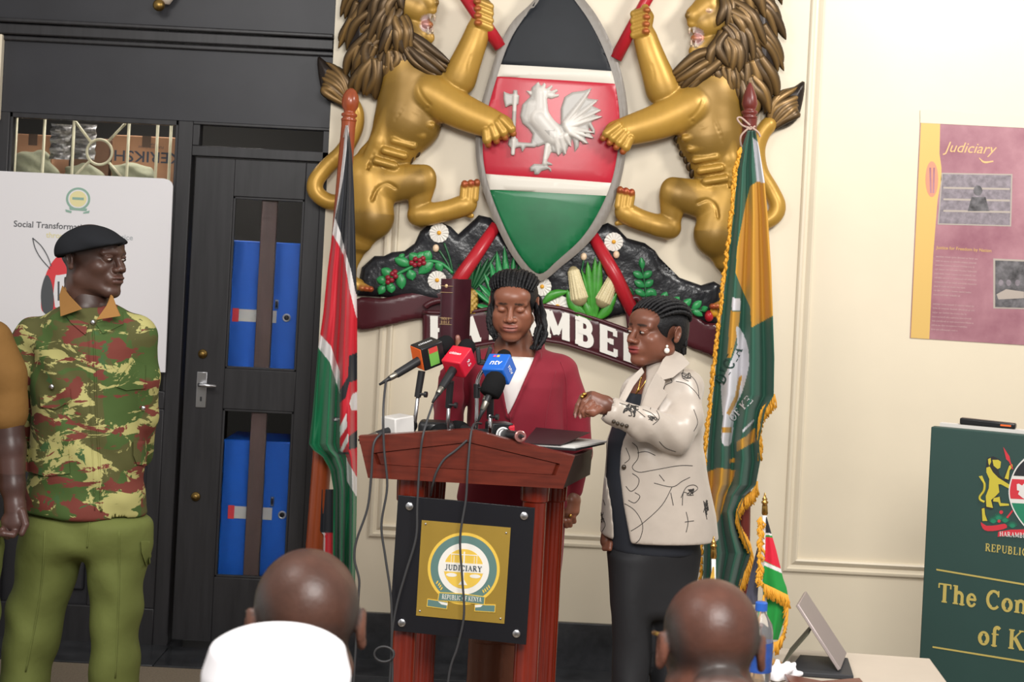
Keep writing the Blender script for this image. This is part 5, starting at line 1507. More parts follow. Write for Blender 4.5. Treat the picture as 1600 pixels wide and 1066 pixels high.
lp = [lo_ + Vector((.028 * math.cos(t * math.pi / 10), .004 * t / 10, .022 * math.sin(t * math.pi / 10))) for t in range(-2, 23)]
tag(MB().tube(lp, .0032, 8).build('cable_loop', m_cable, smooth=True), 'small loop of black cable low on the left of lectern', 'cable', 'black microphone cables')
# ================================================================ people
m_skin = mat('skin', vcol=True, rough=0.38, spec=0.5, var=0.10, vscale=28, bump=0.06, bscale=120, bdist=0.001)
m_hair = mat('black_hair', '#141315', rough=0.55, spec=0.35, bump=0.6, bscale=120, bdist=0.003, stretch=(1, 1, 1))
m_eye = mat('eye_white', '#a89d96', rough=0.25)
m_iris = mat('dark_iris', '#1a100c', rough=0.2)
m_pearl = mat('pearl', '#ece6dc', rough=0.2)
m_goldj = mat('gold_jewellery', '#d9ae5a', rough=0.25, metal=1.0)

class Xf:
    def __init__(s, origin, yaw=0, pitch=0, roll=0, k=1.0, kz=1.0):
        s.o = Vector(origin); s.k = k; s.kz = kz
        s.R = Matrix.Rotation(math.radians(yaw), 3, 'Z') @ Matrix.Rotation(math.radians(pitch), 3, 'X') @ Matrix.Rotation(math.radians(roll), 3, 'Y')
    def __call__(s, x, y, z): return s.o + s.R @ (Vector((x, y, z * s.kz)) * s.k)
    def at(s, local, world):
        s.o = Vector(world) - s.R @ (Vector((local[0], local[1], local[2] * s.kz)) * s.k); return s
def head_blob(X, h, skin, lip, male=False, eyes='open', neck=True, back=False, lo=-0.21, ear=True, bald=False, brow=None):
    c = X(0, 0, -0.03); R = 0.17 * X.k
    b = Blob(c - Vector((R, R, R + (0.02 if neck else 0))), c + Vector((R, R, R * 0.98)), h)
    k = X.k
    def E(p, r, kk=0.012, col=skin, mode='add', rot=None, ck=None):
        b.ell(X(*p), (r[0] * k, r[1] * k, r[2] * k * X.kz), col, kk * k, X.R.to_4x4() if rot is None else (X.R @ rot).to_4x4(), mode, ck)
    def Cc(p, q, r0, r1, kk=0.01, col=skin, mode='add', ck=None): b.cap(X(*p), X(*q), r0 * k, r1 * k, col, kk * k, mode, ck)
    w = 1.05 if male else 1.0
    E((0, 0.014, 0.032), (0.074 * w, 0.094, 0.084), 0.01)                       # skull
    E((0, -0.030, -0.030), (0.060 * w, 0.060, 0.082), 0.02)                     # face
    E((0, -0.050, 0.050), (0.058, 0.044, 0.040), 0.02)                          # forehead
    for s_ in (-1, 1):
        Cc((s_ * 0.050 * w, 0.004, -0.058), (s_ * 0.016, -0.072, -0.098), 0.020, 0.017, 0.022)  # jaw
        E((s_ * 0.040, -0.060, -0.020), (0.022, 0.022, 0.020), 0.018)            # cheek
        Cc((s_ * 0.010, -0.090 if male else -.084, 0.027), (s_ * 0.046, -0.076 if male else -.072, 0.026), 0.0065 if not male else 0.011, 0.006, 0.014)
    if not male:
        for s_ in (-1, 1): E((s_ * 0.036, -0.048, -0.052), (0.027, 0.030, 0.034), 0.022)
    E((0, -0.080, -0.098), (0.020, 0.018, 0.017), 0.016)                        # chin
    E((0, -0.085, -0.056), (0.032, 0.018, 0.026), 0.016)                        # muzzle
    if neck:
        Cc((0, 0.016, -0.06), (0, 0.034, lo), 0.061 * w if male else 0.048, 0.066 * w if male else 0.052, 0.02)
    if not back:
        for s_ in (-1, 1):
            E((s_ * 0.030, -0.098, 0.008), (0.016, 0.010 if male else .008, 0.009), 0.014, None, 'sub')
        # nose
        Cc((0, -0.090, 0.014), (0, -0.108, -0.020), 0.0075, 0.0105, 0.010)
        E((0, -0.110, -0.024), (0.0125, 0.0115, 0.0095), 0.006)
        for s_ in (-1, 1):
            E((s_ * 0.0145, -0.100, -0.028), (0.0095, 0.011, 0.0085), 0.005)
            E((s_ * 0.008, -0.110, -0.0345), (0.0042, 0.005, 0.003), 0.002, tuple(q * .35 for q in skin), 'sub')
        # lids and eyes
        for s_ in (-1, 1):
            E((s_ * 0.030, -0.079, 0.008), (0.0150, 0.0130, 0.0115), 0.005)
            if eyes == 'open': E((s_ * 0.030, -0.0815, 0.0150), (0.0155, 0.0120, 0.0050), 0.003)
            if brow: E((s_ * 0.031, -0.0930, 0.031), (0.020, 0.016, 0.0050), 0.002, brow, 'paint', Matrix.Rotation(s_ * 0.1, 3, 'Y'), 0.004)
            if eyes == 'closed':
                E((s_ * 0.030, -0.0925, 0.0005), (0.0145, 0.005, 0.0018), 0.002, tuple(q * .12 for q in skin), 'paint', None, 0.002)
        # mouth
        E((0, -0.0985, -0.0530), (0.0245, 0.0105, 0.0072), 0.004, lip, 'add', None, 0.003)
        E((0, -0.0965, -0.0655), (0.0220, 0.0110, 0.0092), 0.004, lip, 'add', None, 0.003)
        E((0, -0.1085, -0.0585), (0.0250, 0.0080, 0.0012), 0.0025, tuple(q * .3 for q in lip), 'sub')
    if ear:
        for s_ in (-1, 1):
            tilt = Matrix.Rotation(math.radians(-14), 3, 'X') @ Matrix.Rotation(s_ * math.radians(22), 3, 'Z')
            E((s_ * 0.079 * w, 0.018, 0.000), (0.0085, 0.0175, 0.0300), 0.006, skin, 'add', tilt)
            E((s_ * 0.0865 * w, 0.014, 0.003), (0.0060, 0.0095, 0.0185), 0.004, tuple(q * .75 for q in skin), 'sub', tilt)
            E((s_ * 0.080 * w, 0.010, -0.024), (0.007, 0.009, 0.009), 0.004)
    return b
def eyes_on(X, parent, look=(0, 0)):
    for s_ in (-1, 1):
        e = X(s_ * 0.030, -0.0825, 0.0065)
        mb = MB(); mb.ball((0, 0, 0), 0.0118 * X.k)
        mb.v = [X.R @ Vector((v.x * .98, v.y, v.z * .42)) + e for v in mb.v]
        o = mb.build('eye', m_eye, parent, smooth=True)
        p = X(s_ * 0.030 + look[0], -0.0910, 0.0068 + look[1])
        mb = MB(); mb.ball((0, 0, 0), 0.0060 * X.k); mb.v = [X.R @ Vector((v.x, v.y * .6, v.z * .85)) + p for v in mb.v]
        mb.build('iris', m_iris, o, smooth=True)
def lev(rows, Y, dep):
    """rows of (py, left px, right px[, half depth, depth shift]) -> stacked ovals"""
    out = []
    for r in rows:
        a = P(r[1], r[0], Y); c = P(r[2], r[0], Y)
        hd = r[3] if len(r) > 3 else dep; sh = r[4] if len(r) > 4 else 0
        out.append(((a.z + c.z) / 2, (a.x + c.x) / 2, Y + sh, (c.x - a.x) / 2, hd))
    return out
def to_floor(rows, Y, z, half, cx, hd): return rows + [(z, cx, Y, half, hd)]
def blob_for(x0, y0, x1, y1, Y, d0, d1, h, zmin=None):
    pts = [P(x, y, Y + q) for x in (x0, x1) for y in (y0, y1) for q in (-d0, d1)]
    lo = Vector((min(p.x for p in pts), Y - d0, min(p.z for p in pts) if zmin is None else zmin)); hi = Vector((max(p.x for p in pts), Y + d1, max(p.z for p in pts)))
    return Blob(lo, hi, h)
def folds(b, amp, fx, fz, ph=0.0, zc=None, zr=None):
    def fn(x, y, z):
        w = 1.0
        if zc is not None: w = np.exp(-((z - zc) / zr) ** 2)
        return amp * w * (np.sin(fz * z + fx * x + 9 * y + ph + 1.3 * np.sin(17 * x + 11 * z)) * 0.6 + 0.4 * np.sin(fz * 1.7 * z - fx * 1.4 * x + 2 * ph))
    return b.warp(fn)
from mathutils.bvhtree import BVHTree
def bvh(o):
    org = ORG[o.name]
    return BVHTree.FromPolygons([v.co + org for v in o.data.vertices], [tuple(p.vertices) for p in o.data.polygons])
def hit(tree, px, py, lift=0.0):
    c = Vector((0, 0, CH)); d = (P(px, py, 1.0) - c).normalized()
    r = tree.ray_cast(c, d)
    if r[0] is None: return None
    return r[0] + r[1] * lift * (1 if r[1].dot(d) < 0 else -1)
def seam(tree, pts, r, m, parent, nm='seam', lift=0.0, n=5):
    ps = [hit(tree, x, y, lift) for x, y in s2(pts, n)]
    ps = [p for p in ps if p is not None]
    run = []; out = None
    mb = MB()
    def flush():
        if len(run) > 1: mb.tube(run, r, 6)
    for p in ps:
        if run and (p - run[-1]).length > 0.06: flush(); run = []
        run.append(p)
    flush()
    if mb.v: out = mb.build(nm, m, parent, smooth=True)
    return out
def patch(tree, poly, thick, m, parent, nm, lift=0.001, cell=6):
    """cloth patch (pocket flap, collar) lying on a garment; poly in pixels"""
    bm = bmesh.new()
    bm.faces.new([bm.verts.new((x, y, 0)) for x, y in poly])
    xs = [p[0] for p in poly]; ys = [p[1] for p in poly]
    bmesh.ops.triangulate(bm, faces=bm.faces[:])
    for lo, hi, n in ((min(xs), max(xs), (1, 0, 0)), (min(ys), max(ys), (0, 1, 0))):
        k = int((hi - lo) / cell)
        for i in range(1, k + 1):
            c = lo + (hi - lo) * i / (k + 1)
            bmesh.ops.bisect_plane(bm, geom=bm.verts[:] + bm.edges[:] + bm.faces[:], plane_co=Vector(n) * c, plane_no=n)
    last = None; pos = []
    for v in bm.verts:
        pos.append(hit(tree, v.co.x, v.co.y, lift + thick))
    good = [p for p in pos if p is not None]
    if not good: bm.free(); return None
    ym = sum(p.y for p in good) / len(good)
    for v, p in zip(bm.verts, pos):
        v.co = p if (p is not None and abs(p.y - ym) < 0.12) else P(v.co.x, v.co.y, ym)
    be = [e for e in bm.edges if len(e.link_faces) == 1]
    r = bmesh.ops.extrude_edge_only(bm, edges=be)
    for v in [g for g in r['geom'] if isinstance(g, bmesh.types.BMVert)]: v.co.y += thick + lift + .004
    bm.verts.index_update()
    o = mesh_obj(nm, [v.co.copy() for v in bm.verts], [tuple(q.index for q in f.verts) for f in bm.faces], m, parent, True)
    bm.free(); fix_normals(o); sharp(o, 60)
    return o

# ---------------------------------------------------------------- speaker
YS = 4.95
m_redcloth = mat('maroon_cloth', '#83202f', rough=0.75, spec=0.25, sheen=0.1, var=0.1, vscale=9, bump=0.25, bscale=7, bdist=0.012)
m_blouse = mat('white_blouse', '#e4e0dc', rough=0.7, bump=0.25, bscale=14, bdist=0.006)
sp = thing('person', 'speaker in maroon jacket and white top behind the lectern, eyes lowered', 'person', (P(800, 760, YS).x, YS, 0))
SK = rgb('#986049'); LP = rgb('#a5625c')
X = Xf((0, 0, 0), yaw=-6, pitch=15, roll=-1, k=0.95, kz=.88).at((0, -0.088, 0.008), P(798, 485, YS - 0.12))
hb = head_blob(X, 0.0026, SK, LP, eyes='closed', neck=True, lo=-0.16, brow=(.03, .018, .013))
pts = [hb.surface()]
# chest, forearms and hands, legs of the same body
b = blob_for(700, 525, 910, 640, YS, .14, .1, .006)
nk = X(0, 0.03, -0.1)
b.cap(nk, P(802, 560, YS + .01), .052, .07, SK, .03)
b.stack(lev([(640, 745, 865, .085), (580, 735, 875, .085), (556, 750, 858, .075), (546, 775, 832, .06)], YS, .08), SK, .03)
pts.append(b.surface())
# right hand of the speaker behind the book, thumb on its cover
b = blob_for(680, 500, 745, 610, YS - .12, .09, .09, .0025)
wr = P(712, 582, YS - .10)
b.cap(wr, P(714, 558, YS - .09), .024, .030, SK, .012); b.cap(P(708, 560, YS - .085), P(722, 556, YS - .085), .024, .024, SK, .012)
b.chain([P(720, 560, YS - .13), P(717, 545, YS - .150), P(715, 527, YS - .152)], [.012, .011, .008], SK, .005)
for i, (x, y) in enumerate(((704, 540), (709, 534), (714, 532), (719, 536))):
    b.chain([P(x, y + 22, YS - .075), P(x - 1, y, YS - .060), P(x - 2, y - 12, YS - .07)], [.0095, .009, .008], SK, .003)
b.ell(P(715, 528, YS - .158), (.006, .004, .008), rgb('#c08a80'), .002)
pts.append(b.surface())
# left hand hanging beside the lectern
b = blob_for(868, 745, 910, 850, YS - .02, .08, .08, .0025)
b.cap(P(895, 756, YS - .02), P(892, 776, YS - .03), .025, .027, SK, .012)
b.cap(P(890, 782, YS - .03), P(886, 800, YS - .035), .026, .024, SK, .014, fy=1.3); b.cap(P(897, 784, YS - .03), P(896, 798, YS - .035), .020, .020, SK, .014, fy=1.3)
for i, (x, l_) in enumerate(((879, 812), (884, 818), (890, 817), (896, 811))):
    b.chain([P(x + 1, 800, YS - .04), P(x - 1, l_ - 4, YS - .05), P(x + 1, l_ + 4, YS - .035)], [.0105, .0098, .0082], SK, .003)
b.chain([P(881, 780, YS - .055), P(876, 794, YS - .07), P(878, 806, YS - .075)], [.013, .011, .009], SK, .005)
pts.append(b.surface())
b = Blob((P(735, 1000, YS).x - .05, YS - .12, 0), (P(850, 1000, YS).x + .1, YS + .12, .62), .009)
for x in (762, 812):
    c = P(x, 1000, YS)
    b.cap((c.x, YS, .60), (c.x - .005, YS + .02, .33), .062, .056, SK, .02); b.cap((c.x - .005, YS + .02, .33), (c.x - .01, YS + .015, .09), .056, .034, SK, .02)
    b.cap((c.x - .01, YS + .01, .075), (c.x - .01, YS - .10, .03), .034, .026, SK, .02)
pts.append(b.surface())
b = Blob((P(690, 700, YS).x - .03, YS - .16, .5), (P(920, 700, YS).x + .03, YS + .12, P(800, 560, YS).z), .010)
b.chain([P(802, 570, YS), P(805, 700, YS), P(800, 780, YS)], [.07, .09, .10], SK, .03)
for x in (762, 812):
    c = P(x, 1000, YS); b.cap(P(x + (12 if x < 790 else 8), 800, YS), (c.x, YS, .52), .075, .062, SK, .03)
b.chain([P(802, 585, YS), P(880, 590, YS), P(899, 640, YS), P(902, 710, YS - .01), P(894, 768, YS - .02)], [.05, .042, .036, .032, .026], SK, .01)
b.chain([P(802, 585, YS), P(727, 590, YS), P(702, 630, YS - .03), P(700, 658, YS - .06), P(712, 582, YS - .10)], [.05, .042, .036, .034, .024], SK, .01)
pts.append(b.surface())
V, Fc, Cc_ = merge_meshes(pts)
mesh_obj('body', V, Fc, m_skin, sp, True, Cc_)
# blouse
b = blob_for(720, 545, 900, 720, YS, .17, .1, .006)
b.stack(lev([(720, 740, 872, .118), (640, 742, 870, .118), (590, 738, 872, .112), (562, 745, 862, .095), (555, 752, 856, .088)], YS, .1), (1, 1, 1), .02, rnd=.012)
b.build('blouse', m_blouse, sp)
# jacket
b = blob_for(660, 525, 950, 830, YS, .2, .16, .0055)
b.stack(lev([(790, 712, 896, .150), (740, 722, 892, .145), (690, 732, 884, .138), (640, 730, 884, .140), (600, 724, 886, .136), (575, 726, 884, .118), (556, 746, 864, .092), (544, 768, 846, .070), (536, 778, 836, .06)], YS, .13), (1, 1, 1), .02, rnd=.02)
b.cap(P(735, 572, YS), P(870, 575, YS), .048, .048, (1, 1, 1), .04)
b.chain([P(880, 582, YS + .01), P(899, 640, YS + .0), P(902, 710, YS - .01), P(895, 765, YS - .02)], [.052, .048, .044, .036], (1, 1, 1), .018)
b.chain([P(727, 582, YS), P(702, 630, YS - .03), P(700, 658, YS - .06)], [.050, .046, .043], (1, 1, 1), .018)
b.chain([P(700, 660, YS - .06), P(704, 620, YS - .09), P(706, 582, YS - .10)], [.044, .042, .040], (1, 1, 1), .012)
# collar rolls
b.chain([P(776, 540, YS + .02), P(774, 556, YS - .07), P(784, 600, YS - .128), P(795, 650, YS - .142)], [.016, .013, .010, .008], (1, 1, 1), .010)
b.chain([P(842, 540, YS + .02), P(838, 556, YS - .07), P(818, 600, YS - .130), P(796, 650, YS - .146)], [.018, .015, .011, .008], (1, 1, 1), .010)
vp = [P(x, y, YS - .12) for x, y in ((766, 515), (852, 515), (836, 556), (818, 594), (794, 650), (784, 604), (774, 556))]
b.relief([(p.x, p.z) for p in vp], YS - .25, YS + .02, .006, None, .006, 'sub')
b.cap(P(700, 580, YS - .10), P(712, 566, YS - .10), .028, .028, None, .004, 'sub')
# side pleats of the peplum
folds(b, .0035, 30, 18, 0.4)
jk = b.build('jacket', m_redcloth, sp, smooth_it=2)
tj = bvh(jk)
seam(tj, [(796, 648), (800, 672), (806, 720)], .0022, m_redcloth, jk, lift=.001)
seam(tj, [(868, 580), (858, 620), (852, 660), (848, 700)], .0018, m_redcloth, jk)
seam(tj, [(876, 566), (884, 592), (886, 640), (886, 690)], .002, m_redcloth, jk)
# skirt
b = Blob((P(700, 800, YS).x, YS - .2, .52), (P(910, 800, YS).x, YS + .18, 1.08), .008)
cx = P(800, 800, YS).x
b.stack([(1.06, cx, YS, .165, .12), (.95, cx, YS, .175, .125), (.75, cx, YS, .165, .12), (.55, cx - .004, YS, .150, .115)], (1, 1, 1), .01, rnd=.006)
folds(b, .003, 40, 3)
b.build('skirt', m_redcloth, sp)
# shoes
for x in (762, 812):
    c = P(x, 1000, YS)
    b = Blob((c.x - .07, YS - .18, 0), (c.x + .05, YS + .08, .1), .006)
    b.cap((c.x - .01, YS + .02, .045), (c.x - .01, YS - .11, .02), .036, .030, (1, 1, 1), .01)
    b.build('shoe', m_plas, sp)
# hair: braids pulled back with loose twists
def hair_cap(X, h, parent, grow=0.010, line=0.062, name='hair', low=-.07, cut_side=.0):
    c = X(0, 0, 0.02); R = .16 * X.k
    b = Blob(c - Vector((R, R, R)), c + Vector((R, R, R)), h)
    k = X.k
    b.ell(X(0, 0.016, 0.034), ((.074 + grow) * k, (.094 + grow) * k, (.084 * X.kz + grow) * k), (1, 1, 1), .005, X.R.to_4x4())
    b.ell(X(0, 0.05, -.02), (.062 * k, .06 * k, .06 * k), (1, 1, 1), .02, X.R.to_4x4())
    b.ell(X(0, -.10, line - .085), (.080 * k, .095 * k, .085 * X.kz * k), None, .006, X.R.to_4x4(), 'sub')
    b.ell(X(0, -.02, low - .07), (.12 * k, .07 * k, .09 * k), None, .006, X.R.to_4x4(), 'sub')
    for s_ in (-1, 1):
        b.ell(X(s_ * .09, .004, -.01), (.03 * k, .028 * k, .04 * k), None, .006, X.R.to_4x4(), 'sub')
    return b
def twist(mb, pts, r, n=7, rng=random):
    ps = spline(pts, 10); m_ = len(ps); f0 = random.uniform(0, 6.28)
    rs = [r * (1 + .2 * math.sin(f0 + i * random.uniform(1.1, 1.4))) * (1 - .55 * max(0, (i / m_ - .75) / .25)) * (.45 + .55 * min(1, i / (m_ * .22))) for i in range(m_)]
    mb.tube(ps, rs, n)
b = hair_cap(X, .003, sp, grow=.007, line=.076)
b.build('hair', m_hair, sp)
mb = MB(); rr = random.Random(4)
for i in range(15):       # cornrows over the top
    a = -72 + i * 10.3 + rr.uniform(-2, 2); t = math.radians(a)
    p = []
    for j in range(7):
        q = math.radians(38 + j * 20 + rr.uniform(-2, 2))
        p.append(X(.083 * math.sin(t) * (0.6 + .4 * math.sin(q)), .016 - .100 * math.cos(q) * math.cos(t * .6), .034 + .094 * math.sin(q) * math.cos(t) ** .5))
    twist(mb, p, .0058)
for i in range(9):        # hanging on the right shoulder
    x0 = 838 + rr.uniform(-4, 9); yy = YS - .04 - rr.random() * .06
    twist(mb, [P(x0 - 2, 466 + rr.uniform(-8, 8), YS - .02), P(x0 + 4 + rr.uniform(-2, 4), 500, yy), P(x0 + 3 + rr.uniform(-6, 4), 525, yy - .02), P(x0 - 2 + rr.uniform(-8, 4), 538 + rr.uniform(-4, 10), yy - .035)], .0072)
for i in range(6):        # on the left side
    x0 = 766 + rr.uniform(-3, 4)
    twist(mb, [P(x0 + 6, 462, YS - .02), P(x0 + rr.uniform(-4, 2), 492, YS - .05), P(x0 + 3 + rr.uniform(-5, 3), 515, YS - .06), P(x0 + 6 + rr.uniform(-6, 4), 530 + rr.uniform(-6, 6), YS - .08)], .0066)
mb.build('braids', m_hair, sp, smooth=True, norm=False)
MB().ball(X(.083, .0, -.034), .0065 * 1).build('earring', m_pearl, sp, smooth=True)
# ring on the hanging hand
MB().ball(P(891, 806, YS - .065), .006).build('finger_ring', m_goldj, sp, smooth=True)

# ---------------------------------------------------------------- the book she holds up
m_bible = mat('burgundy_leather', '#3c1620', rough=0.35, var=0.2, vscale=20, bump=0.12, bscale=80, bdist=0.001)
m_giltp = mat('gilt_print', '#b99a72', rough=0.4, metal=0.4)
bk = thing('holy_bible', 'thick burgundy leather book held upright beside the speaker face', 'book', P(700, 558, YS - .14))
ya = math.radians(26)
o0 = P(701, 436, YS - .15); o1 = P(697, 556, YS - .15)
upv = (o0 - o1).normalized(); L = (o0 - o1).length
rt = Vector((math.cos(ya * .4), -math.sin(ya * .4) * 0, 0)); 
dirn = Vector((math.sin(ya), math.cos(ya), 0)); dirn = (dirn - upv * dirn.dot(upv)).normalized(); rt = dirn.cross(upv).normalized()
cc_ = (o0 + o1) / 2
tk = .026; cw = .105     # half thickness, cover depth
# spine: rounded slab; covers; pages
nseg = 10; pr = []
for i in range(nseg + 1):
    t = math.pi * i / nseg
    pr.append((-tk * math.cos(t), -.012 * math.sin(t)))
outp = [(u_, v_) for u_, v_ in pr] + [(tk, cw), (tk - .003, cw), (tk - .003, .0), (-tk + .003, .0), (-tk + .003, cw), (-tk, cw)]
vs = [cc_ + rt * u_ + dirn * v_ for u_, v_ in outp]
MB().prism([p - upv * (L / 2) for p in vs], upv * L).build('cover', m_bible, bk, smooth=True, auto=30)
MB().obox(cc_ + dirn * (cw / 2), rt * (tk - .003), dirn * (cw / 2 - .002), upv * (L / 2 - .004)).build('pages', mat('page_edges', '#b3a9a0', rough=.6), bk)
sp_pl = Plane(cc_ - dirn * .0125, -dirn, rt)
z0 = sp_pl.touv(cc_)
for dz, hh in ((.078, .0008), (.098, .0008), (-.022, .0008), (-.002, .0008)):
    MB().obox(cc_ - dirn * .0095 + upv * dz, rt * (tk * .8), dirn * .0035, upv * .0007).build('gilt_line', m_giltp, bk)
for i, tx in enumerate(('HOLY', 'BIBLE')):
    h3 = .0085; w3 = text_width(tx) * h3
    serif('lettering', tx, lambda u_, v_, l, i=i, w3=w3: cc_ + rt * (u_ - w3 / 2) + upv * (v_ - .008 - i * .0115) - dirn * (.0125 + l), h3, m_giltp, bk, depth=.0006)
MB().ball(cc_ - dirn * .012 + upv * .098, (.006, .002, .006)).build('gilt_star', m_giltp, bk)

# ---------------------------------------------------------------- woman in the satin jacket
YR = 4.66
m_satin = mat('ivory_satin', '#b8aca0', rough=0.34, spec=0.5, sheen=0.2, var=0.14, vscale=5, bump=0.35, bscale=6, bdist=0.014)
m_inkl = mat('ink_print', '#2a2724', rough=0.5)
m_navy = mat('dark_navy_cloth', '#23262e', rough=0.75, bump=0.2, bscale=9, bdist=.008)
m_btrous = mat('black_trousers', '#232326', rough=0.7, var=.1, bump=0.3, bscale=5, bdist=.015)
wm = thing('person', 'woman in ivory satin jacket with ink-line print, reaching towards the lectern', 'person', (P(1030, 900, YR).x, YR, 0))
SK2 = rgb('#84523f'); LP2 = rgb('#96303c')
X2 = Xf((0, 0, 0), yaw=-54, pitch=3, roll=0, k=0.95, kz=.86).at((0, -0.09, 0.008), P(993, 518, YR - .06))
hb = head_blob(X2, .0026, SK2, LP2, eyes='open', neck=True, lo=-.17, brow=(.025, .014, .010))
pts = [hb.surface()]
b = blob_for(960, 560, 1110, 660, YR, .13, .13, .006)
b.cap(X2(0, .03, -.09), P(1028, 598, YR + .0), .052, .062, SK2, .03)
b.stack(lev([(660, 975, 1085, .10), (610, 975, 1085, .10), (588, 990, 1070, .085)], YR, .09), SK2, .03)
pts.append(b.surface())
# reaching hand, seen from its back, fingers drooping
YH = YR - .24
b = blob_for(885, 595, 975, 670, YH, .07, .07, .0022)
b.cap(P(962, 642, YH), P(946, 632, YH), .024, .022, SK2, .01)
b.cap(P(946, 631, YH), P(926, 622, YH), .022, .020, SK2, .012); b.cap(P(940, 638, YH - .005), P(924, 632, YH - .005), .018, .016, SK2, .012)
for q in ([(924, 616, .010), (910, 620, .015), (903, 634, .012), (899, 648, .008)], [(922, 622, -.008), (913, 628, -.012), (909, 640, -.012), (907, 650, -.012)], [(924, 630, -.02), (917, 636, -.026), (912, 644, -.026), (913, 650, -.024)], [(928, 636, -.026), (923, 642, -.034), (919, 648, -.034)]):
    ps = [P(x, y, YH + d_) for x, y, d_ in q]
    b.chain(ps, [.0095, .0088, .0080, .0068][:len(ps)], SK2, .003)
b.chain([P(936, 640, YH - .02), P(926, 646, YH - .035), P(918, 643, YH - .045)], [.012, .010, .008], SK2, .004)
b.ell(P(899, 650, YH - .001), (.004, .004, .008), rgb('#c49a90'), .001); b.ell(P(907, 652, YH - .018), (.004, .004, .006), rgb('#c49a90'), .001)
pts.append(b.surface())
# other hand at her side
b = blob_for(930, 820, 975, 880, YR - .02, .06, .06, .003)
b.cap(P(950, 832, YR - .02), P(949, 846, YR - .03), .020, .022, SK2, .01)
for i in range(4): b.chain([P(945 + i * 3, 848, YR - .03 - i * .008), P(944 + i * 3, 858, YR - .04 - i * .008)], [.008, .007], SK2, .003)
pts.append(b.surface())
b = Blob((P(930, 700, YR).x - .03, YR - .30, P(1020, 860, YR).z - .02), (P(1110, 700, YR).x + .03, YR + .12, P(1020, 600, YR).z), .010)
b.chain([P(1030, 615, YR), P(1066, 616, YR - .03), P(1070, 650, YR - .10), P(1056, 682, YR - .15), P(1010, 664, YR - .20), P(956, 640, YR - .236)], [.045, .042, .036, .034, .030, .022], SK2, .01)
b.chain([P(1020, 615, YR), P(992, 640, YR + .03), P(975, 720, YR + .02), P(952, 835, YR - .02)], [.045, .036, .030, .020], SK2, .01)
pts.append(b.surface())
V, Fc, Cc_ = merge_meshes(pts)
mesh_obj('body', V, Fc, m_skin, wm, True, Cc_)
eyes_on(X2, wm, (-.003, .0))
# dark top and trousers
b = blob_for(935, 590, 1110, 860, YR, .17, .14, .006)
b.stack(lev([(860, 948, 1092, .13), (760, 946, 1085, .14), (690, 950, 1080, .135), (640, 966, 1078, .125), (618, 972, 1070, .105), (610, 978, 1062, .09)], YR, .12), (1, 1, 1), .02, rnd=.012)
b.build('top', m_navy, wm)
b = Blob((P(930, 900, YR).x, YR - .2, .06), (P(1120, 900, YR).x + .03, YR + .2, P(1020, 800, YR).z), .008)
zf = lambda py, px=1020: P(px, py, YR).z
b.stack(lev([(960, 962, 1078, .09), (900, 954, 1086, .11), (860, 950, 1092, .125), (805, 950, 1092, .13)], YR, .12), (1, 1, 1), .03, rnd=.03)
for (xa, xb, dy) in ((953, 1016, -.03), (1016, 1086, .03)):
    a = lev([(860, xa - 2, xb + 4, .09, dy), (900, xa, xb, .09, dy), (1000, xa + 2, xb - 3, .085, dy), (1066, xa + 2, xb - 6, .085, dy)], YR, .09)
    e = a[-1]
    a.append((.08, e[1] - .012, e[2], .075, .085))
    b.stack(a, (1, 1, 1), .03, rnd=.01)
folds(b, .004, 26, 10)
b.build('trousers', m_btrous, wm, smooth_it=2)
for dx in (-.01, .12):
    c = P(985, 1066, YR); b = Blob((c.x + dx - .16, YR - .14, 0), (c.x + dx + .09, YR + .09, .12), .006)
    b.cap((c.x + dx + .03, YR, .045), (c.x + dx - .10, YR - .05, .03), .042, .034, (1, 1, 1), .01)
    b.build('shoe', m_plas, wm)
# jacket
b = blob_for(925, 540, 1140, 870, YR, .36, .2, .0055)
b.stack(lev([(838, 938, 1122, .165), (800, 940, 1118, .16), (750, 944, 1108, .152), (700, 948, 1100, .148), (650, 958, 1096, .142), (615, 970, 1092, .128), (592, 986, 1082, .105), (576, 1004, 1064, .08), (566, 1014, 1054, .06)], YR, .14), (1, 1, 1), .02, rnd=.006)
b.cap(P(1000, 606, YR - .02), P(1072, 606, YR + .02), .05, .055, (1, 1, 1), .04)
b.chain([P(1068, 612, YR - .03), P(1070, 650, YR - .10), P(1056, 682, YR - .15)], [.056, .052, .050], (1, 1, 1), .02)
b.chain([P(1056, 682, YR - .15), P(1010, 664, YR - .20), P(958, 643, YR - .235)], [.050, .045, .037], (1, 1, 1), .016)
gap = [(974, 560), (1016, 556), (1010, 600), (1000, 640), (985, 672), (974, 690), (970, 740), (976, 790), (992, 880), (962, 880), (957, 800), (950, 750), (952, 690), (960, 650), (966, 620), (980, 590)]
b.relief([(P(x, y, YR - .12).x, P(x, y, YR - .12).z) for x, y in gap], YR - .40, YR + .02, .004, None, .004, 'sub')
b.chain([P(1056, 682, YR - .15), P(1010, 664, YR - .20), P(960, 643, YR - .235)], [.050, .045, .037], (1, 1, 1), .012)
b.cap(P(957, 643, YR - .235), P(940, 634, YR - .235), .029, .032, None, .004, 'sub')
b.chain([P(1020, 580, YR + .09), P(1058, 566, YR + .05), P(1062, 572, YR - .0)], [.014, .016, .014], (1, 1, 1), .01)
# hem hollow so that the jacket hangs open below
b.stack(lev([(880, 950, 1108, .145), (815, 954, 1100, .14)], YR, .14), None, .006, mode='sub')
def crease(x, y, z): return 0.0028 * np.sin(60 * (x * .7 + z) + 5 * np.sin(14 * x)) * np.exp(-((z - zf(672)) / .07) ** 2) + .002 * np.sin(22 * z + 18 * x + 3 * np.sin(9 * z))
b.warp(crease)
sj = b.build('jacket', m_satin, wm, smooth_it=2)
tj = bvh(sj)
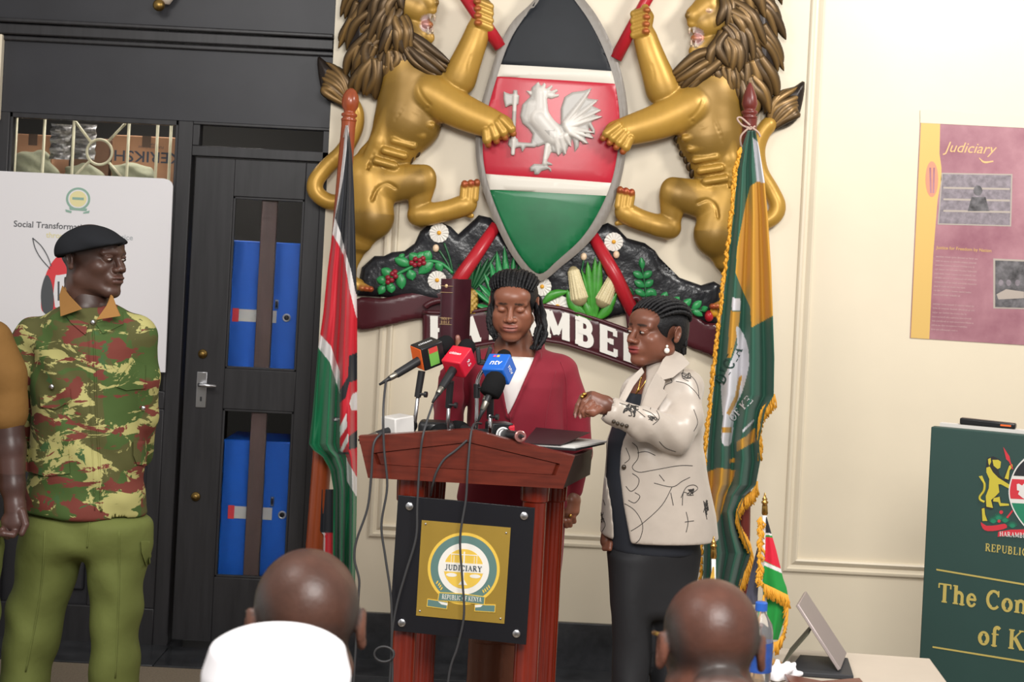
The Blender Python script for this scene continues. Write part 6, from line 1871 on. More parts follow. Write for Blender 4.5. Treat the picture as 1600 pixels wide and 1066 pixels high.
# lapel and collar
def leaf3(pts, m, parent, nm='lapel', t=.007):
    v = [P(x, y, YR + d_) for x, y, d_ in pts]
    return MB().prism(v, (0, t, 0)).build(nm, m, parent, bevel=.003, seg=3)
leaf3([(1050, 546, -.02), (1036, 562, -.085), (1026, 582, -.128), (1036, 594, -.150), (1052, 590, -.140), (1078, 568, -.075), (1066, 554, -.03)], m_satin, sj)
leaf3([(1026, 580, -.128), (1012, 608, -.152), (1000, 640, -.158), (990, 676, -.150), (996, 690, -.152), (1016, 656, -.170), (1044, 616, -.160), (1036, 608, -.160), (1040, 596, -.150), (1034, 592, -.150)], m_satin, sj)
leaf3([(1003, 574, -.075), (984, 592, -.118), (968, 622, -.135), (958, 654, -.135), (962, 664, -.135), (974, 634, -.14), (990, 604, -.125), (1007, 582, -.085)], m_satin, sj)
line_px = [
    [(988, 692), (996, 700), (997, 716), (988, 730), (998, 738), (1020, 735), (1060, 728), (1082, 728)], [(988, 740), (998, 748), (996, 760), (986, 768), (978, 760)], [(974, 786), (992, 798), (1004, 820), (1000, 842), (990, 851)],
    [(1022, 755), (1050, 761), (1066, 752), (1078, 746)], [(1050, 761), (1034, 790), (1004, 818), (986, 830)], [(1030, 742), (1038, 752)], [(1064, 778), (1072, 762), (1084, 758), (1090, 764), (1078, 772), (1068, 770), (1066, 790)],
    [(1072, 800), (1075, 816), (1072, 832)], [(1070, 816), (1084, 814)], [(1036, 612), (1040, 602), (1050, 597), (1046, 590)], [(1066, 582), (1082, 590), (1090, 604), (1092, 622)], [(1056, 596), (1072, 600), (1086, 612), (1094, 624)], [(1068, 578), (1066, 590), (1076, 596)],
    [(1030, 690), (1040, 700), (1056, 706)], [(996, 708), (1010, 706), (1024, 712)], [(1012, 612), (1020, 622), (1016, 640)], [(978, 700), (984, 716), (976, 724)], [(1084, 640), (1090, 660), (1084, 674)],
    [(1004, 640), (1018, 646), (1028, 656)], [(968, 630), (990, 638), (1008, 652)], [(1020, 664), (1030, 654), (1026, 642)], [(939, 700), (945, 730), (938, 762), (946, 790)], [(938, 742), (954, 746)], [(940, 806), (946, 820), (940, 832)], [(1048, 770), (1052, 790)], [(992, 770), (1000, 776), (992, 786), (982, 782)]]
for q in line_px:
    seam(tj, q, .0011, m_inkl, sj, 'print_line', lift=.0002)
rm = random.Random(3)
for i in range(9):   # the dark floral motif on the cuff
    cx_, cy_ = 985 + rm.uniform(-8, 8), 641 + rm.uniform(-5, 5)
    seam(tj, [(cx_ + rm.uniform(-7, 7), cy_ + rm.uniform(-6, 6)) for _ in range(5)], .0016, m_inkl, sj, 'print_line', lift=.0002, n=4)
for (x0, y0, dx, dy, n_) in ((1103, 797, 4, 16, 7), (1079, 768, 6, 6, 4), (941, 809, 3, 9, 4), (1072, 588, 8, 5, 3), (1020, 655, 9, 8, 3)):
    for i in range(n_):
        seam(tj, [(x0 + rm.uniform(-dx, dx), y0 + rm.uniform(-dy, dy)) for _ in range(4)], .0013, m_inkl, sj, 'print_line', lift=.0002, n=4)
m_btn = mat('dark_horn', '#3a3026', rough=.25)
for x, y in ((959, 658), (965, 661), (972, 663), (979, 665), (976, 730)):
    p = hit(tj, x, y, .003)
    if p is not None: MB().ball(p, (.0075 if x == 976 else .006, .004, .0075 if x == 976 else .006)).build('button', m_btn, sj, smooth=True)
# hair pulled back in locs
b = hair_cap(X2, .003, wm, grow=.006, line=.068)
b.build('hair', m_hair, wm)
mb = MB(); rr = random.Random(8)
for i in range(13):
    a = -80 + i * 13; t = math.radians(a)
    p = []
    for j in range(8):
        q = math.radians(38 + j * 19)
        p.append(X2(.083 * math.sin(t) * (0.6 + .4 * math.sin(q)), .016 - .103 * math.cos(q) * math.cos(t * .55), .034 + .095 * math.sin(q) * max(.05, math.cos(t)) ** .5))
    twist(mb, p, .0066)
for i in range(22):
    s0 = X2(rr.uniform(-.05, .06), .08, rr.uniform(.0, .06))
    mid = P(1060 + rr.uniform(-6, 12), 506 + rr.uniform(-14, 14), YR + rr.uniform(-.02, .08)); en = P(1056 + rr.uniform(-6, 16), 536 + rr.uniform(-6, 22), YR + rr.uniform(-.02, .08))
    twist(mb, [s0, mid, en], .0075)
mb.build('locs', m_hair, wm, smooth=True, norm=False)
e = P(1042, 548, YR - .08)
MB().ball(e, .0085).ball(e + Vector((0, 0, .013)), .004).build('earring', m_pearl, wm, smooth=True)
tb = bvh(wm.children[0])
seam(tb, [(1004, 584), (1001, 596), (998, 608), (994, 616)], .0022, m_goldj, wm, 'necklace', lift=.002)
seam(tb, [(1016, 582), (1008, 598), (998, 612)], .0018, m_goldj, wm, 'necklace', lift=.002)
for c in (P(910, 620, YH - .002), P(913, 616, YH - .004)):
    MB().ball(c, (.007, .007, .005)).build('finger_ring', m_goldj, wm, smooth=True)
# ---------------------------------------------------------------- officer in camouflage
def camo():
    m = bpy.data.materials.new('camouflage'); m.use_nodes = True
    nt = m.node_tree; N = nt.nodes; L = nt.links; b = N['Principled BSDF']
    b.inputs['Roughness'].default_value = .8; b.inputs['Specular IOR Level'].default_value = .2
    tc = N.new('ShaderNodeTexCoord')
    def layer(scale, loc, lo, prev, col, detail=3.0, sc=(1, 1, 1.7), dist=.8, rough=.55):
        mp = N.new('ShaderNodeMapping'); mp.inputs['Location'].default_value = loc; mp.inputs['Scale'].default_value = sc; mp.inputs['Rotation'].default_value = (0, .35, 0)
        L.new(tc.outputs['Object'], mp.inputs[0])
        n = N.new('ShaderNodeTexNoise'); n.inputs['Scale'].default_value = scale; n.inputs['Detail'].default_value = detail; n.inputs['Distortion'].default_value = dist; n.inputs['Roughness'].default_value = rough
        L.new(mp.outputs[0], n.inputs['Vector'])
        r = N.new('ShaderNodeMapRange'); r.inputs[1].default_value = lo; r.inputs[2].default_value = lo + .012
        L.new(n.outputs[0], r.inputs[0])
        mx = N.new('ShaderNodeMix'); mx.data_type = 'RGBA'; L.new(r.outputs[0], mx.inputs[0])
        if isinstance(prev, tuple): mx.inputs[6].default_value = (*prev, 1)
        else: L.new(prev, mx.inputs[6])
        mx.inputs[7].default_value = (*col, 1)
        return mx.outputs[2]
    c = layer(6, (3, 1, 2), .50, rgb('#51502e'), rgb('#44582d'), 3, (1, 1, .7))
    c = layer(8, (7, 4, 1), .535, c, rgb('#a8a268'), 8, (.8, 1, 1.6), .7, .62)
    c = layer(8, (7.035, 4, 1.07), .555, c, rgb('#6e372f'), 7, (.8, 1, 1.8), .5, .55)
    c = layer(7, (4.3, 2.2, 7.7), .605, c, rgb('#6e372f'), 7, (.7, 1, 2.0), .6, .55)
    c = layer(9, (1, 9, 4), .61, c, rgb('#a8a268'), 8, (.9, 1, 1.5), .8, .65)
    c = layer(14, (2, 5, 8), .64, c, rgb('#3f5a35'), 8, (1, 1, .8), .8, .65)
    L.new(c, b.inputs['Base Color'])
    mp = N.new('ShaderNodeMapping'); L.new(tc.outputs['Object'], mp.inputs[0])
    n = N.new('ShaderNodeTexNoise'); n.inputs['Scale'].default_value = 9; L.new(mp.outputs[0], n.inputs['Vector'])
    bp = N.new('ShaderNodeBump'); bp.inputs['Strength'].default_value = .35; bp.inputs['Distance'].default_value = .015
    L.new(n.outputs[0], bp.inputs['Height']); L.new(bp.outputs[0], b.inputs['Normal'])
    return m
m_camo = camo()
m_khaki = mat('khaki_cloth', '#946b3b', rough=.8, spec=.2, var=.1, bump=.25, bscale=10, bdist=.01)
m_olive = mat('olive_trousers', '#666d3a', rough=.8, spec=.2, var=.12, vscale=6, bump=.4, bscale=7, bdist=.018)
m_beret = mat('black_felt', '#232427', rough=.95, spec=.1, bump=.2, bscale=90, bdist=.001)
YO = 4.82
of = thing('person', 'officer in camouflage jacket, black beret and olive trousers looking right', 'person', (P(130, 900, YO).x, YO, 0))
SK3 = rgb('#553b32')
X3 = Xf((0, 0, 0), yaw=64, pitch=0, roll=0, k=1.05, kz=.92).at((0, -.090, .008), P(183, 405, YO - .04))
hb = head_blob(X3, .0026, SK3, rgb('#5b3b35'), male=True, lo=-.2)
pts = [hb.surface()]
b = blob_for(70, 440, 220, 540, YO, .14, .14, .006)
b.cap(X3(0, .03, -.07), P(143, 500, YO), .062, .075, SK3, .03)
b.stack(lev([(540, 80, 205, .1), (500, 95, 195, .09), (488, 110, 180, .08)], YO, .1), SK3, .03)
pts.append(b.surface())
# forearms and hands clasped behind the back
b = blob_for(30, 680, 250, 790, YO, .02, .3, .005)
for x0, x1 in ((48, 120), (218, 150)):
    b.cap(P(x0, 715, YO + .14), P(x1, 748, YO + .22), .036, .030, SK3, .01); b.ell(P((x1 + 135) / 2, 752, YO + .23), (.045, .03, .045), SK3, .015)
    for i in range(4): b.chain([P(135 + (i - 1.5) * 5, 758, YO + .235), P(135 + (i - 1.5) * 6, 772, YO + .25)], [.010, .008], SK3, .004)
pts.append(b.surface())
b = Blob((P(20, 600, YO).x - .03, YO - .1, P(135, 770, YO).z), (P(245, 600, YO).x + .03, YO + .3, P(135, 510, YO).z), .010)
b.chain([P(140, 530, YO), P(66, 540, YO), P(40, 590, YO + .02), P(34, 648, YO + .05), P(48, 715, YO + .14)], [.06, .05, .042, .040, .034], SK3, .01)
b.chain([P(140, 530, YO), P(206, 540, YO), P(220, 590, YO + .02), P(220, 650, YO + .05), P(216, 715, YO + .14)], [.06, .05, .042, .040, .034], SK3, .01)
pts.append(b.surface())
V, Fc, Cc_ = merge_meshes(pts)
mesh_obj('body', V, Fc, m_skin, of, True, Cc_)
eyes_on(X3, of, (.002, 0))
# beret
c = X3(0, 0, .06)
b = Blob(c - Vector((.2, .2, .1)), c + Vector((.2, .2, .13)), .0035)
R4 = X3.R.to_4x4()
RB = Matrix.Rotation(math.radians(-11), 4, 'Y')
b.ell(P(136, 390, YO - .01), (M(49, YO), .115, M(37, YO)), (1, 1, 1), .02, RB)
b.ell(P(158, 380, YO - .03), (M(38, YO), .10, M(20, YO)), (1, 1, 1), .03, Matrix.Rotation(math.radians(8), 4, 'Y'))
b.ell(P(184, 383, YO - .05), (M(13, YO), .07, M(9, YO)), (1, 1, 1), .02, RB)
q_ = [P(x, y, YO) for x, y in ((70, 407), (215, 378), (215, 460), (70, 460))]
b.relief([(p.x, p.z) for p in q_], YO - .25, YO + .25, .003, None, .008, 'sub')
b.ell(P(140, 420, YO - .01), (M(46, YO), .10, M(36, YO)), None, .004, RB, 'sub')
bt = b.build('beret', m_beret, of, smooth_it=2)
tbr = bvh(bt)
seam(tbr, [(90, 401), (110, 399), (140, 394), (170, 387), (194, 380)], .0045, m_beret, bt, 'beret_band')
# jacket
b = blob_for(-30, 450, 280, 830, YO, .24, .3, .006)
b.stack(lev([(802, 38, 228, .15), (760, 42, 226, .148), (700, 46, 222, .145), (640, 50, 222, .145), (580, 50, 224, .142), (540, 54, 222, .132), (510, 66, 212, .115), (490, 86, 198, .095), (476, 104, 184, .075)], YO, .14), (1, 1, 1), .02, rnd=.012)
b.cap(P(62, 522, YO), P(214, 522, YO), .056, .056, (1, 1, 1), .05)
b.chain([P(50, 532, YO), P(36, 590, YO + .02), P(30, 648, YO + .05), P(50, 716, YO + .14)], [.066, .060, .056, .046], (1, 1, 1), .02)
b.chain([P(212, 530, YO), P(222, 590, YO + .02), P(222, 650, YO + .05), P(214, 714, YO + .14)], [.062, .056, .052, .046], (1, 1, 1), .02)
b.cap(P(140, 468, YO - .02), P(143, 440, YO - .02), .066, .074, None, .008, 'sub')
b.stack(lev([(850, 46, 220, .135), (785, 48, 218, .135)], YO, .14), None, .006, mode='sub')
def crs(x, y, z):
    return .0035 * np.sin(26 * z + 22 * x + 2.5 * np.sin(13 * x + 9 * z)) + .003 * np.sin(55 * z - 20 * np.abs(x - P(137, 640, YO).x)) * np.exp(-((z - P(137, 770, YO).z) / .08) ** 2)
b.warp(crs)
cj = b.build('jacket', m_camo, of, smooth_it=2)
tc_ = bvh(cj)
for q in ([(64, 618), (110, 608), (112, 626), (88, 640), (66, 636)], [(180, 604), (206, 562), (226, 570), (226, 606), (196, 610)], [(36, 702), (108, 702), (110, 740), (72, 744), (36, 734)], [(206, 690), (224, 690), (228, 728), (212, 726), (206, 712)], [(100, 488), (138, 508), (134, 524), (112, 506)], [(150, 508), (190, 490), (192, 508), (160, 522)]):
    patch(tc_, q, .005, m_camo, cj, 'pocket_flap' if q[0][1] > 560 else 'storm_collar', cell=6)
seam(tc_, [(145, 510), (148, 560), (150, 640), (155, 720), (158, 800)], .0035, m_camo, cj, 'placket', lift=.0)
seam(tc_, [(138, 512), (140, 580), (142, 660), (146, 740), (148, 798)], .0022, m_camo, cj, 'placket', lift=.0)
for x, y in ((145, 505), (83, 604), (222, 637)):
    p = hit(tc_, x, y, .006)
    if p is not None: MB().ball(p, (.008, .005, .008)).build('snap_button', m_steel, cj, smooth=True)
# khaki shirt collar
def collar_leaf(pts, Yc, m, parent):
    v = [P(x, y, Yc + d_) for x, y, d_ in pts]
    mb = MB().prism(v, (0, .008, 0)); return mb.build('collar', m, parent, smooth=False, bevel=.002)
collar_leaf([(97, 446, .0), (92, 462, -.05), (94, 495, -.128), (128, 483, -.138), (108, 462, -.085)], YO, m_khaki, of)
collar_leaf([(172, 462, -.075), (166, 478, -.12), (150, 500, -.135), (188, 494, -.128), (180, 476, -.10), (174, 458, -.04)], YO, m_khaki, of)
b = blob_for(80, 430, 210, 500, YO, .12, .12, .004)
b.stack(lev([(498, 98, 190, .088), (478, 100, 180, .080), (458, 100, 172, .074), (446, 102, 164, .068)], YO + .01, .08), (1, 1, 1), .01)
b.cap(P(143, 512, YO - .02), P(138, 420, YO - .005), .066, .070, None, .004, 'sub')
vq = [P(x, y, YO - .1) for x, y in ((108, 440), (176, 440), (164, 478), (144, 504), (124, 482))]
b.relief([(p.x, p.z) for p in vq], YO - .2, YO - .005, .004, None, .004, 'sub')
b.build('shirt_collar', m_khaki, of)
# trousers and boots
def trousers(parent, Y, legs, hips, m, name='trousers', amp=.006):
    xs = [p[1] for l in legs for p in l] + [p[2] for l in legs for p in l]
    x0 = P(min(xs), 900, Y).x - .08; x1 = P(max(xs), 900, Y).x + .08
    b = Blob((x0, Y - .24, .05), (x1, Y + .24, P(137, hips[0][0], Y).z + .02), .008)
    b.stack(lev(hips, Y, .13), (1, 1, 1), .03, rnd=.04)
    for l in legs:
        a = lev(l, Y, .1); e = a[-1]; pv = a[-2]
        dz = (e[0] - .13) ; sl = (e[1] - pv[1]) / (pv[0] - e[0]) * .4
        a.append((.10, e[1] + sl * dz, e[2], e[3] * .95, .085))
        b.stack(a, (1, 1, 1), .045, rnd=.012)
    folds(b, amp, 10, 26, .7)
    folds(b, amp * .6, 34, 9, 1.9)
    return b.build(name, m, parent, smooth_it=2), a
tr, _ = trousers(of, YO, [[(815, 42, 134, .125), (850, 34, 132, .118), (900, 24, 118, .11), (950, 14, 104, .11), (1000, 4, 92, .105), (1066, 0, 76, .10)], [(815, 134, 228, .125), (850, 135, 230, .118), (900, 140, 226, .11), (950, 140, 222, .11), (1000, 142, 216, .105), (1066, 142, 214, .10)]], [(795, 44, 226, .14), (830, 38, 230, .14), (862, 34, 230, .13)], m_olive)
tt = bvh(tr)
seam(tt, [(70, 830), (66, 900), (56, 970), (40, 1050)], .003, m_olive, tr, 'crease')
seam(tt, [(186, 830), (186, 900), (184, 970), (180, 1060)], .003, m_olive, tr, 'crease')
seam(tt, [(140, 806), (139, 830), (136, 856)], .003, m_olive, tr, 'fly_seam')
patch(tt, [(218, 846), (230, 846), (234, 880), (226, 884), (219, 862)], .005, m_olive, tr, 'cargo_pocket', cell=5)
for x in (30, 176):
    c = P(x, 1240, YO)
    b = Blob((c.x - .09, YO - .24, 0), (c.x + .09, YO + .12, .2), .007)
    b.cap((c.x, YO + .02, .17), (c.x, YO + .02, .06), .055, .05, (1, 1, 1), .02); b.cap((c.x, YO + .04, .045), (c.x, YO - .15, .035), .045, .042, (1, 1, 1), .02)
    b.build('boot', m_plas, of)

# ---------------------------------------------------------------- second officer, cut by the frame
YP = 4.62
o2 = thing('person', 'khaki-shirted officer at the left edge with only an arm in view', 'person', (P(-90, 900, YP).x, YP, 0))
X4 = Xf((0, 0, 0), yaw=30, pitch=0, k=1.0, kz=.92).at((0, -.09, .008), P(-85, 395, YP - .08))
hb = head_blob(X4, .004, SK3, rgb('#5b3b35'), male=True, lo=-.2)
pts = [hb.surface()]
SK4 = rgb('#553a34')
b = blob_for(-25, 600, 70, 850, YP, .12, .12, .0032)
b.chain([P(10, 640, YP), P(16, 700, YP - .01), P(20, 760, YP - .03), P(24, 792, YP - .04)], [.048, .046, .036, .028], SK4, .012)
b.cap(P(24, 792, YP - .04), P(26, 818, YP - .045), .030, .036, SK4, .012); b.cap(P(14, 815, YP - .05), P(30, 815, YP - .05), .024, .024, SK4, .01)
for q in ([(34, 800, -.06), (40, 820, -.075), (34, 834, -.085)], [(28, 826, -.06), (20, 836, -.085), (6, 834, -.095), (-4, 836, -.09)], [(20, 828, -.05), (12, 838, -.07), (4, 828, -.085)], [(14, 826, -.03), (8, 836, -.05), (6, 826, -.065)]):
    b.chain([P(x, y, YP + d_) for x, y, d_ in q], [.012, .010, .009, .0075][:len(q)], SK4, .003)
pts.append(b.surface())
b = blob_for(-190, 440, 50, 680, YP, .12, .12, .008)
b.chain([X4(0, .02, -.06), P(-88, 480, YP), P(-80, 530, YP), P(-16, 540, YP), P(8, 600, YP), P(11, 660, YP)], [.055, .06, .07, .05, .046, .045], SK4, .03)
pts.append(b.surface())
V, Fc, Cc_ = merge_meshes(pts)
mesh_obj('body', V, Fc, m_skin, o2, True, Cc_)
b = blob_for(-220, 455, 80, 830, YP, .2, .2, .008)
b.stack(lev([(820, -180, -10, .15), (700, -178, -14, .15), (600, -180, -12, .15), (540, -176, -14, .13), (500, -140, -40, .1), (480, -118, -60, .075)], YP, .14), (1, 1, 1), .02, rnd=.02)
b.chain([P(-14, 535, YP), P(6, 590, YP), P(12, 648, YP)], [.066, .064, .062], (1, 1, 1), .02)
b.chain([P(-180, 535, YP), P(-190, 590, YP), P(-196, 648, YP)], [.066, .064, .062], (1, 1, 1), .02)
folds(b, .004, 18, 24)
b.build('shirt', mat('khaki_shirt', '#7a582e', rough=.8, spec=.2, var=.15, bump=.5, bscale=6, bdist=.02), o2, smooth_it=2)
trousers(o2, YP, [[(850, -92, -2, .11), (950, -92, -4, .11), (1066, -92, -14, .10)], [(850, -180, -98, .11), (950, -186, -104, .11), (1066, -190, -112, .10)]], [(800, -182, 0, .145), (830, -182, 2, .14), (862, -184, 0, .13)], m_olive)
for x in (-58, -148):
    c = P(x, 1240, YP)
    b = Blob((c.x - .09, YP - .24, 0), (c.x + .09, YP + .12, .2), .008)
    b.cap((c.x, YP + .02, .17), (c.x, YP + .02, .06), .055, .05, (1, 1, 1), .02); b.cap((c.x, YP + .04, .045), (c.x, YP - .15, .035), .045, .042, (1, 1, 1), .02)
    b.build('boot', m_plas, o2)
b = blob_for(-160, 320, 0, 420, YP, .2, .2, .006)
b.ell(X4(0, .012, .085), (.1, .115, .045), (1, 1, 1), .02, X4.R.to_4x4())
b.build('beret', m_beret, o2)

# ---------------------------------------------------------------- seated audience, seen from behind
m_chairf = mat('chair_plastic', '#4b4f57', rough=.5)
m_suit = mat('dark_suit', '#2b2d33', rough=.8, bump=.2, bscale=8, bdist=.01)
m_suit2 = mat('grey_suit', '#5a5c60', rough=.8, bump=.2, bscale=8, bdist=.01)
m_robe = mat('white_robe', '#e9e6ea', rough=.85, bump=.15, bscale=8, bdist=.01)
m_skinb = mat('scalp_skin', vcol=True, rough=0.42, spec=0.45, var=0.35, vscale=22, bump=0.35, bscale=90, bdist=0.002)
def sitter(px, py_top, Y, wpx, label, skin, cloth, yaw, tilt, clabel, hat=False, ky=1.0, kz=1.0, reach=1.0):
    """head seen from behind; wpx = skull width in pixels"""
    k = M(wpx, Y) / .150
    top = P(px, py_top, Y)
    X = Xf((0, 0, 0), yaw=180 + yaw, pitch=tilt, k=k, kz=kz).at((0, .014, .116), top)
    base = X(0, 0, -.12)
    t = thing('person', label, 'person', (base.x, Y, 0))
    if hat:
        hb = head_blob(X, .005, skin, skin, male=True, lo=-.2)
    else:
        hb = head_blob(X, .0036, skin, skin, male=True, lo=-.2)
        # close-cropped hair colour and neck folds
        hc = (.050, .038, .034)
    def E(p, r, col, mode='add', kk=.01): hb.ell(X(*p), (r[0] * k, r[1] * k, r[2] * k * kz), col, kk * k, X.R.to_4x4(), mode, .03 * k)
    if not hat:
        E((0, .10, -.055), (.05, .03, .03), skin, 'add', .03)
        for z_ in (-.078, -.098): hb.cap(X(-.04, .088, z_), X(.04, .088, z_), .004 * k, .004 * k, None, .008 * k, 'sub')
        for s_ in (-1, 1): E((s_ * .085, .01, .01), (.045, .085, .060), hc, 'paint')
        E((0, .10, -.025), (.075, .030, .022), hc, 'paint')
        E((0, -.05, .09), (.07, .06, .05), hc, 'paint')
        for s_ in (-1, 1): hb.ell(X(s_ * .083, .016, -.002), (.014 * k, .022 * k, .034 * k), skin, .004, X.R.to_4x4(), 'paint', .008)
    pts = [hb.surface()]
    b = Blob((base.x - .12, Y - .12, base.z - .16), (base.x + .12, Y + .14, base.z + .06), .007)
    b.cap(X(0, .03, -.08), (base.x, Y, base.z - .14), .062 * k, .08, skin, .02)
    pts.append(b.surface())
    zs = 0.46
    b = Blob((base.x - .32, Y - .12, .42), (base.x + .32, Y + .52, base.z - .1), .012)
    for s_ in (-1, 1):
        b.chain([(base.x + s_ * .24, Y + .03, base.z - .18), (base.x + s_ * .27, Y + .06, .86), (base.x + s_ * .16, Y + .34 * reach, .74)], [.055, .045, .034], skin, .01)
        b.chain([(base.x, Y + .01, base.z - .12), (base.x + s_ * .12, Y + .02, base.z - .2), (base.x + s_ * .22, Y + .03, base.z - .2)], [.06, .06, .05], skin, .02)
        b.ell((base.x + s_ * .12, Y + .42 * reach, .74), (.05, .06, .03), skin, .02)
        for i in range(4): b.cap((base.x + s_ * (.10 + .016 * i), Y + .45 * reach, .745), (base.x + s_ * (.09 + .016 * i), Y + .45 * reach + .05, .735), .009, .008, skin, .004)
    pts.append(b.surface())
    V, Fc, C = merge_meshes(pts)
    body_ = mesh_obj('body', V, Fc, m_skinb, t, True, C)
    # jacket, lap and legs
    b = Blob((base.x - .34, Y - .2, .40), (base.x + .34, Y + .5, base.z + .0), .012)
    zt_ = base.z - .05
    b.stack([(zs - .04, base.x, Y + .02, .19, .13), (.75, base.x, Y, .20, .13), (zt_ - .16, base.x, Y, .22, .12), (zt_ - .08, base.x, Y, .16, .095), (zt_, base.x, Y, .085, .075)], (1, 1, 1), .03, rnd=.02)
    for s_ in (-1, 1):
        b.chain([(base.x + s_ * .2, Y + .02, zt_ - .14), (base.x + s_ * .27, Y + .06, .86), (base.x + s_ * .17, Y + .32 * reach, .74)], [.07, .06, .045], (1, 1, 1), .02)
    b.cap(X(0, .03, -.08), (base.x, Y, zt_ + .05), .066 * k, .074 * k, None, .006, 'sub')
    b.build('jacket', cloth, t, smooth_it=2)
    b = Blob((base.x - .3, Y - .2, .06), (base.x + .3, Y + .68, .68), .014)
    for s_ in (-1, 1):
        b.chain([(base.x + s_ * .10, Y + .02, .55), (base.x + s_ * .12, Y + .46 * reach, .55), (base.x + s_ * .12, Y + .50 * reach, .12)], [.085, .07, .05], (1, 1, 1), .03)
    b.build('trousers', m_btrous, t)
    for s_ in (-1, 1):
        b = Blob((base.x + s_ * .12 - .07, Y + .5 * reach - .1, 0), (base.x + s_ * .12 + .07, Y + .5 * reach + .22, .13), .01)
        b.cap((base.x + s_ * .12, Y + .5 * reach - .02, .05), (base.x + s_ * .12, Y + .5 * reach + .1, .035), .045, .04, (1, 1, 1), .01); b.build('shoe', m_plas, t)
    # chair
    ch = thing('chair', clabel, 'chair', (base.x, Y, 0), 'audience chairs')
    MB().box((base.x - .23, Y - .17, zs - .045), (base.x + .23, Y + .30 * min(1, reach + .1), zs - .003)).build('seat', m_chairf, ch, bevel=.015)
    MB().box((base.x - .22, Y - .23, .58), (base.x + .22, Y - .20, .90)).build('backrest', m_chairf, ch, bevel=.012)
    for sx in (-1, 1):
        for (yy, zz) in ((Y - .19, .9), (Y + .27 * min(1, reach + .1), zs - .02)):
            MB().tube([(base.x + sx * .2, yy, 0), (base.x + sx * .2, yy, zz)], .012, 10).build('leg', m_steel, ch, smooth=True)
    return t, X, k
SKA = rgb('#6b4638'); SKB = rgb('#74493a')
tA_, XA, kA = sitter(482, 857, 2.55, 156, 'seated bald listener with ears out, behind the white cap', SKA, m_suit, 12, 12, 'grey chair under the listener behind the white cap', ky=1)
tB_, XB, kB = sitter(1113, 904, 2.45, 142, 'seated listener with close-cropped bald head at lower right', SKB, m_suit2, 4, 10, 'grey chair under the listener at lower right')
tC_, XC, kC = sitter(438, 990, 2.05, 143, 'seated listener in a plain white cap at lower left', SKA, m_robe, 0, 8, 'grey chair under the white-capped listener', hat=True, reach=.36)
# spectacles arms
for XX, t in ((XA, tA_), (XB, tB_)):
    mb = MB()
    for s_ in (-1, 1):
        mb.tube([XX(s_ * .082, .02, .02), XX(s_ * .085, -.04, .022), XX(s_ * .078, -.095, .018)], .003, 8)
    mb.tube([XX(-.078, -.095, .018), XX(-.03, -.108, .01), XX(.03, -.108, .01), XX(.078, -.095, .018)], .003, 8)
    mb.build('spectacles', m_goldj if XX is XB else m_plas, t, smooth=True)
# white cap
m_capw = mat('white_cotton', '#f7f4f7', rough=.9, spec=.1)
c = XC(0, .02, .03)
b = Blob(c - Vector((.16, .16, .16)), c + Vector((.16, .16, .16)), .005)
b.ell(XC(0, .014, .036), (.088 * kC, .104 * kC, .080 * kC), (1, 1, 1), .01, XC.R.to_4x4())
b.stack([(c.z - .08, c.x, c.y, .094, .110), (c.z + .02, c.x, c.y, .098, .112), (c.z + .055, c.x, c.y, .088, .102), (c.z + .072, c.x, c.y, .070, .084)], (1, 1, 1), .02, rnd=.02)
b.ell(XC(0, .01, -.02), (.082 * kC, .1 * kC, .09 * kC), None, .004, XC.R.to_4x4(), 'sub')
b.build('cap', m_capw, tC_, smooth_it=2)
# ================================================================ standing flags
m_polew = mat('varnished_pole', '#9a4724', rough=0.3, var=0.25, vscale=8, stretch=(6, 6, .6), coat=.3)
m_poler = mat('red_brown_pole', '#6b2a22', rough=0.35, var=0.25, vscale=8, stretch=(6, 6, .6))
m_flag = mat('flag_satin', vcol=True, rough=0.5, spec=0.35, sheen=0.15, bump=0.12, bscale=18, bdist=.004)
m_fringe = mat('gold_fringe', '#d99a2b', rough=0.6)
m_cord = mat('pink_cord', '#b59a8c', rough=.7)
def inpoly(px, py, poly):
    return polydist(px, py, np.array(poly, dtype=float)) < 0
def cloth(name, xl, xr, Y, fold, paint, base, parent, nu=90, nv=420, label=None, thick=.003):
    """hanging cloth: xl / xr = [(py, px)] edges; fold(u, v, px, py) -> depth in metres; paint = [(poly, colour)]"""
    ya, yb = xl[0][0], xl[-1][0]
    py = np.linspace(ya, yb, nv); u = np.linspace(0, 1, nu)
    L = np.interp(py, [q[0] for q in xl], [q[1] for q in xl]); R = np.interp(py, [q[0] for q in xr], [q[1] for q in xr])
    PX = L[:, None] + (R - L)[:, None] * u[None, :]; PY = np.repeat(py[:, None], nu, 1)
    dep = fold(np.repeat(u[None, :], nv, 0), np.repeat(((py - ya) / (yb - ya))[:, None], nu, 1), PX, PY)
    col = np.tile(np.array(base, dtype=np.float32), (nv, nu, 1))
    for poly, c in paint:
        col[inpoly(PX, PY, poly)] = c
    YY = Y + dep
    a = (PX - HX) / F; b_ = -(PY - HY) / F
    V = np.stack([(a * CR - b_ * SR) * YY, YY, CH + (a * SR + b_ * CR) * YY], -1).reshape(-1, 3)
    idx = np.arange(nv * nu).reshape(nv, nu)
    q = np.stack([idx[:-1, :-1], idx[1:, :-1], idx[1:, 1:], idx[:-1, 1:]], -1).reshape(-1, 4)
    n = len(V)
    V2 = V + np.array([0, thick, 0])
    edge = np.concatenate([idx[:, 0], idx[-1, 1:], idx[::-1, -1][1:], idx[0, ::-1][1:]])
    side = np.stack([edge[:-1], edge[:-1] + n, edge[1:] + n, edge[1:]], -1)
    Fc = np.concatenate([q, q[:, ::-1] + n, side])
    return mesh_obj(name, np.concatenate([V, V2]), Fc, m_flag, parent, True, np.concatenate([col.reshape(-1, 3)] * 2), label=label)
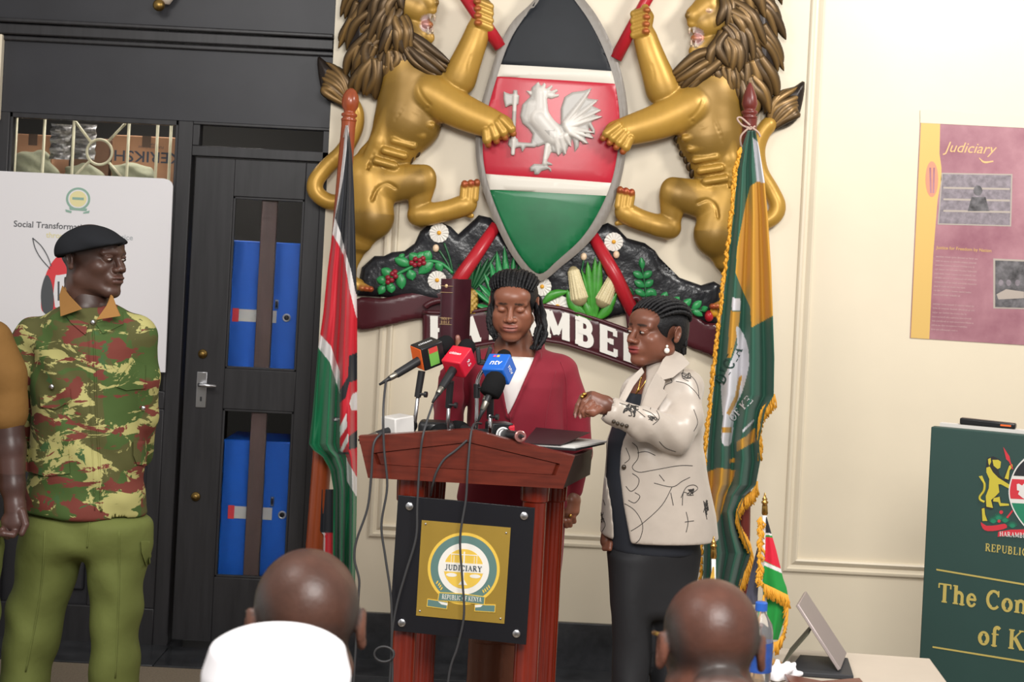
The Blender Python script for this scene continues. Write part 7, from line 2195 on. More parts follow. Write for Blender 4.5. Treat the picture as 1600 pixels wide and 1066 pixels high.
BK, WH, RD, GN = rgb('#22242a'), rgb('#dcd8d6'), rgb('#c3202f'), rgb('#0d6b43')
YF = 6.12
kf = thing('kenyan_flag', 'tall black, red and green flag draped on a wooden pole by door', 'flag', Vector((P(478, 1040, YF + .06).x, YF + .06, 0)))
p0, p1 = P(545, 190, YF + .06), P(492, 860, YF + .06)
d = (p1 - p0); foot = p0 + d * (p0.z / -d.z * -1 if False else (p0.z - .0) / (p0.z - p1.z))
ax = (p0 - foot).normalized(); LL = (p0 - foot).length
MB().lathe(foot, [(0, .045), (.06, .045), (.07, .036), (LL * .45, .040), (LL * .55, .037), (LL - .1, .030), (LL - .02, .0285), (LL, .030)], 24, ax).build('pole', m_polew, kf, smooth=True, auto=40)
MB().lathe(p0, [(0, .030), (.008, .032), (.016, .024), (.022, .032), (.030, .032), (.036, .022), (.044, .024), (.06, .033), (.085, .035), (.105, .031), (.125, .02), (.135, .006)], 24, ax).build('finial', m_polew, kf, smooth=True)
MB().lathe(Vector((foot.x, foot.y, 0)), [(0, .16), (.03, .16), (.045, .12), (.06, .05), (.12, .047)], 30).build('base', m_polew, kf, smooth=True, auto=40)
def fk(u, v, px, py):
    s_ = .012 + .042 * np.clip(v * 1.6, 0, 1)
    return -.03 + s_ * (np.sin(u * 2 * np.pi * 2.4 + 1.1 * np.sin(v * 5) - .4) * .8 + .35 * np.sin(u * 2 * np.pi * 4.1 + 2 * v)) - .03 * v
xl = [(196, 540), (240, 536), (300, 529), (345, 522), (420, 512), (490, 505), (545, 497), (640, 489), (694, 483), (704, 490), (714, 504), (735, 516), (765, 521), (935, 520)]
xr = [(196, 544), (240, 550), (300, 553), (400, 556), (500, 558), (700, 558), (800, 557), (935, 554)]
top = [(470, 180), (580, 180), (580, 510), (557, 497), (546, 452), (537, 399), (528, 380), (516, 361)]
paint = [(top, WH),
         ([(545, 205), (580, 190), (580, 470), (556, 459), (548, 420), (540, 395), (532, 363), (524, 341), (536, 280)], BK),
         ([(470, 350), (516, 361), (528, 380), (537, 399), (546, 452), (557, 497), (580, 510), (580, 745), (557, 745), (543, 721), (541, 712), (531, 700), (531, 583), (517, 541), (499, 521), (470, 500)], RD),
         ([(470, 505), (499, 521), (517, 541), (531, 581), (531, 615), (515, 566), (497, 543), (470, 525)], WH),
         ([(541, 712), (543, 721), (557, 745), (575, 760), (575, 785), (556, 775), (542, 752)], WH),
         # shield of the flag
         ([(545, 556), (575, 545), (575, 588), (546, 598), (540, 622), (531, 630), (531, 610), (544, 588)], BK), ([(546, 630), (550, 617), (558, 612), (575, 640), (556, 641), (549, 641)], WH),
         ([(531, 666), (542, 645), (542, 668), (531, 684)], WH), ([(531, 704), (544, 676), (544, 690), (534, 708)], WH), ([(545, 682), (575, 660), (575, 690), (558, 700), (545, 703)], BK), ([(531, 684), (542, 668), (542, 676), (531, 694)], RD),
         ([(528, 706), (545, 706), (545, 711), (528, 711)], BK), ([(519, 653), (530, 652), (530, 658), (519, 659)], BK), ([(521, 655), (531, 653), (531, 656), (522, 657)], WH)]
fl = cloth('flag_cloth', xl, xr, YF, fk, paint, GN, kf)
cloth('flag_fold', [(765, 503), (830, 500), (836, 506), (935, 504)], [(765, 524), (830, 524), (836, 522), (935, 522)], YF + .02, lambda u, v, px, py: .012 * np.sin(u * 7), [([(480, 832), (530, 832), (530, 960), (480, 960)], RD), ([(480, 832), (508, 832), (508, 960), (480, 960)], WH)], BK, kf, 24, 90)
seamc = MB().tube([P(537, 215, YF - .01), P(540, 200, YF - .01), P(544, 196, YF + .03)], .003, 6).build('tie', m_cord, kf, smooth=True)

# ---- green flag of the institution
YG2 = 6.05
gf = thing('green_flag', 'tall green and gold fringed flag draped on a red-brown pole', 'flag', Vector((P(1150, 1060, YG2 + .06).x, YG2 + .06, 0)))
q0, q1 = P(1171, 186, YG2 + .06), P(1160, 860, YG2 + .06)
foot = Vector((q0.x + (q1.x - q0.x) * q0.z / (q0.z - q1.z), q0.y, 0)); ax = (q0 - foot).normalized(); LL = (q0 - foot).length
MB().lathe(foot, [(0, .04), (.06, .04), (.07, .030), (LL - .02, .029), (LL, .032)], 24, ax).build('pole', m_poler, gf, smooth=True, auto=40)
MB().lathe(q0, [(0, .030), (.008, .033), (.014, .024), (.02, .032), (.03, .033), (.036, .022), (.042, .026), (.06, .032), (.09, .027), (.13, .012), (.145, .004)], 24, ax).build('finial', m_poler, gf, smooth=True)
MB().lathe(Vector((foot.x, foot.y, 0)), [(0, .16), (.03, .16), (.045, .12), (.06, .05), (.12, .042)], 30).build('base', m_poler, gf, smooth=True, auto=40)
FG, FY, FW = rgb('#2c5b4a'), rgb('#c08c2e'), rgb('#cfcdd2')
def fg(u, v, px, py):
    s_ = .010 + .040 * np.clip(v * 1.5, 0, 1)
    return -.03 + s_ * np.sin(u * 2 * np.pi * 2.6 + .9 * np.sin(v * 4 + 1) + .6) - .03 * v
gl = [(204, 1168), (230, 1160), (262, 1153), (330, 1147), (420, 1136), (500, 1127), (570, 1119), (640, 1112), (700, 1106), (780, 1102), (925, 1098)]
gr = [(204, 1180), (230, 1186), (285, 1195), (340, 1200), (420, 1205), (500, 1208), (560, 1210), (618, 1209), (640, 1196), (690, 1186), (720, 1188), (758, 1181), (775, 1164), (800, 1153), (830, 1160), (865, 1173), (890, 1164), (925, 1154)]
gp = [([(1176, 215), (1188, 225), (1196, 285), (1183, 290)], FW),
      ([(1172, 291), (1183, 284), (1220, 290), (1220, 488), (1201, 497), (1174, 512), (1172, 480), (1160, 454), (1149, 425), (1152, 385), (1165, 319)], FY),
      ([(1144, 465), (1157, 467), (1157, 486), (1143, 485)], FW), ([(1141, 486), (1157, 487), (1153, 520), (1142, 560), (1136, 560)], FY),
      (s2([(1150, 512), (1158, 516), (1168, 540), (1170, 572), (1160, 612), (1148, 640), (1143, 692), (1128, 692), (1130, 650), (1142, 590), (1152, 545)], 3, True), FW),
      ([(1126, 600), (1140, 570), (1152, 540), (1158, 560), (1148, 600), (1136, 636), (1129, 650)], FW), ([(1154, 590), (1160, 586), (1152, 626), (1140, 650), (1135, 646), (1148, 620)], FY), ([(1128, 668), (1143, 668), (1143, 676), (1128, 676)], FY),
      ([(1151, 690), (1166, 682), (1180, 668), (1180, 690), (1166, 698), (1151, 706)], FY), ([(1160, 672), (1178, 655), (1178, 659), (1160, 677)], FW),
      ([(1100, 740), (1122, 731), (1149, 735), (1146, 748), (1138, 764), (1124, 812), (1112, 830), (1100, 830)], FY), ([(1140, 718), (1148, 716), (1148, 722), (1140, 724)], FY)]
gc = cloth('flag_cloth', gl, gr, YG2, fg, gp, FG, gf)
tg = bvh(gc)
plf = Plane((0, YG2 - .075, 0), (0, -1, 0))
m_fgreen = mat('flag_green_print', '#2c4a44', rough=.6)
def on_cloth(x0, y0, ang):
    c_, s_ = math.cos(ang), math.sin(ang)
    def f(u, v, l):
        k = F / YG2
        px = x0 + (u * c_ - v * s_) * k; py = y0 - (u * s_ + v * c_) * k
        p = hit(tg, px, py, .001 + l)
        return p if p is not None else P(px, py, YG2 - .06)
    return f
serif('lettering', 'DICIA', on_cloth(1131, 602, math.radians(62)), M(17, YG2), m_fgreen, gf, depth=.001, one=False)
serif('lettering', 'OF KE', on_cloth(1146, 660, math.radians(48)), M(12, YG2), mat('flag_white_print', '#d5d3d6', rough=.6), gf, depth=.001, one=False)
# rope-like fringe on the left and strands along the lower edge
rf = random.Random(2)
mb = MB()
lf = [(x - 3, y) for y, x in gl[1:]]
sp_ = s2(lf, 26)
for i, (x, y) in enumerate(sp_):
    a_ = P(x, y, YG2 - .05); mb.tube([a_, a_ + Vector((rf.uniform(-.010, .004), rf.uniform(-.008, .004), -.012)), a_ + Vector((rf.uniform(-.012, .006), rf.uniform(-.008, .004), -.028))], [.0045, .006, .003], 5)
tag(mb.build('side_fringe', m_fringe, gf, smooth=True, norm=False), kind='stuff')
edges = (s2([(1209, 616), (1200, 628), (1190, 640), (1185, 664), (1188, 688), (1186, 700)], 14), s2([(1183, 752), (1176, 766), (1160, 780), (1152, 798), (1156, 820), (1168, 842), (1174, 862), (1168, 884), (1158, 906), (1154, 925)], 12))
for edge in edges:
  mb = MB()
  for (x, y) in edge:
    for q in range(2):
        a_ = P(x + rf.uniform(-1, 1), y, YG2 - .055)
        mb.tube([a_, a_ + Vector((rf.uniform(-.004, .010), rf.uniform(-.006, .006), -.028)), a_ + Vector((rf.uniform(-.002, .014), rf.uniform(-.006, .006), -.052))], [.0026, .003, .0022], 5)
  tag(mb.build('lower_fringe', m_fringe, gf, smooth=True, norm=False), kind='stuff')
mb = MB()
for pts_ in ([(1172, 196), (1158, 184), (1152, 186), (1160, 196), (1172, 200)], [(1172, 198), (1184, 206), (1188, 214)], [(1170, 200), (1158, 212), (1158, 226), (1164, 236)], [(1165, 198), (1172, 202), (1180, 197)]):
    mb.tube(spline([P(x, y, YG2 + .02) for x, y in pts_], 5), .004, 6)
mb.build('cord', m_cord, gf, smooth=True, norm=False)
# ================================================================ banner, poster, display board
m_bann = mat('white_foam_board', '#d9d6d8', rough=.6)
m_btxt = mat('banner_dark_text', '#4a4c50', rough=.7)
m_byel = mat('banner_pale_yellow', '#d9cf9c', rough=.7)
m_bgrn = mat('banner_green', '#86a596', rough=.7)
m_bgry = mat('banner_grey_text', '#a9adb0', rough=.7)
m_bred = mat('banner_red', '#cf3a40', rough=.6)
m_bblk = mat('banner_charcoal', '#4b4d50', rough=.6)
PBn = Plane((0, YD - .035, 0), (0, -1, 0))
bn = thing('banner_board', 'white board with round crest and social transformation slogan behind officer', 'banner', PBn.px(120, 580))
ou = [(-70, 264), (256, 279), (263, 281), (268, 285), (270, 291), (258, 582), (-84, 566)]
decal('board', PBn, ou[::-1], m_bann, bn, lift=.0, base=-.012)
kb = YD / F
def bd(pts, m, l, nm='print'): decal(nm, PBn, pts[::-1], m, bn, lift=l)
bd(circ(122, 311, 19, 18), m_bgrn, .0006); bd(circ(122, 311, 15.5, 14.5), m_bann, .0010); bd(circ(122, 311, 13.5, 12.5), m_byel, .0014)
bd([(113, 308), (131, 309), (131, 313), (113, 312)], m_bgrn, .0018)
for q in ([(102, 327), (112, 330), (111, 333), (103, 331)], [(130, 332), (140, 329), (139, 333), (130, 334)], [(108, 324), (136, 326), (135, 330), (109, 328)]): bd(q, m_bgrn, .0018)
def btext(x0, y0, x1, y1, txt, hpx, m):
    a = PBn.touv(PBn.px(x0, y0)); c = PBn.touv(PBn.px(x1, y1))
    ang = math.atan2(c[1] - a[1], c[0] - a[0])
    h_ = hpx * kb
    return plain_text('lettering', txt, on_plane(PBn, a, ang), h_, m, bn, depth=.0012, offset=.008)
btext(21, 354, 250, 366, 'Social Transformation', 9.5, m_btxt)
btext(72, 371, 240, 380, 'through Access to', 8.5, m_byel); btext(176, 374, 240, 377, 'Justice', 8.5, m_bgry)
# leaf outline and part of the round flag shield
lv = s2([(51, 372), (64, 384), (74, 400), (80, 416)], 6)
PX_ = [PBn.px(x, y, .001) for x, y in lv]; MB().tube(PX_, .0022, 6).build('print', m_bblk, bn)
lv = s2([(51, 372), (55, 388), (64, 404), (78, 420)], 6)
MB().tube([PBn.px(x, y, .001) for x, y in lv], .0022, 6).build('print', m_bblk, bn)
bd(s2([(64, 470), (68, 440), (80, 412), (98, 396), (130, 396), (150, 430), (150, 480), (110, 500), (70, 490)], 4, True), m_bred, .0008, 'print')
bd(s2([(64, 470), (65, 450), (72, 430), (80, 440), (84, 468), (80, 492), (68, 488)], 4, True), m_bblk, .0014, 'print')
bd(s2([(86, 436), (92, 430), (120, 432), (120, 480), (86, 480)], 2, True), m_bann, .0014, 'print'); bd([(90, 440), (93, 440), (93, 470), (90, 470)], m_bblk, .0018)

# ---- poster
m_pyel = mat('poster_yellow', '#d3ae64', rough=.5)
m_pmar = mat('poster_maroon', '#a87d84', rough=.4, var=.5, vscale=3.5, dark='#84505f')  # poster colours lightened: glare on the sheet is put into the print
m_ptan = mat('poster_tape', '#d8ccb8', rough=.6)
m_pgold = mat('poster_gold_text', '#d8ae78', rough=.5)
m_pphoto = mat('poster_photo_grey', '#8b8289', rough=.5, var=.45, vscale=38)
m_pphoto2 = mat('poster_photo_dark', '#6c696c', rough=.5, var=.85, vscale=22)
m_pframe = mat('poster_photo_border', '#a89d94', rough=.5)
m_ppink = mat('poster_pink', '#cf8a70', rough=.5)
m_ptext = mat('poster_small_text', '#c0a5a2', rough=.5)
PW = Plane((0, YW - .004, 0), (0, -1, 0))
po = thing('wall_poster', 'pale maroon and yellow poster headed Judiciary on the cream wall', 'poster', PW.px(1520, 530))
def pd(pts, m, l, nm='print'): decal(nm, PW, pts[::-1], m, po, lift=l, base=-.003 if l <= 0 else 0)
pd([(1438, 190), (1722, 204), (1706, 546), (1422, 528)], m_pmar, 0.0, 'sheet')
pd([(1438, 172), (1480, 172), (1520, 178), (1600, 182), (1722, 190), (1722, 206), (1438, 192)], m_ptan, .002, 'tape')
pd([(1439, 191), (1469, 193), (1468, 240), (1471, 262), (1471, 280), (1465, 312), (1458, 400), (1452, 530), (1423, 528)], m_pyel, .0008)
pd(circ(1456, 280, 10, 28, 24), m_ppink, .0012)
for q in ([(1452, 262), (1455, 262), (1456, 302), (1453, 302)], [(1458, 262), (1461, 262), (1460, 302), (1457, 302)]): pd(q, m_pmar, .0014)
a = PW.touv(PW.px(1476, 237)); c = PW.touv(PW.px(1560, 241))
plain_text('lettering', 'Judiciary', on_plane(PW, a, math.atan2(c[1] - a[1], c[0] - a[0])), M(16), m_pgold, po, depth=.0012, shear=.35)
pd(s2([(1530, 246), (1538, 252), (1552, 251)], 4) + s2([(1552, 253), (1538, 255), (1530, 248)], 4), m_pgold, .0012)
pd([(1471, 270), (1582, 272), (1580, 354), (1465, 351)], m_pframe, .0008); pd([(1473, 272), (1580, 274), (1578, 352), (1467, 349)], m_pphoto, .0012, 'photo')
for i in range(3): pd([(1474, 292 + i * 18), (1578, 294 + i * 18), (1578, 297 + i * 18), (1474, 295 + i * 18)], m_pframe, .0015)
pd(circ(1528, 298, 7, 8, 14), m_pphoto2, .0016); pd([(1512, 330), (1518, 308), (1540, 308), (1546, 330)], m_pphoto2, .0016)
pd([(1552, 404), (1706, 410), (1702, 486), (1552, 482)], m_pframe, .0008); pd([(1555, 407), (1704, 413), (1700, 484), (1555, 480)], m_pphoto2, .0012, 'photo')
pd([(1557, 460), (1572, 452), (1600, 456), (1600, 466), (1560, 468)], m_pframe, .0016)
for x in (1564, 1576, 1590, 1610): pd(circ(x, 442, 4, 5, 12), m_pphoto, .0016)
a = PW.touv(PW.px(1463, 389)); plain_text('lettering', 'Justice for Freedom by Nation', on_plane(PW, a, math.radians(-.6)), M(5), m_pyel, po, depth=.0012, sx=.98)
for i in range(17):
    y = 399 + i * 6.6 + (8 if i > 9 else 0)
    x0 = 1462 - i * .45
    w_ = 86 if i not in (9, 16) else 56
    a = PW.touv(PW.px(x0, y + 3)); n_ = random.Random(i)
    txt = ' '.join(''.join(n_.choice('aeionrstlmud') for _ in range(n_.randint(2, 8))) for _ in range(7))
    plain_text('small_print', txt[:int(w_ / 2.25)], on_plane(PW, a, math.radians(-.6)), M(2.9), m_ptext, po, depth=.001)

# ---- big green display copy of the constitution
m_dgreen = mat('dark_green_board', '#27443f', rough=.55, var=.08, vscale=3)
m_dgold = mat('gold_lettering', '#b9a65a', rough=.5)
m_dpage = mat('board_edge_white', '#cfcac4', rough=.6)
psi = math.radians(26)
L0 = P(1455, 667, 5.4)
PG = Plane(L0, (-math.sin(psi), -math.cos(psi), 0))
gb_ = thing('display_board', 'large dark green constitution display board with gold lettering and crest', 'display board', Vector((L0.x, L0.y, 0)))
zt_ = L0.z; Wd = .78; Hh = zt_ - .002
PG.o = Vector((L0.x, L0.y, zt_))
def uvb(u0, v0, u1, v1, m, nm, l0=0.0, back=.0):
    p = [PG.uv(u0, v0, l0), PG.uv(u1, v0, l0), PG.uv(u1, v1, l0), PG.uv(u0, v1, l0)]
    return MB().prism(p, PG.n * -back)
uvb(0, -Hh, Wd, 0, m_dgreen, '', 0, .05).build('panel', m_dgreen, gb_, bevel=.003)
uvb(.02, -Hh, Wd - .02, .012, m_dpage, '', -.051, .04).build('inner_block', m_dpage, gb_)
def gd(pts, m, l, nm='crest_print'): decal(nm, PG, pts[::-1], m, gb_, lift=l)
for pts in ([(1463, 889), (1700, 929), (1700, 932), (1463, 891.5)], [(1457, 1010), (1700, 1049), (1700, 1052), (1457, 1012.5)]): gd(pts, m_dgold, .001, 'gold_rule')
def gtext(x0, y0, hpx_top, txt, nm='lettering', bold=1.0, wsc=1.0):
    a = PG.touv(PG.px(x0, y0)); t_ = PG.touv(PG.px(x0 + 1.5, hpx_top)); h_ = t_[1] - a[1]
    return serif(nm, txt, on_plane(PG, a), h_, m_dgold, gb_, depth=.0012, bold=bold, wscale=wsc)
gtext(1464, 940, 911, 'The', bold=1.15, wsc=.93)
_a = PG.touv(PG.px(1464, 940)); _h = PG.touv(PG.px(1465.5, 911))[1] - _a[1]
serif('lettering', 'Constitution', on_plane(PG, (_a[0] + (text_width('The ') + .04) * _h * .93, _a[1])), _h, m_dgold, gb_, depth=.0012, bold=1.15, wscale=.93)
gtext(1527, 1006, 976, 'of Kenya'.replace('y', 'u').replace('a', 'o') if False else 'of Ken', bold=1.15, wsc=.93)
gtext(1539, 861, 849.5, 'REPUBLIC OF KENYA', bold=1.1, wsc=.84)
# crest: lion, shield, plants and ribbon, all flat print
m_cy = mat('crest_yellow', '#c2b33a', rough=.5); m_cr = mat('crest_red', '#c9303c', rough=.5); m_cg = mat('crest_green', '#1f7d5c', rough=.5); m_cb = mat('crest_black', '#23262a', rough=.5); m_cw = mat('crest_white', '#d9d6d2', rough=.5)
def zc(pts): return [(1500 + x / 4.85, 660 + y / 4.85) for x, y in pts]
gd(zc([(206, 270), (250, 258), (300, 280), (312, 340), (290, 360), (300, 400), (340, 440), (330, 420), (370, 320), (400, 310), (405, 340), (380, 370), (375, 440), (350, 450), (400, 480), (410, 510), (380, 515), (320, 470), (300, 480), (300, 530), (280, 560), (310, 570), (310, 610), (370, 615), (375, 635), (300, 640), (290, 610), (250, 605), (255, 655), (235, 665), (190, 650), (195, 700), (215, 750), (165, 750), (158, 650), (190, 640), (190, 600), (200, 540), (218, 480), (215, 420), (195, 350)]), m_cb, .0008)
gd(zc([(212, 280), (232, 270), (236, 300), (222, 330), (215, 310)]), m_cy, .0012); gd(zc([(245, 285), (290, 285), (310, 300), (305, 345), (285, 355), (255, 330)]), m_cy, .0012)
gd(zc([(200, 345), (225, 335), (250, 380), (290, 420), (345, 455), (395, 485), (405, 508), (380, 508), (310, 470), (290, 470), (298, 530), (270, 560), (235, 590), (250, 650), (200, 640), (195, 560), (218, 500), (222, 430), (200, 380)]), m_cy, .0012)
gd(zc([(338, 425), (372, 330), (395, 315), (400, 335), (376, 365), (368, 435)]), m_cy, .0012); gd(zc([(255, 575), (300, 565), (308, 612), (370, 618), (372, 632), (302, 636), (290, 605), (250, 600)]), m_cy, .0012)
gd(zc([(165, 655), (185, 650), (190, 700), (208, 748), (170, 748)]), m_cy, .0012)
tl_ = s2([(185, 605), (155, 590), (150, 565), (180, 520), (185, 470), (170, 440)], 6)
MB().tube([PG.px(1500 + x / 4.85, 660 + y / 4.85, .001) for x, y in tl_], .004, 6).build('crest_print', m_cy, gb_)
gd(zc([(142, 410), (168, 405), (182, 440), (165, 445)]), m_cy, .0012)
gd(zc([(328, 188), (375, 260), (382, 295), (402, 350), (396, 360), (372, 300), (350, 280)]), m_cr, .0014)
# shield (its right half lies beyond the photograph's edge)
shl = s2([(530, 250), (470, 290), (420, 350), (385, 430), (368, 520), (378, 600), (410, 680), (470, 770), (530, 820), (600, 770), (655, 680), (690, 600), (700, 520), (685, 430), (645, 350), (595, 290)], 3, True)
gd(zc(shl), m_cw, .0016)
ins = [(530 + (x - 530) * .94, 535 + (y - 535) * .95) for x, y in shl]
for a_, b_, m_ in ((0, 405, m_cb), (430, 580, m_cr), (612, 900, m_cg)):
    pl_ = clip(clip(ins, (0, a_ - 20), (1000, a_ + 30), True), (0, b_ - 20), (1000, b_ + 30), False)
    if len(pl_) > 2: gd(zc(pl_), m_, .002)
gd(zc([(430, 470), (445, 465), (470, 480), (500, 450), (500, 590), (470, 570), (440, 545), (450, 520), (432, 515)]), m_cw, .0024)
for cx_, cy_ in ((250, 745), (290, 720), (340, 740), (395, 780)):
    for k_ in range(9):
        an = math.radians(20 + 17 * k_)
        gd(zc([(cx_ - 6, cy_ + 20), (cx_ + 50 * math.cos(an), cy_ - 46 * math.sin(an) + 10), (cx_ + 8, cy_ + 22)]), m_cg, .0008 + .00005 * k_)
gd(zc(circ(312, 682, 14, 14, 14)), m_cr, .0014); gd(zc(circ(296, 750, 12, 12, 14)), m_cr, .0014); gd(zc([(350, 720), (395, 665), (402, 675), (362, 730)]), m_cr, .0014)
gd(zc(s2([(158, 758), (200, 785), (280, 780), (340, 770), (355, 800), (290, 820), (210, 825), (172, 805)], 2, True)), m_cr, .0016)
gd(zc([(290, 830), (380, 815), (480, 812), (600, 830), (600, 870), (480, 852), (380, 858), (285, 868)]), m_cr, .0018)
a_ = PG.touv(PG.px(*zc([(300, 862)])[0])); serif('lettering', 'HARAMBEE', on_plane(PG, a_, math.radians(3)), .016, m_cw, gb_, depth=.0028, wscale=.85)
# black gadget lying on top of the board
gt = thing('remote_control', 'black gadget with a red stripe lying on the green board', 'gadget', PG.uv(.09, .0, -.03))
a_ = PG.touv(PG.px(1495, 664)); c_ = PG.touv(PG.px(1583, 668))
p_ = [PG.uv(a_[0], .0125, -.055), PG.uv(c_[0], .0125, -.055), PG.uv(c_[0], .0125, -.012 - .04), PG.uv(a_[0], .0125, -.012 - .04)]
MB().prism([PG.uv(a_[0], .0125, -.052), PG.uv(c_[0], .0125, -.052), PG.uv(c_[0], .032, -.052), PG.uv(a_[0], .036, -.052)], PG.n * -.038).build('body', m_blk2, gt, bevel=.005)
MB().prism([PG.uv(c_[0] - .05, .020, -.0515), PG.uv(c_[0] - .014, .020, -.0515), PG.uv(c_[0] - .014, .026, -.0515), PG.uv(c_[0] - .05, .026, -.0515)], PG.n * -.002).build('red_stripe', m_orange, gt)

# ================================================================ table with tablet, flags, bottle
def at_z(px, py, z):
    d_ = P(px, py, 1.0) - Vector((0, 0, CH)); t_ = (z - CH) / d_.z
    return Vector((0, 0, CH)) + d_ * t_
m_table = mat('beige_table_top', '#c3b6a6', rough=.5, var=.06, vscale=5)
m_tleg = mat('dark_table_leg', '#4a2a20', rough=.4, var=.2, vscale=6)
TZ = .76
ta, tb_ = at_z(1130, 1006, TZ), at_z(1453, 1029, TZ)
dirx = (tb_ - ta); dirx.z = 0; L_ = dirx.length; dirx.normalize(); diry = Vector((-dirx.y, dirx.x, 0)) * -1
tbl = thing('side_table', 'beige topped table at lower right beside the green board', 'table', (ta + tb_) / 2 + diry * .3 - Vector((0, 0, TZ)))
MB().prism([ta, tb_, tb_ + diry * .62, ta + diry * .62], (0, 0, -.03)).build('table_top', m_table, tbl, bevel=.003)
for u_, v_ in ((.04, .04), (L_ - .04, .04), (.04, .58), (L_ - .04, .58)):
    c_ = ta + dirx * u_ + diry * v_
    MB().box((c_.x - .022, c_.y - .022, 0), (c_.x + .022, c_.y + .022, TZ - .031)).build('leg', m_tleg, tbl, bevel=.003)
for v_ in (.04, .58):
    c0, c1_ = ta + dirx * .06 + diry * v_, ta + dirx * (L_ - .06) + diry * v_
    MB().obox((c0 + c1_) / 2 + Vector((0, 0, -.07)), (c1_ - c0) / 2, diry * .01, (0, 0, .038)).build('apron', m_tleg, tbl)
# tablet in an open folding case
tbt = thing('tablet', 'tablet propped open in a black folding case on the table', 'tablet', at_z(1280, 1045, TZ))
z1 = TZ + .012
s0, s1, s2_, s3 = at_z(1231, 1049, z1), at_z(1334, 1056, z1), at_z(1325, 1028, z1), at_z(1250, 1023, z1)
MB().prism([s0, s1, s2_, s3], (0, 0, -.011)).build('case_base', mat('charcoal_case', '#2c2d31', rough=.6), tbt, bevel=.002)
bt_ = at_z(1309, 1049, z1 + .002); Yt = bt_.y
tp_ = P(1243, 947, Yt + .06)
e1 = tp_ - bt_; dep_ = Vector((.05, .16, 0))
nrm = e1.cross(dep_).normalized()
scr = MB().prism([bt_, bt_ + dep_, tp_ + dep_, tp_], nrm * -.009).build('screen_panel', mat('rose_tablet_back', '#a99c98', rough=.35, metal=.3), tbt, bevel=.002)
MB().prism([p + nrm * .0008 for p in (bt_ + e1 * .04 + dep_ * .05, bt_ + e1 * .04 + dep_ * .95, bt_ + e1 * .96 + dep_ * .95, bt_ + e1 * .96 + dep_ * .05)], nrm * -.0006).build('display', mat('glossy_display', '#8f8a86', rough=.1), scr)
f0, f1_ = at_z(1222, 1036, z1), P(1262, 990, Yt + .04)
e2 = f1_ - f0
MB().prism([f0, f0 + dep_ * .95, f0 + e2 + dep_ * .95, f0 + e2], e2.cross(dep_).normalized() * -.004).build('prop_flap', mat('olive_case', '#4a4a3c', rough=.6), tbt)
# mini flags
def mini_flag(label, px, ytop, ybase, Y, full=True):
    z0 = TZ + .001
    base = P(px, ybase, Y); base.z = z0
    t = thing('table_flag', label, 'flag', base, 'small table flags')
    top_ = P(px + (0), ytop, Y); axv = (top_ - base).normalized(); Lp = (top_ - base).length
    m_wp = MATS.get('white_plastic_rod') or mat('white_plastic_rod', '#e2dfdc', rough=.35)
    m_gm = MATS.get('gold_metal') or mat('gold_metal', '#b98f4c', rough=.25, metal=1.0)
    MB().lathe(base, [(0, .045), (.008, .045), (.014, .03), (.02, .008)], 24).build('base', m_gm, t, smooth=True, auto=40)
    MB().lathe(base, [(.01, .0055), (Lp - .055, .0055)], 12, axv).build('rod', m_wp, t, smooth=True)
    MB().lathe(base + axv * (Lp - .056), [(0, .006), (.004, .008), (.022, .007), (.028, .006), (.03, .0085), (.034, .0085), (.036, .005), (.04, .007), (.044, .004), (.056, .001)], 14, axv).build('finial', m_gm, t, smooth=True)
    return t, base, axv, Lp
YMF = at_z(1192, 1040, TZ).y
tf, base, axv, Lp = mini_flag('gold-fringed small flag on the table, beside the tablet', 1195, 770, 1040, YMF)
GN2 = rgb('#1f8a3a')
RD2 = rgb('#cf2238')
xl = [(808, 1197), (860, 1196), (905, 1192), (915, 1192), (930, 1193)]; xr = [(808, 1198), (860, 1213), (905, 1224), (918, 1229), (930, 1231)]
cloth('flag_cloth', xl, xr, YMF - .015, lambda u, v, px, py: .008 * np.sin(u * 6 + 1) * v, [([(1190, 800), (1240, 800), (1240, 846), (1212, 838), (1190, 835)], WH), ([(1190, 800), (1240, 800), (1240, 842), (1206, 834), (1190, 832)], BK), ([(1190, 838), (1212, 841), (1240, 850), (1240, 900), (1222, 890), (1193, 876)], RD2), ([(1190, 876), (1192, 877), (1222, 890), (1240, 900), (1240, 904), (1222, 896), (1190, 882)], WH)], GN2, tf, 40, 120)
cloth('lower_cloth', [(925, 1193), (960, 1193), (1000, 1196)], [(925, 1230), (960, 1228), (1000, 1216)], YMF - .005, lambda u, v, px, py: .006 * np.sin(u * 8), [], GN2, tf, 24, 70)
cloth('back_cloth', [(855, 1184), (900, 1172), (930, 1166), (945, 1170)], [(855, 1188), (900, 1186), (930, 1184), (945, 1184)], YMF + .015, lambda u, v, px, py: .004 * np.sin(u * 8), [], rgb('#4a4a58'), tf, 16, 50)
mb = MB()
for (pl_, dxy) in ((s2([(1189, 808), (1188, 850), (1186, 905)], 30), (-.012, .0)), (s2([(1193, 912), (1210, 920), (1230, 930)], 26), (.004, -1)), (s2([(1231, 930), (1231, 960), (1226, 985), (1216, 1002)], 16), (-.004, -1)), (s2([(1193, 930), (1192, 960), (1196, 1000)], 16), (.0, -1)), (s2([(1196, 1000), (1206, 1004), (1216, 1002)], 6), (0, -1))):
    for (x, y) in pl_:
        a_ = P(x, y, YMF - .025)
        if dxy[1] == 0: mb.tube([a_, a_ + Vector((rf.uniform(-.008, .012), rf.uniform(-.004, .004), -.012)), a_ + Vector((rf.uniform(-.008, .012), 0, -.022))], [.0022, .003, .0016], 5)
        else: mb.tube([a_, a_ + Vector((dxy[0] + rf.uniform(-.004, .004), rf.uniform(-.004, .004), -.018)), a_ + Vector((dxy[0] * 1.5 + rf.uniform(-.006, .006), 0, -.034))], [.0018, .0018, .0014], 5)
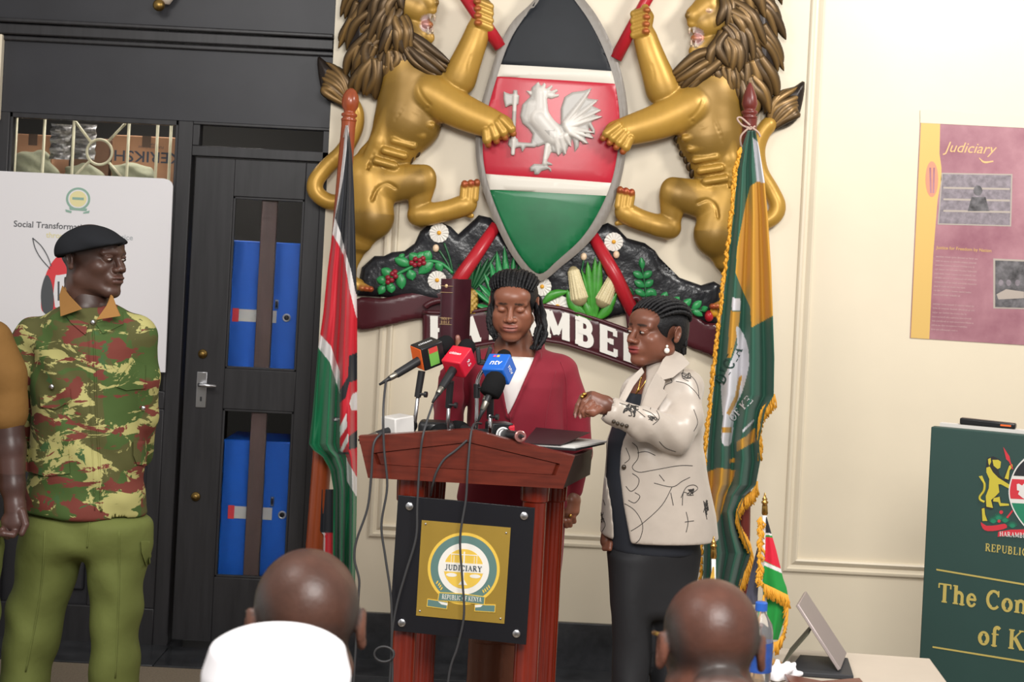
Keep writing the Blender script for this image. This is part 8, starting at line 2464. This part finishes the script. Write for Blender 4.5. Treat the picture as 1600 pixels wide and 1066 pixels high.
tag(mb.build('fringe', m_fringe, tf, smooth=True, norm=False), kind='stuff')
t2, base2, _, _ = mini_flag('small table flag mostly hidden behind the bald listener', 1115, 838, 1040, at_z(1115, 1036, TZ).y + 0.0)
cloth('flag_cloth', [(886, 1114), (930, 1104), (960, 1100)], [(886, 1116), (930, 1118), (960, 1118)], base2.y - .014, lambda u, v, px, py: .004 * np.sin(u * 6), [], rgb('#d9b24a'), t2, 12, 40)
# water bottle and tissue
m_pet = mat('clear_plastic', '#ffffff', rough=.08, trans=.9, ior=1.2)
m_lblb = mat('blue_bottle_label', '#2a4f9c', rough=.4, var=.3, vscale=40)
cb_ = at_z(1186, 1066, TZ); cb_ = P(1186, 1020, cb_.y - .05); cb_.z = TZ + .001
wb = thing('water_bottle', 'small water bottle with blue label half hidden by bald head', 'bottle', cb_)
MB().lathe(cb_, [(0, .024), (.004, .03), (.13, .031), (.15, .028), (.17, .016), (.178, .012), (.186, .012)], 26).build('bottle', m_pet, wb, smooth=True)
MB().lathe(cb_, [(.04, .0316), (.11, .0318)], 26, caps=False).build('label', m_lblb, wb, smooth=True)
MB().lathe(cb_, [(.182, .0145), (.2, .0145), (.202, .012)], 22).build('bottle_cap', mat('blue_cap', '#2a5fb8', rough=.4), wb, smooth=True, auto=40)
ct = at_z(1218, 1062, TZ); ct.z = TZ
b = Blob(ct - Vector((.07, .07, .0)), ct + Vector((.07, .07, .07)), .004)
for q in range(9):
    b.cap(ct + Vector((rf.uniform(-.03, .03), rf.uniform(-.03, .03), .012)), ct + Vector((rf.uniform(-.05, .05), rf.uniform(-.03, .03), rf.uniform(.02, .045))), .014, .006, (1, 1, 1), .008)
tag(b.build('tissue', m_capw), 'crumpled white tissue on the table beside the bottle', 'tissue')
# wooden book stand under the tablet's edge
bsd = thing('book_stand', 'small dark red wooden stand in front of the tablet case', 'stand', at_z(1290, 1085, TZ))
c_ = at_z(1290, 1085, TZ)
for s_ in (-1, 1):
    MB().obox(c_ + Vector((s_ * .03, 0, .016)), (.06, 0, .0 + s_ * .008), (0, .05, 0), (0, 0, .006)).build('leaf', m_mahog, bsd, bevel=.002)
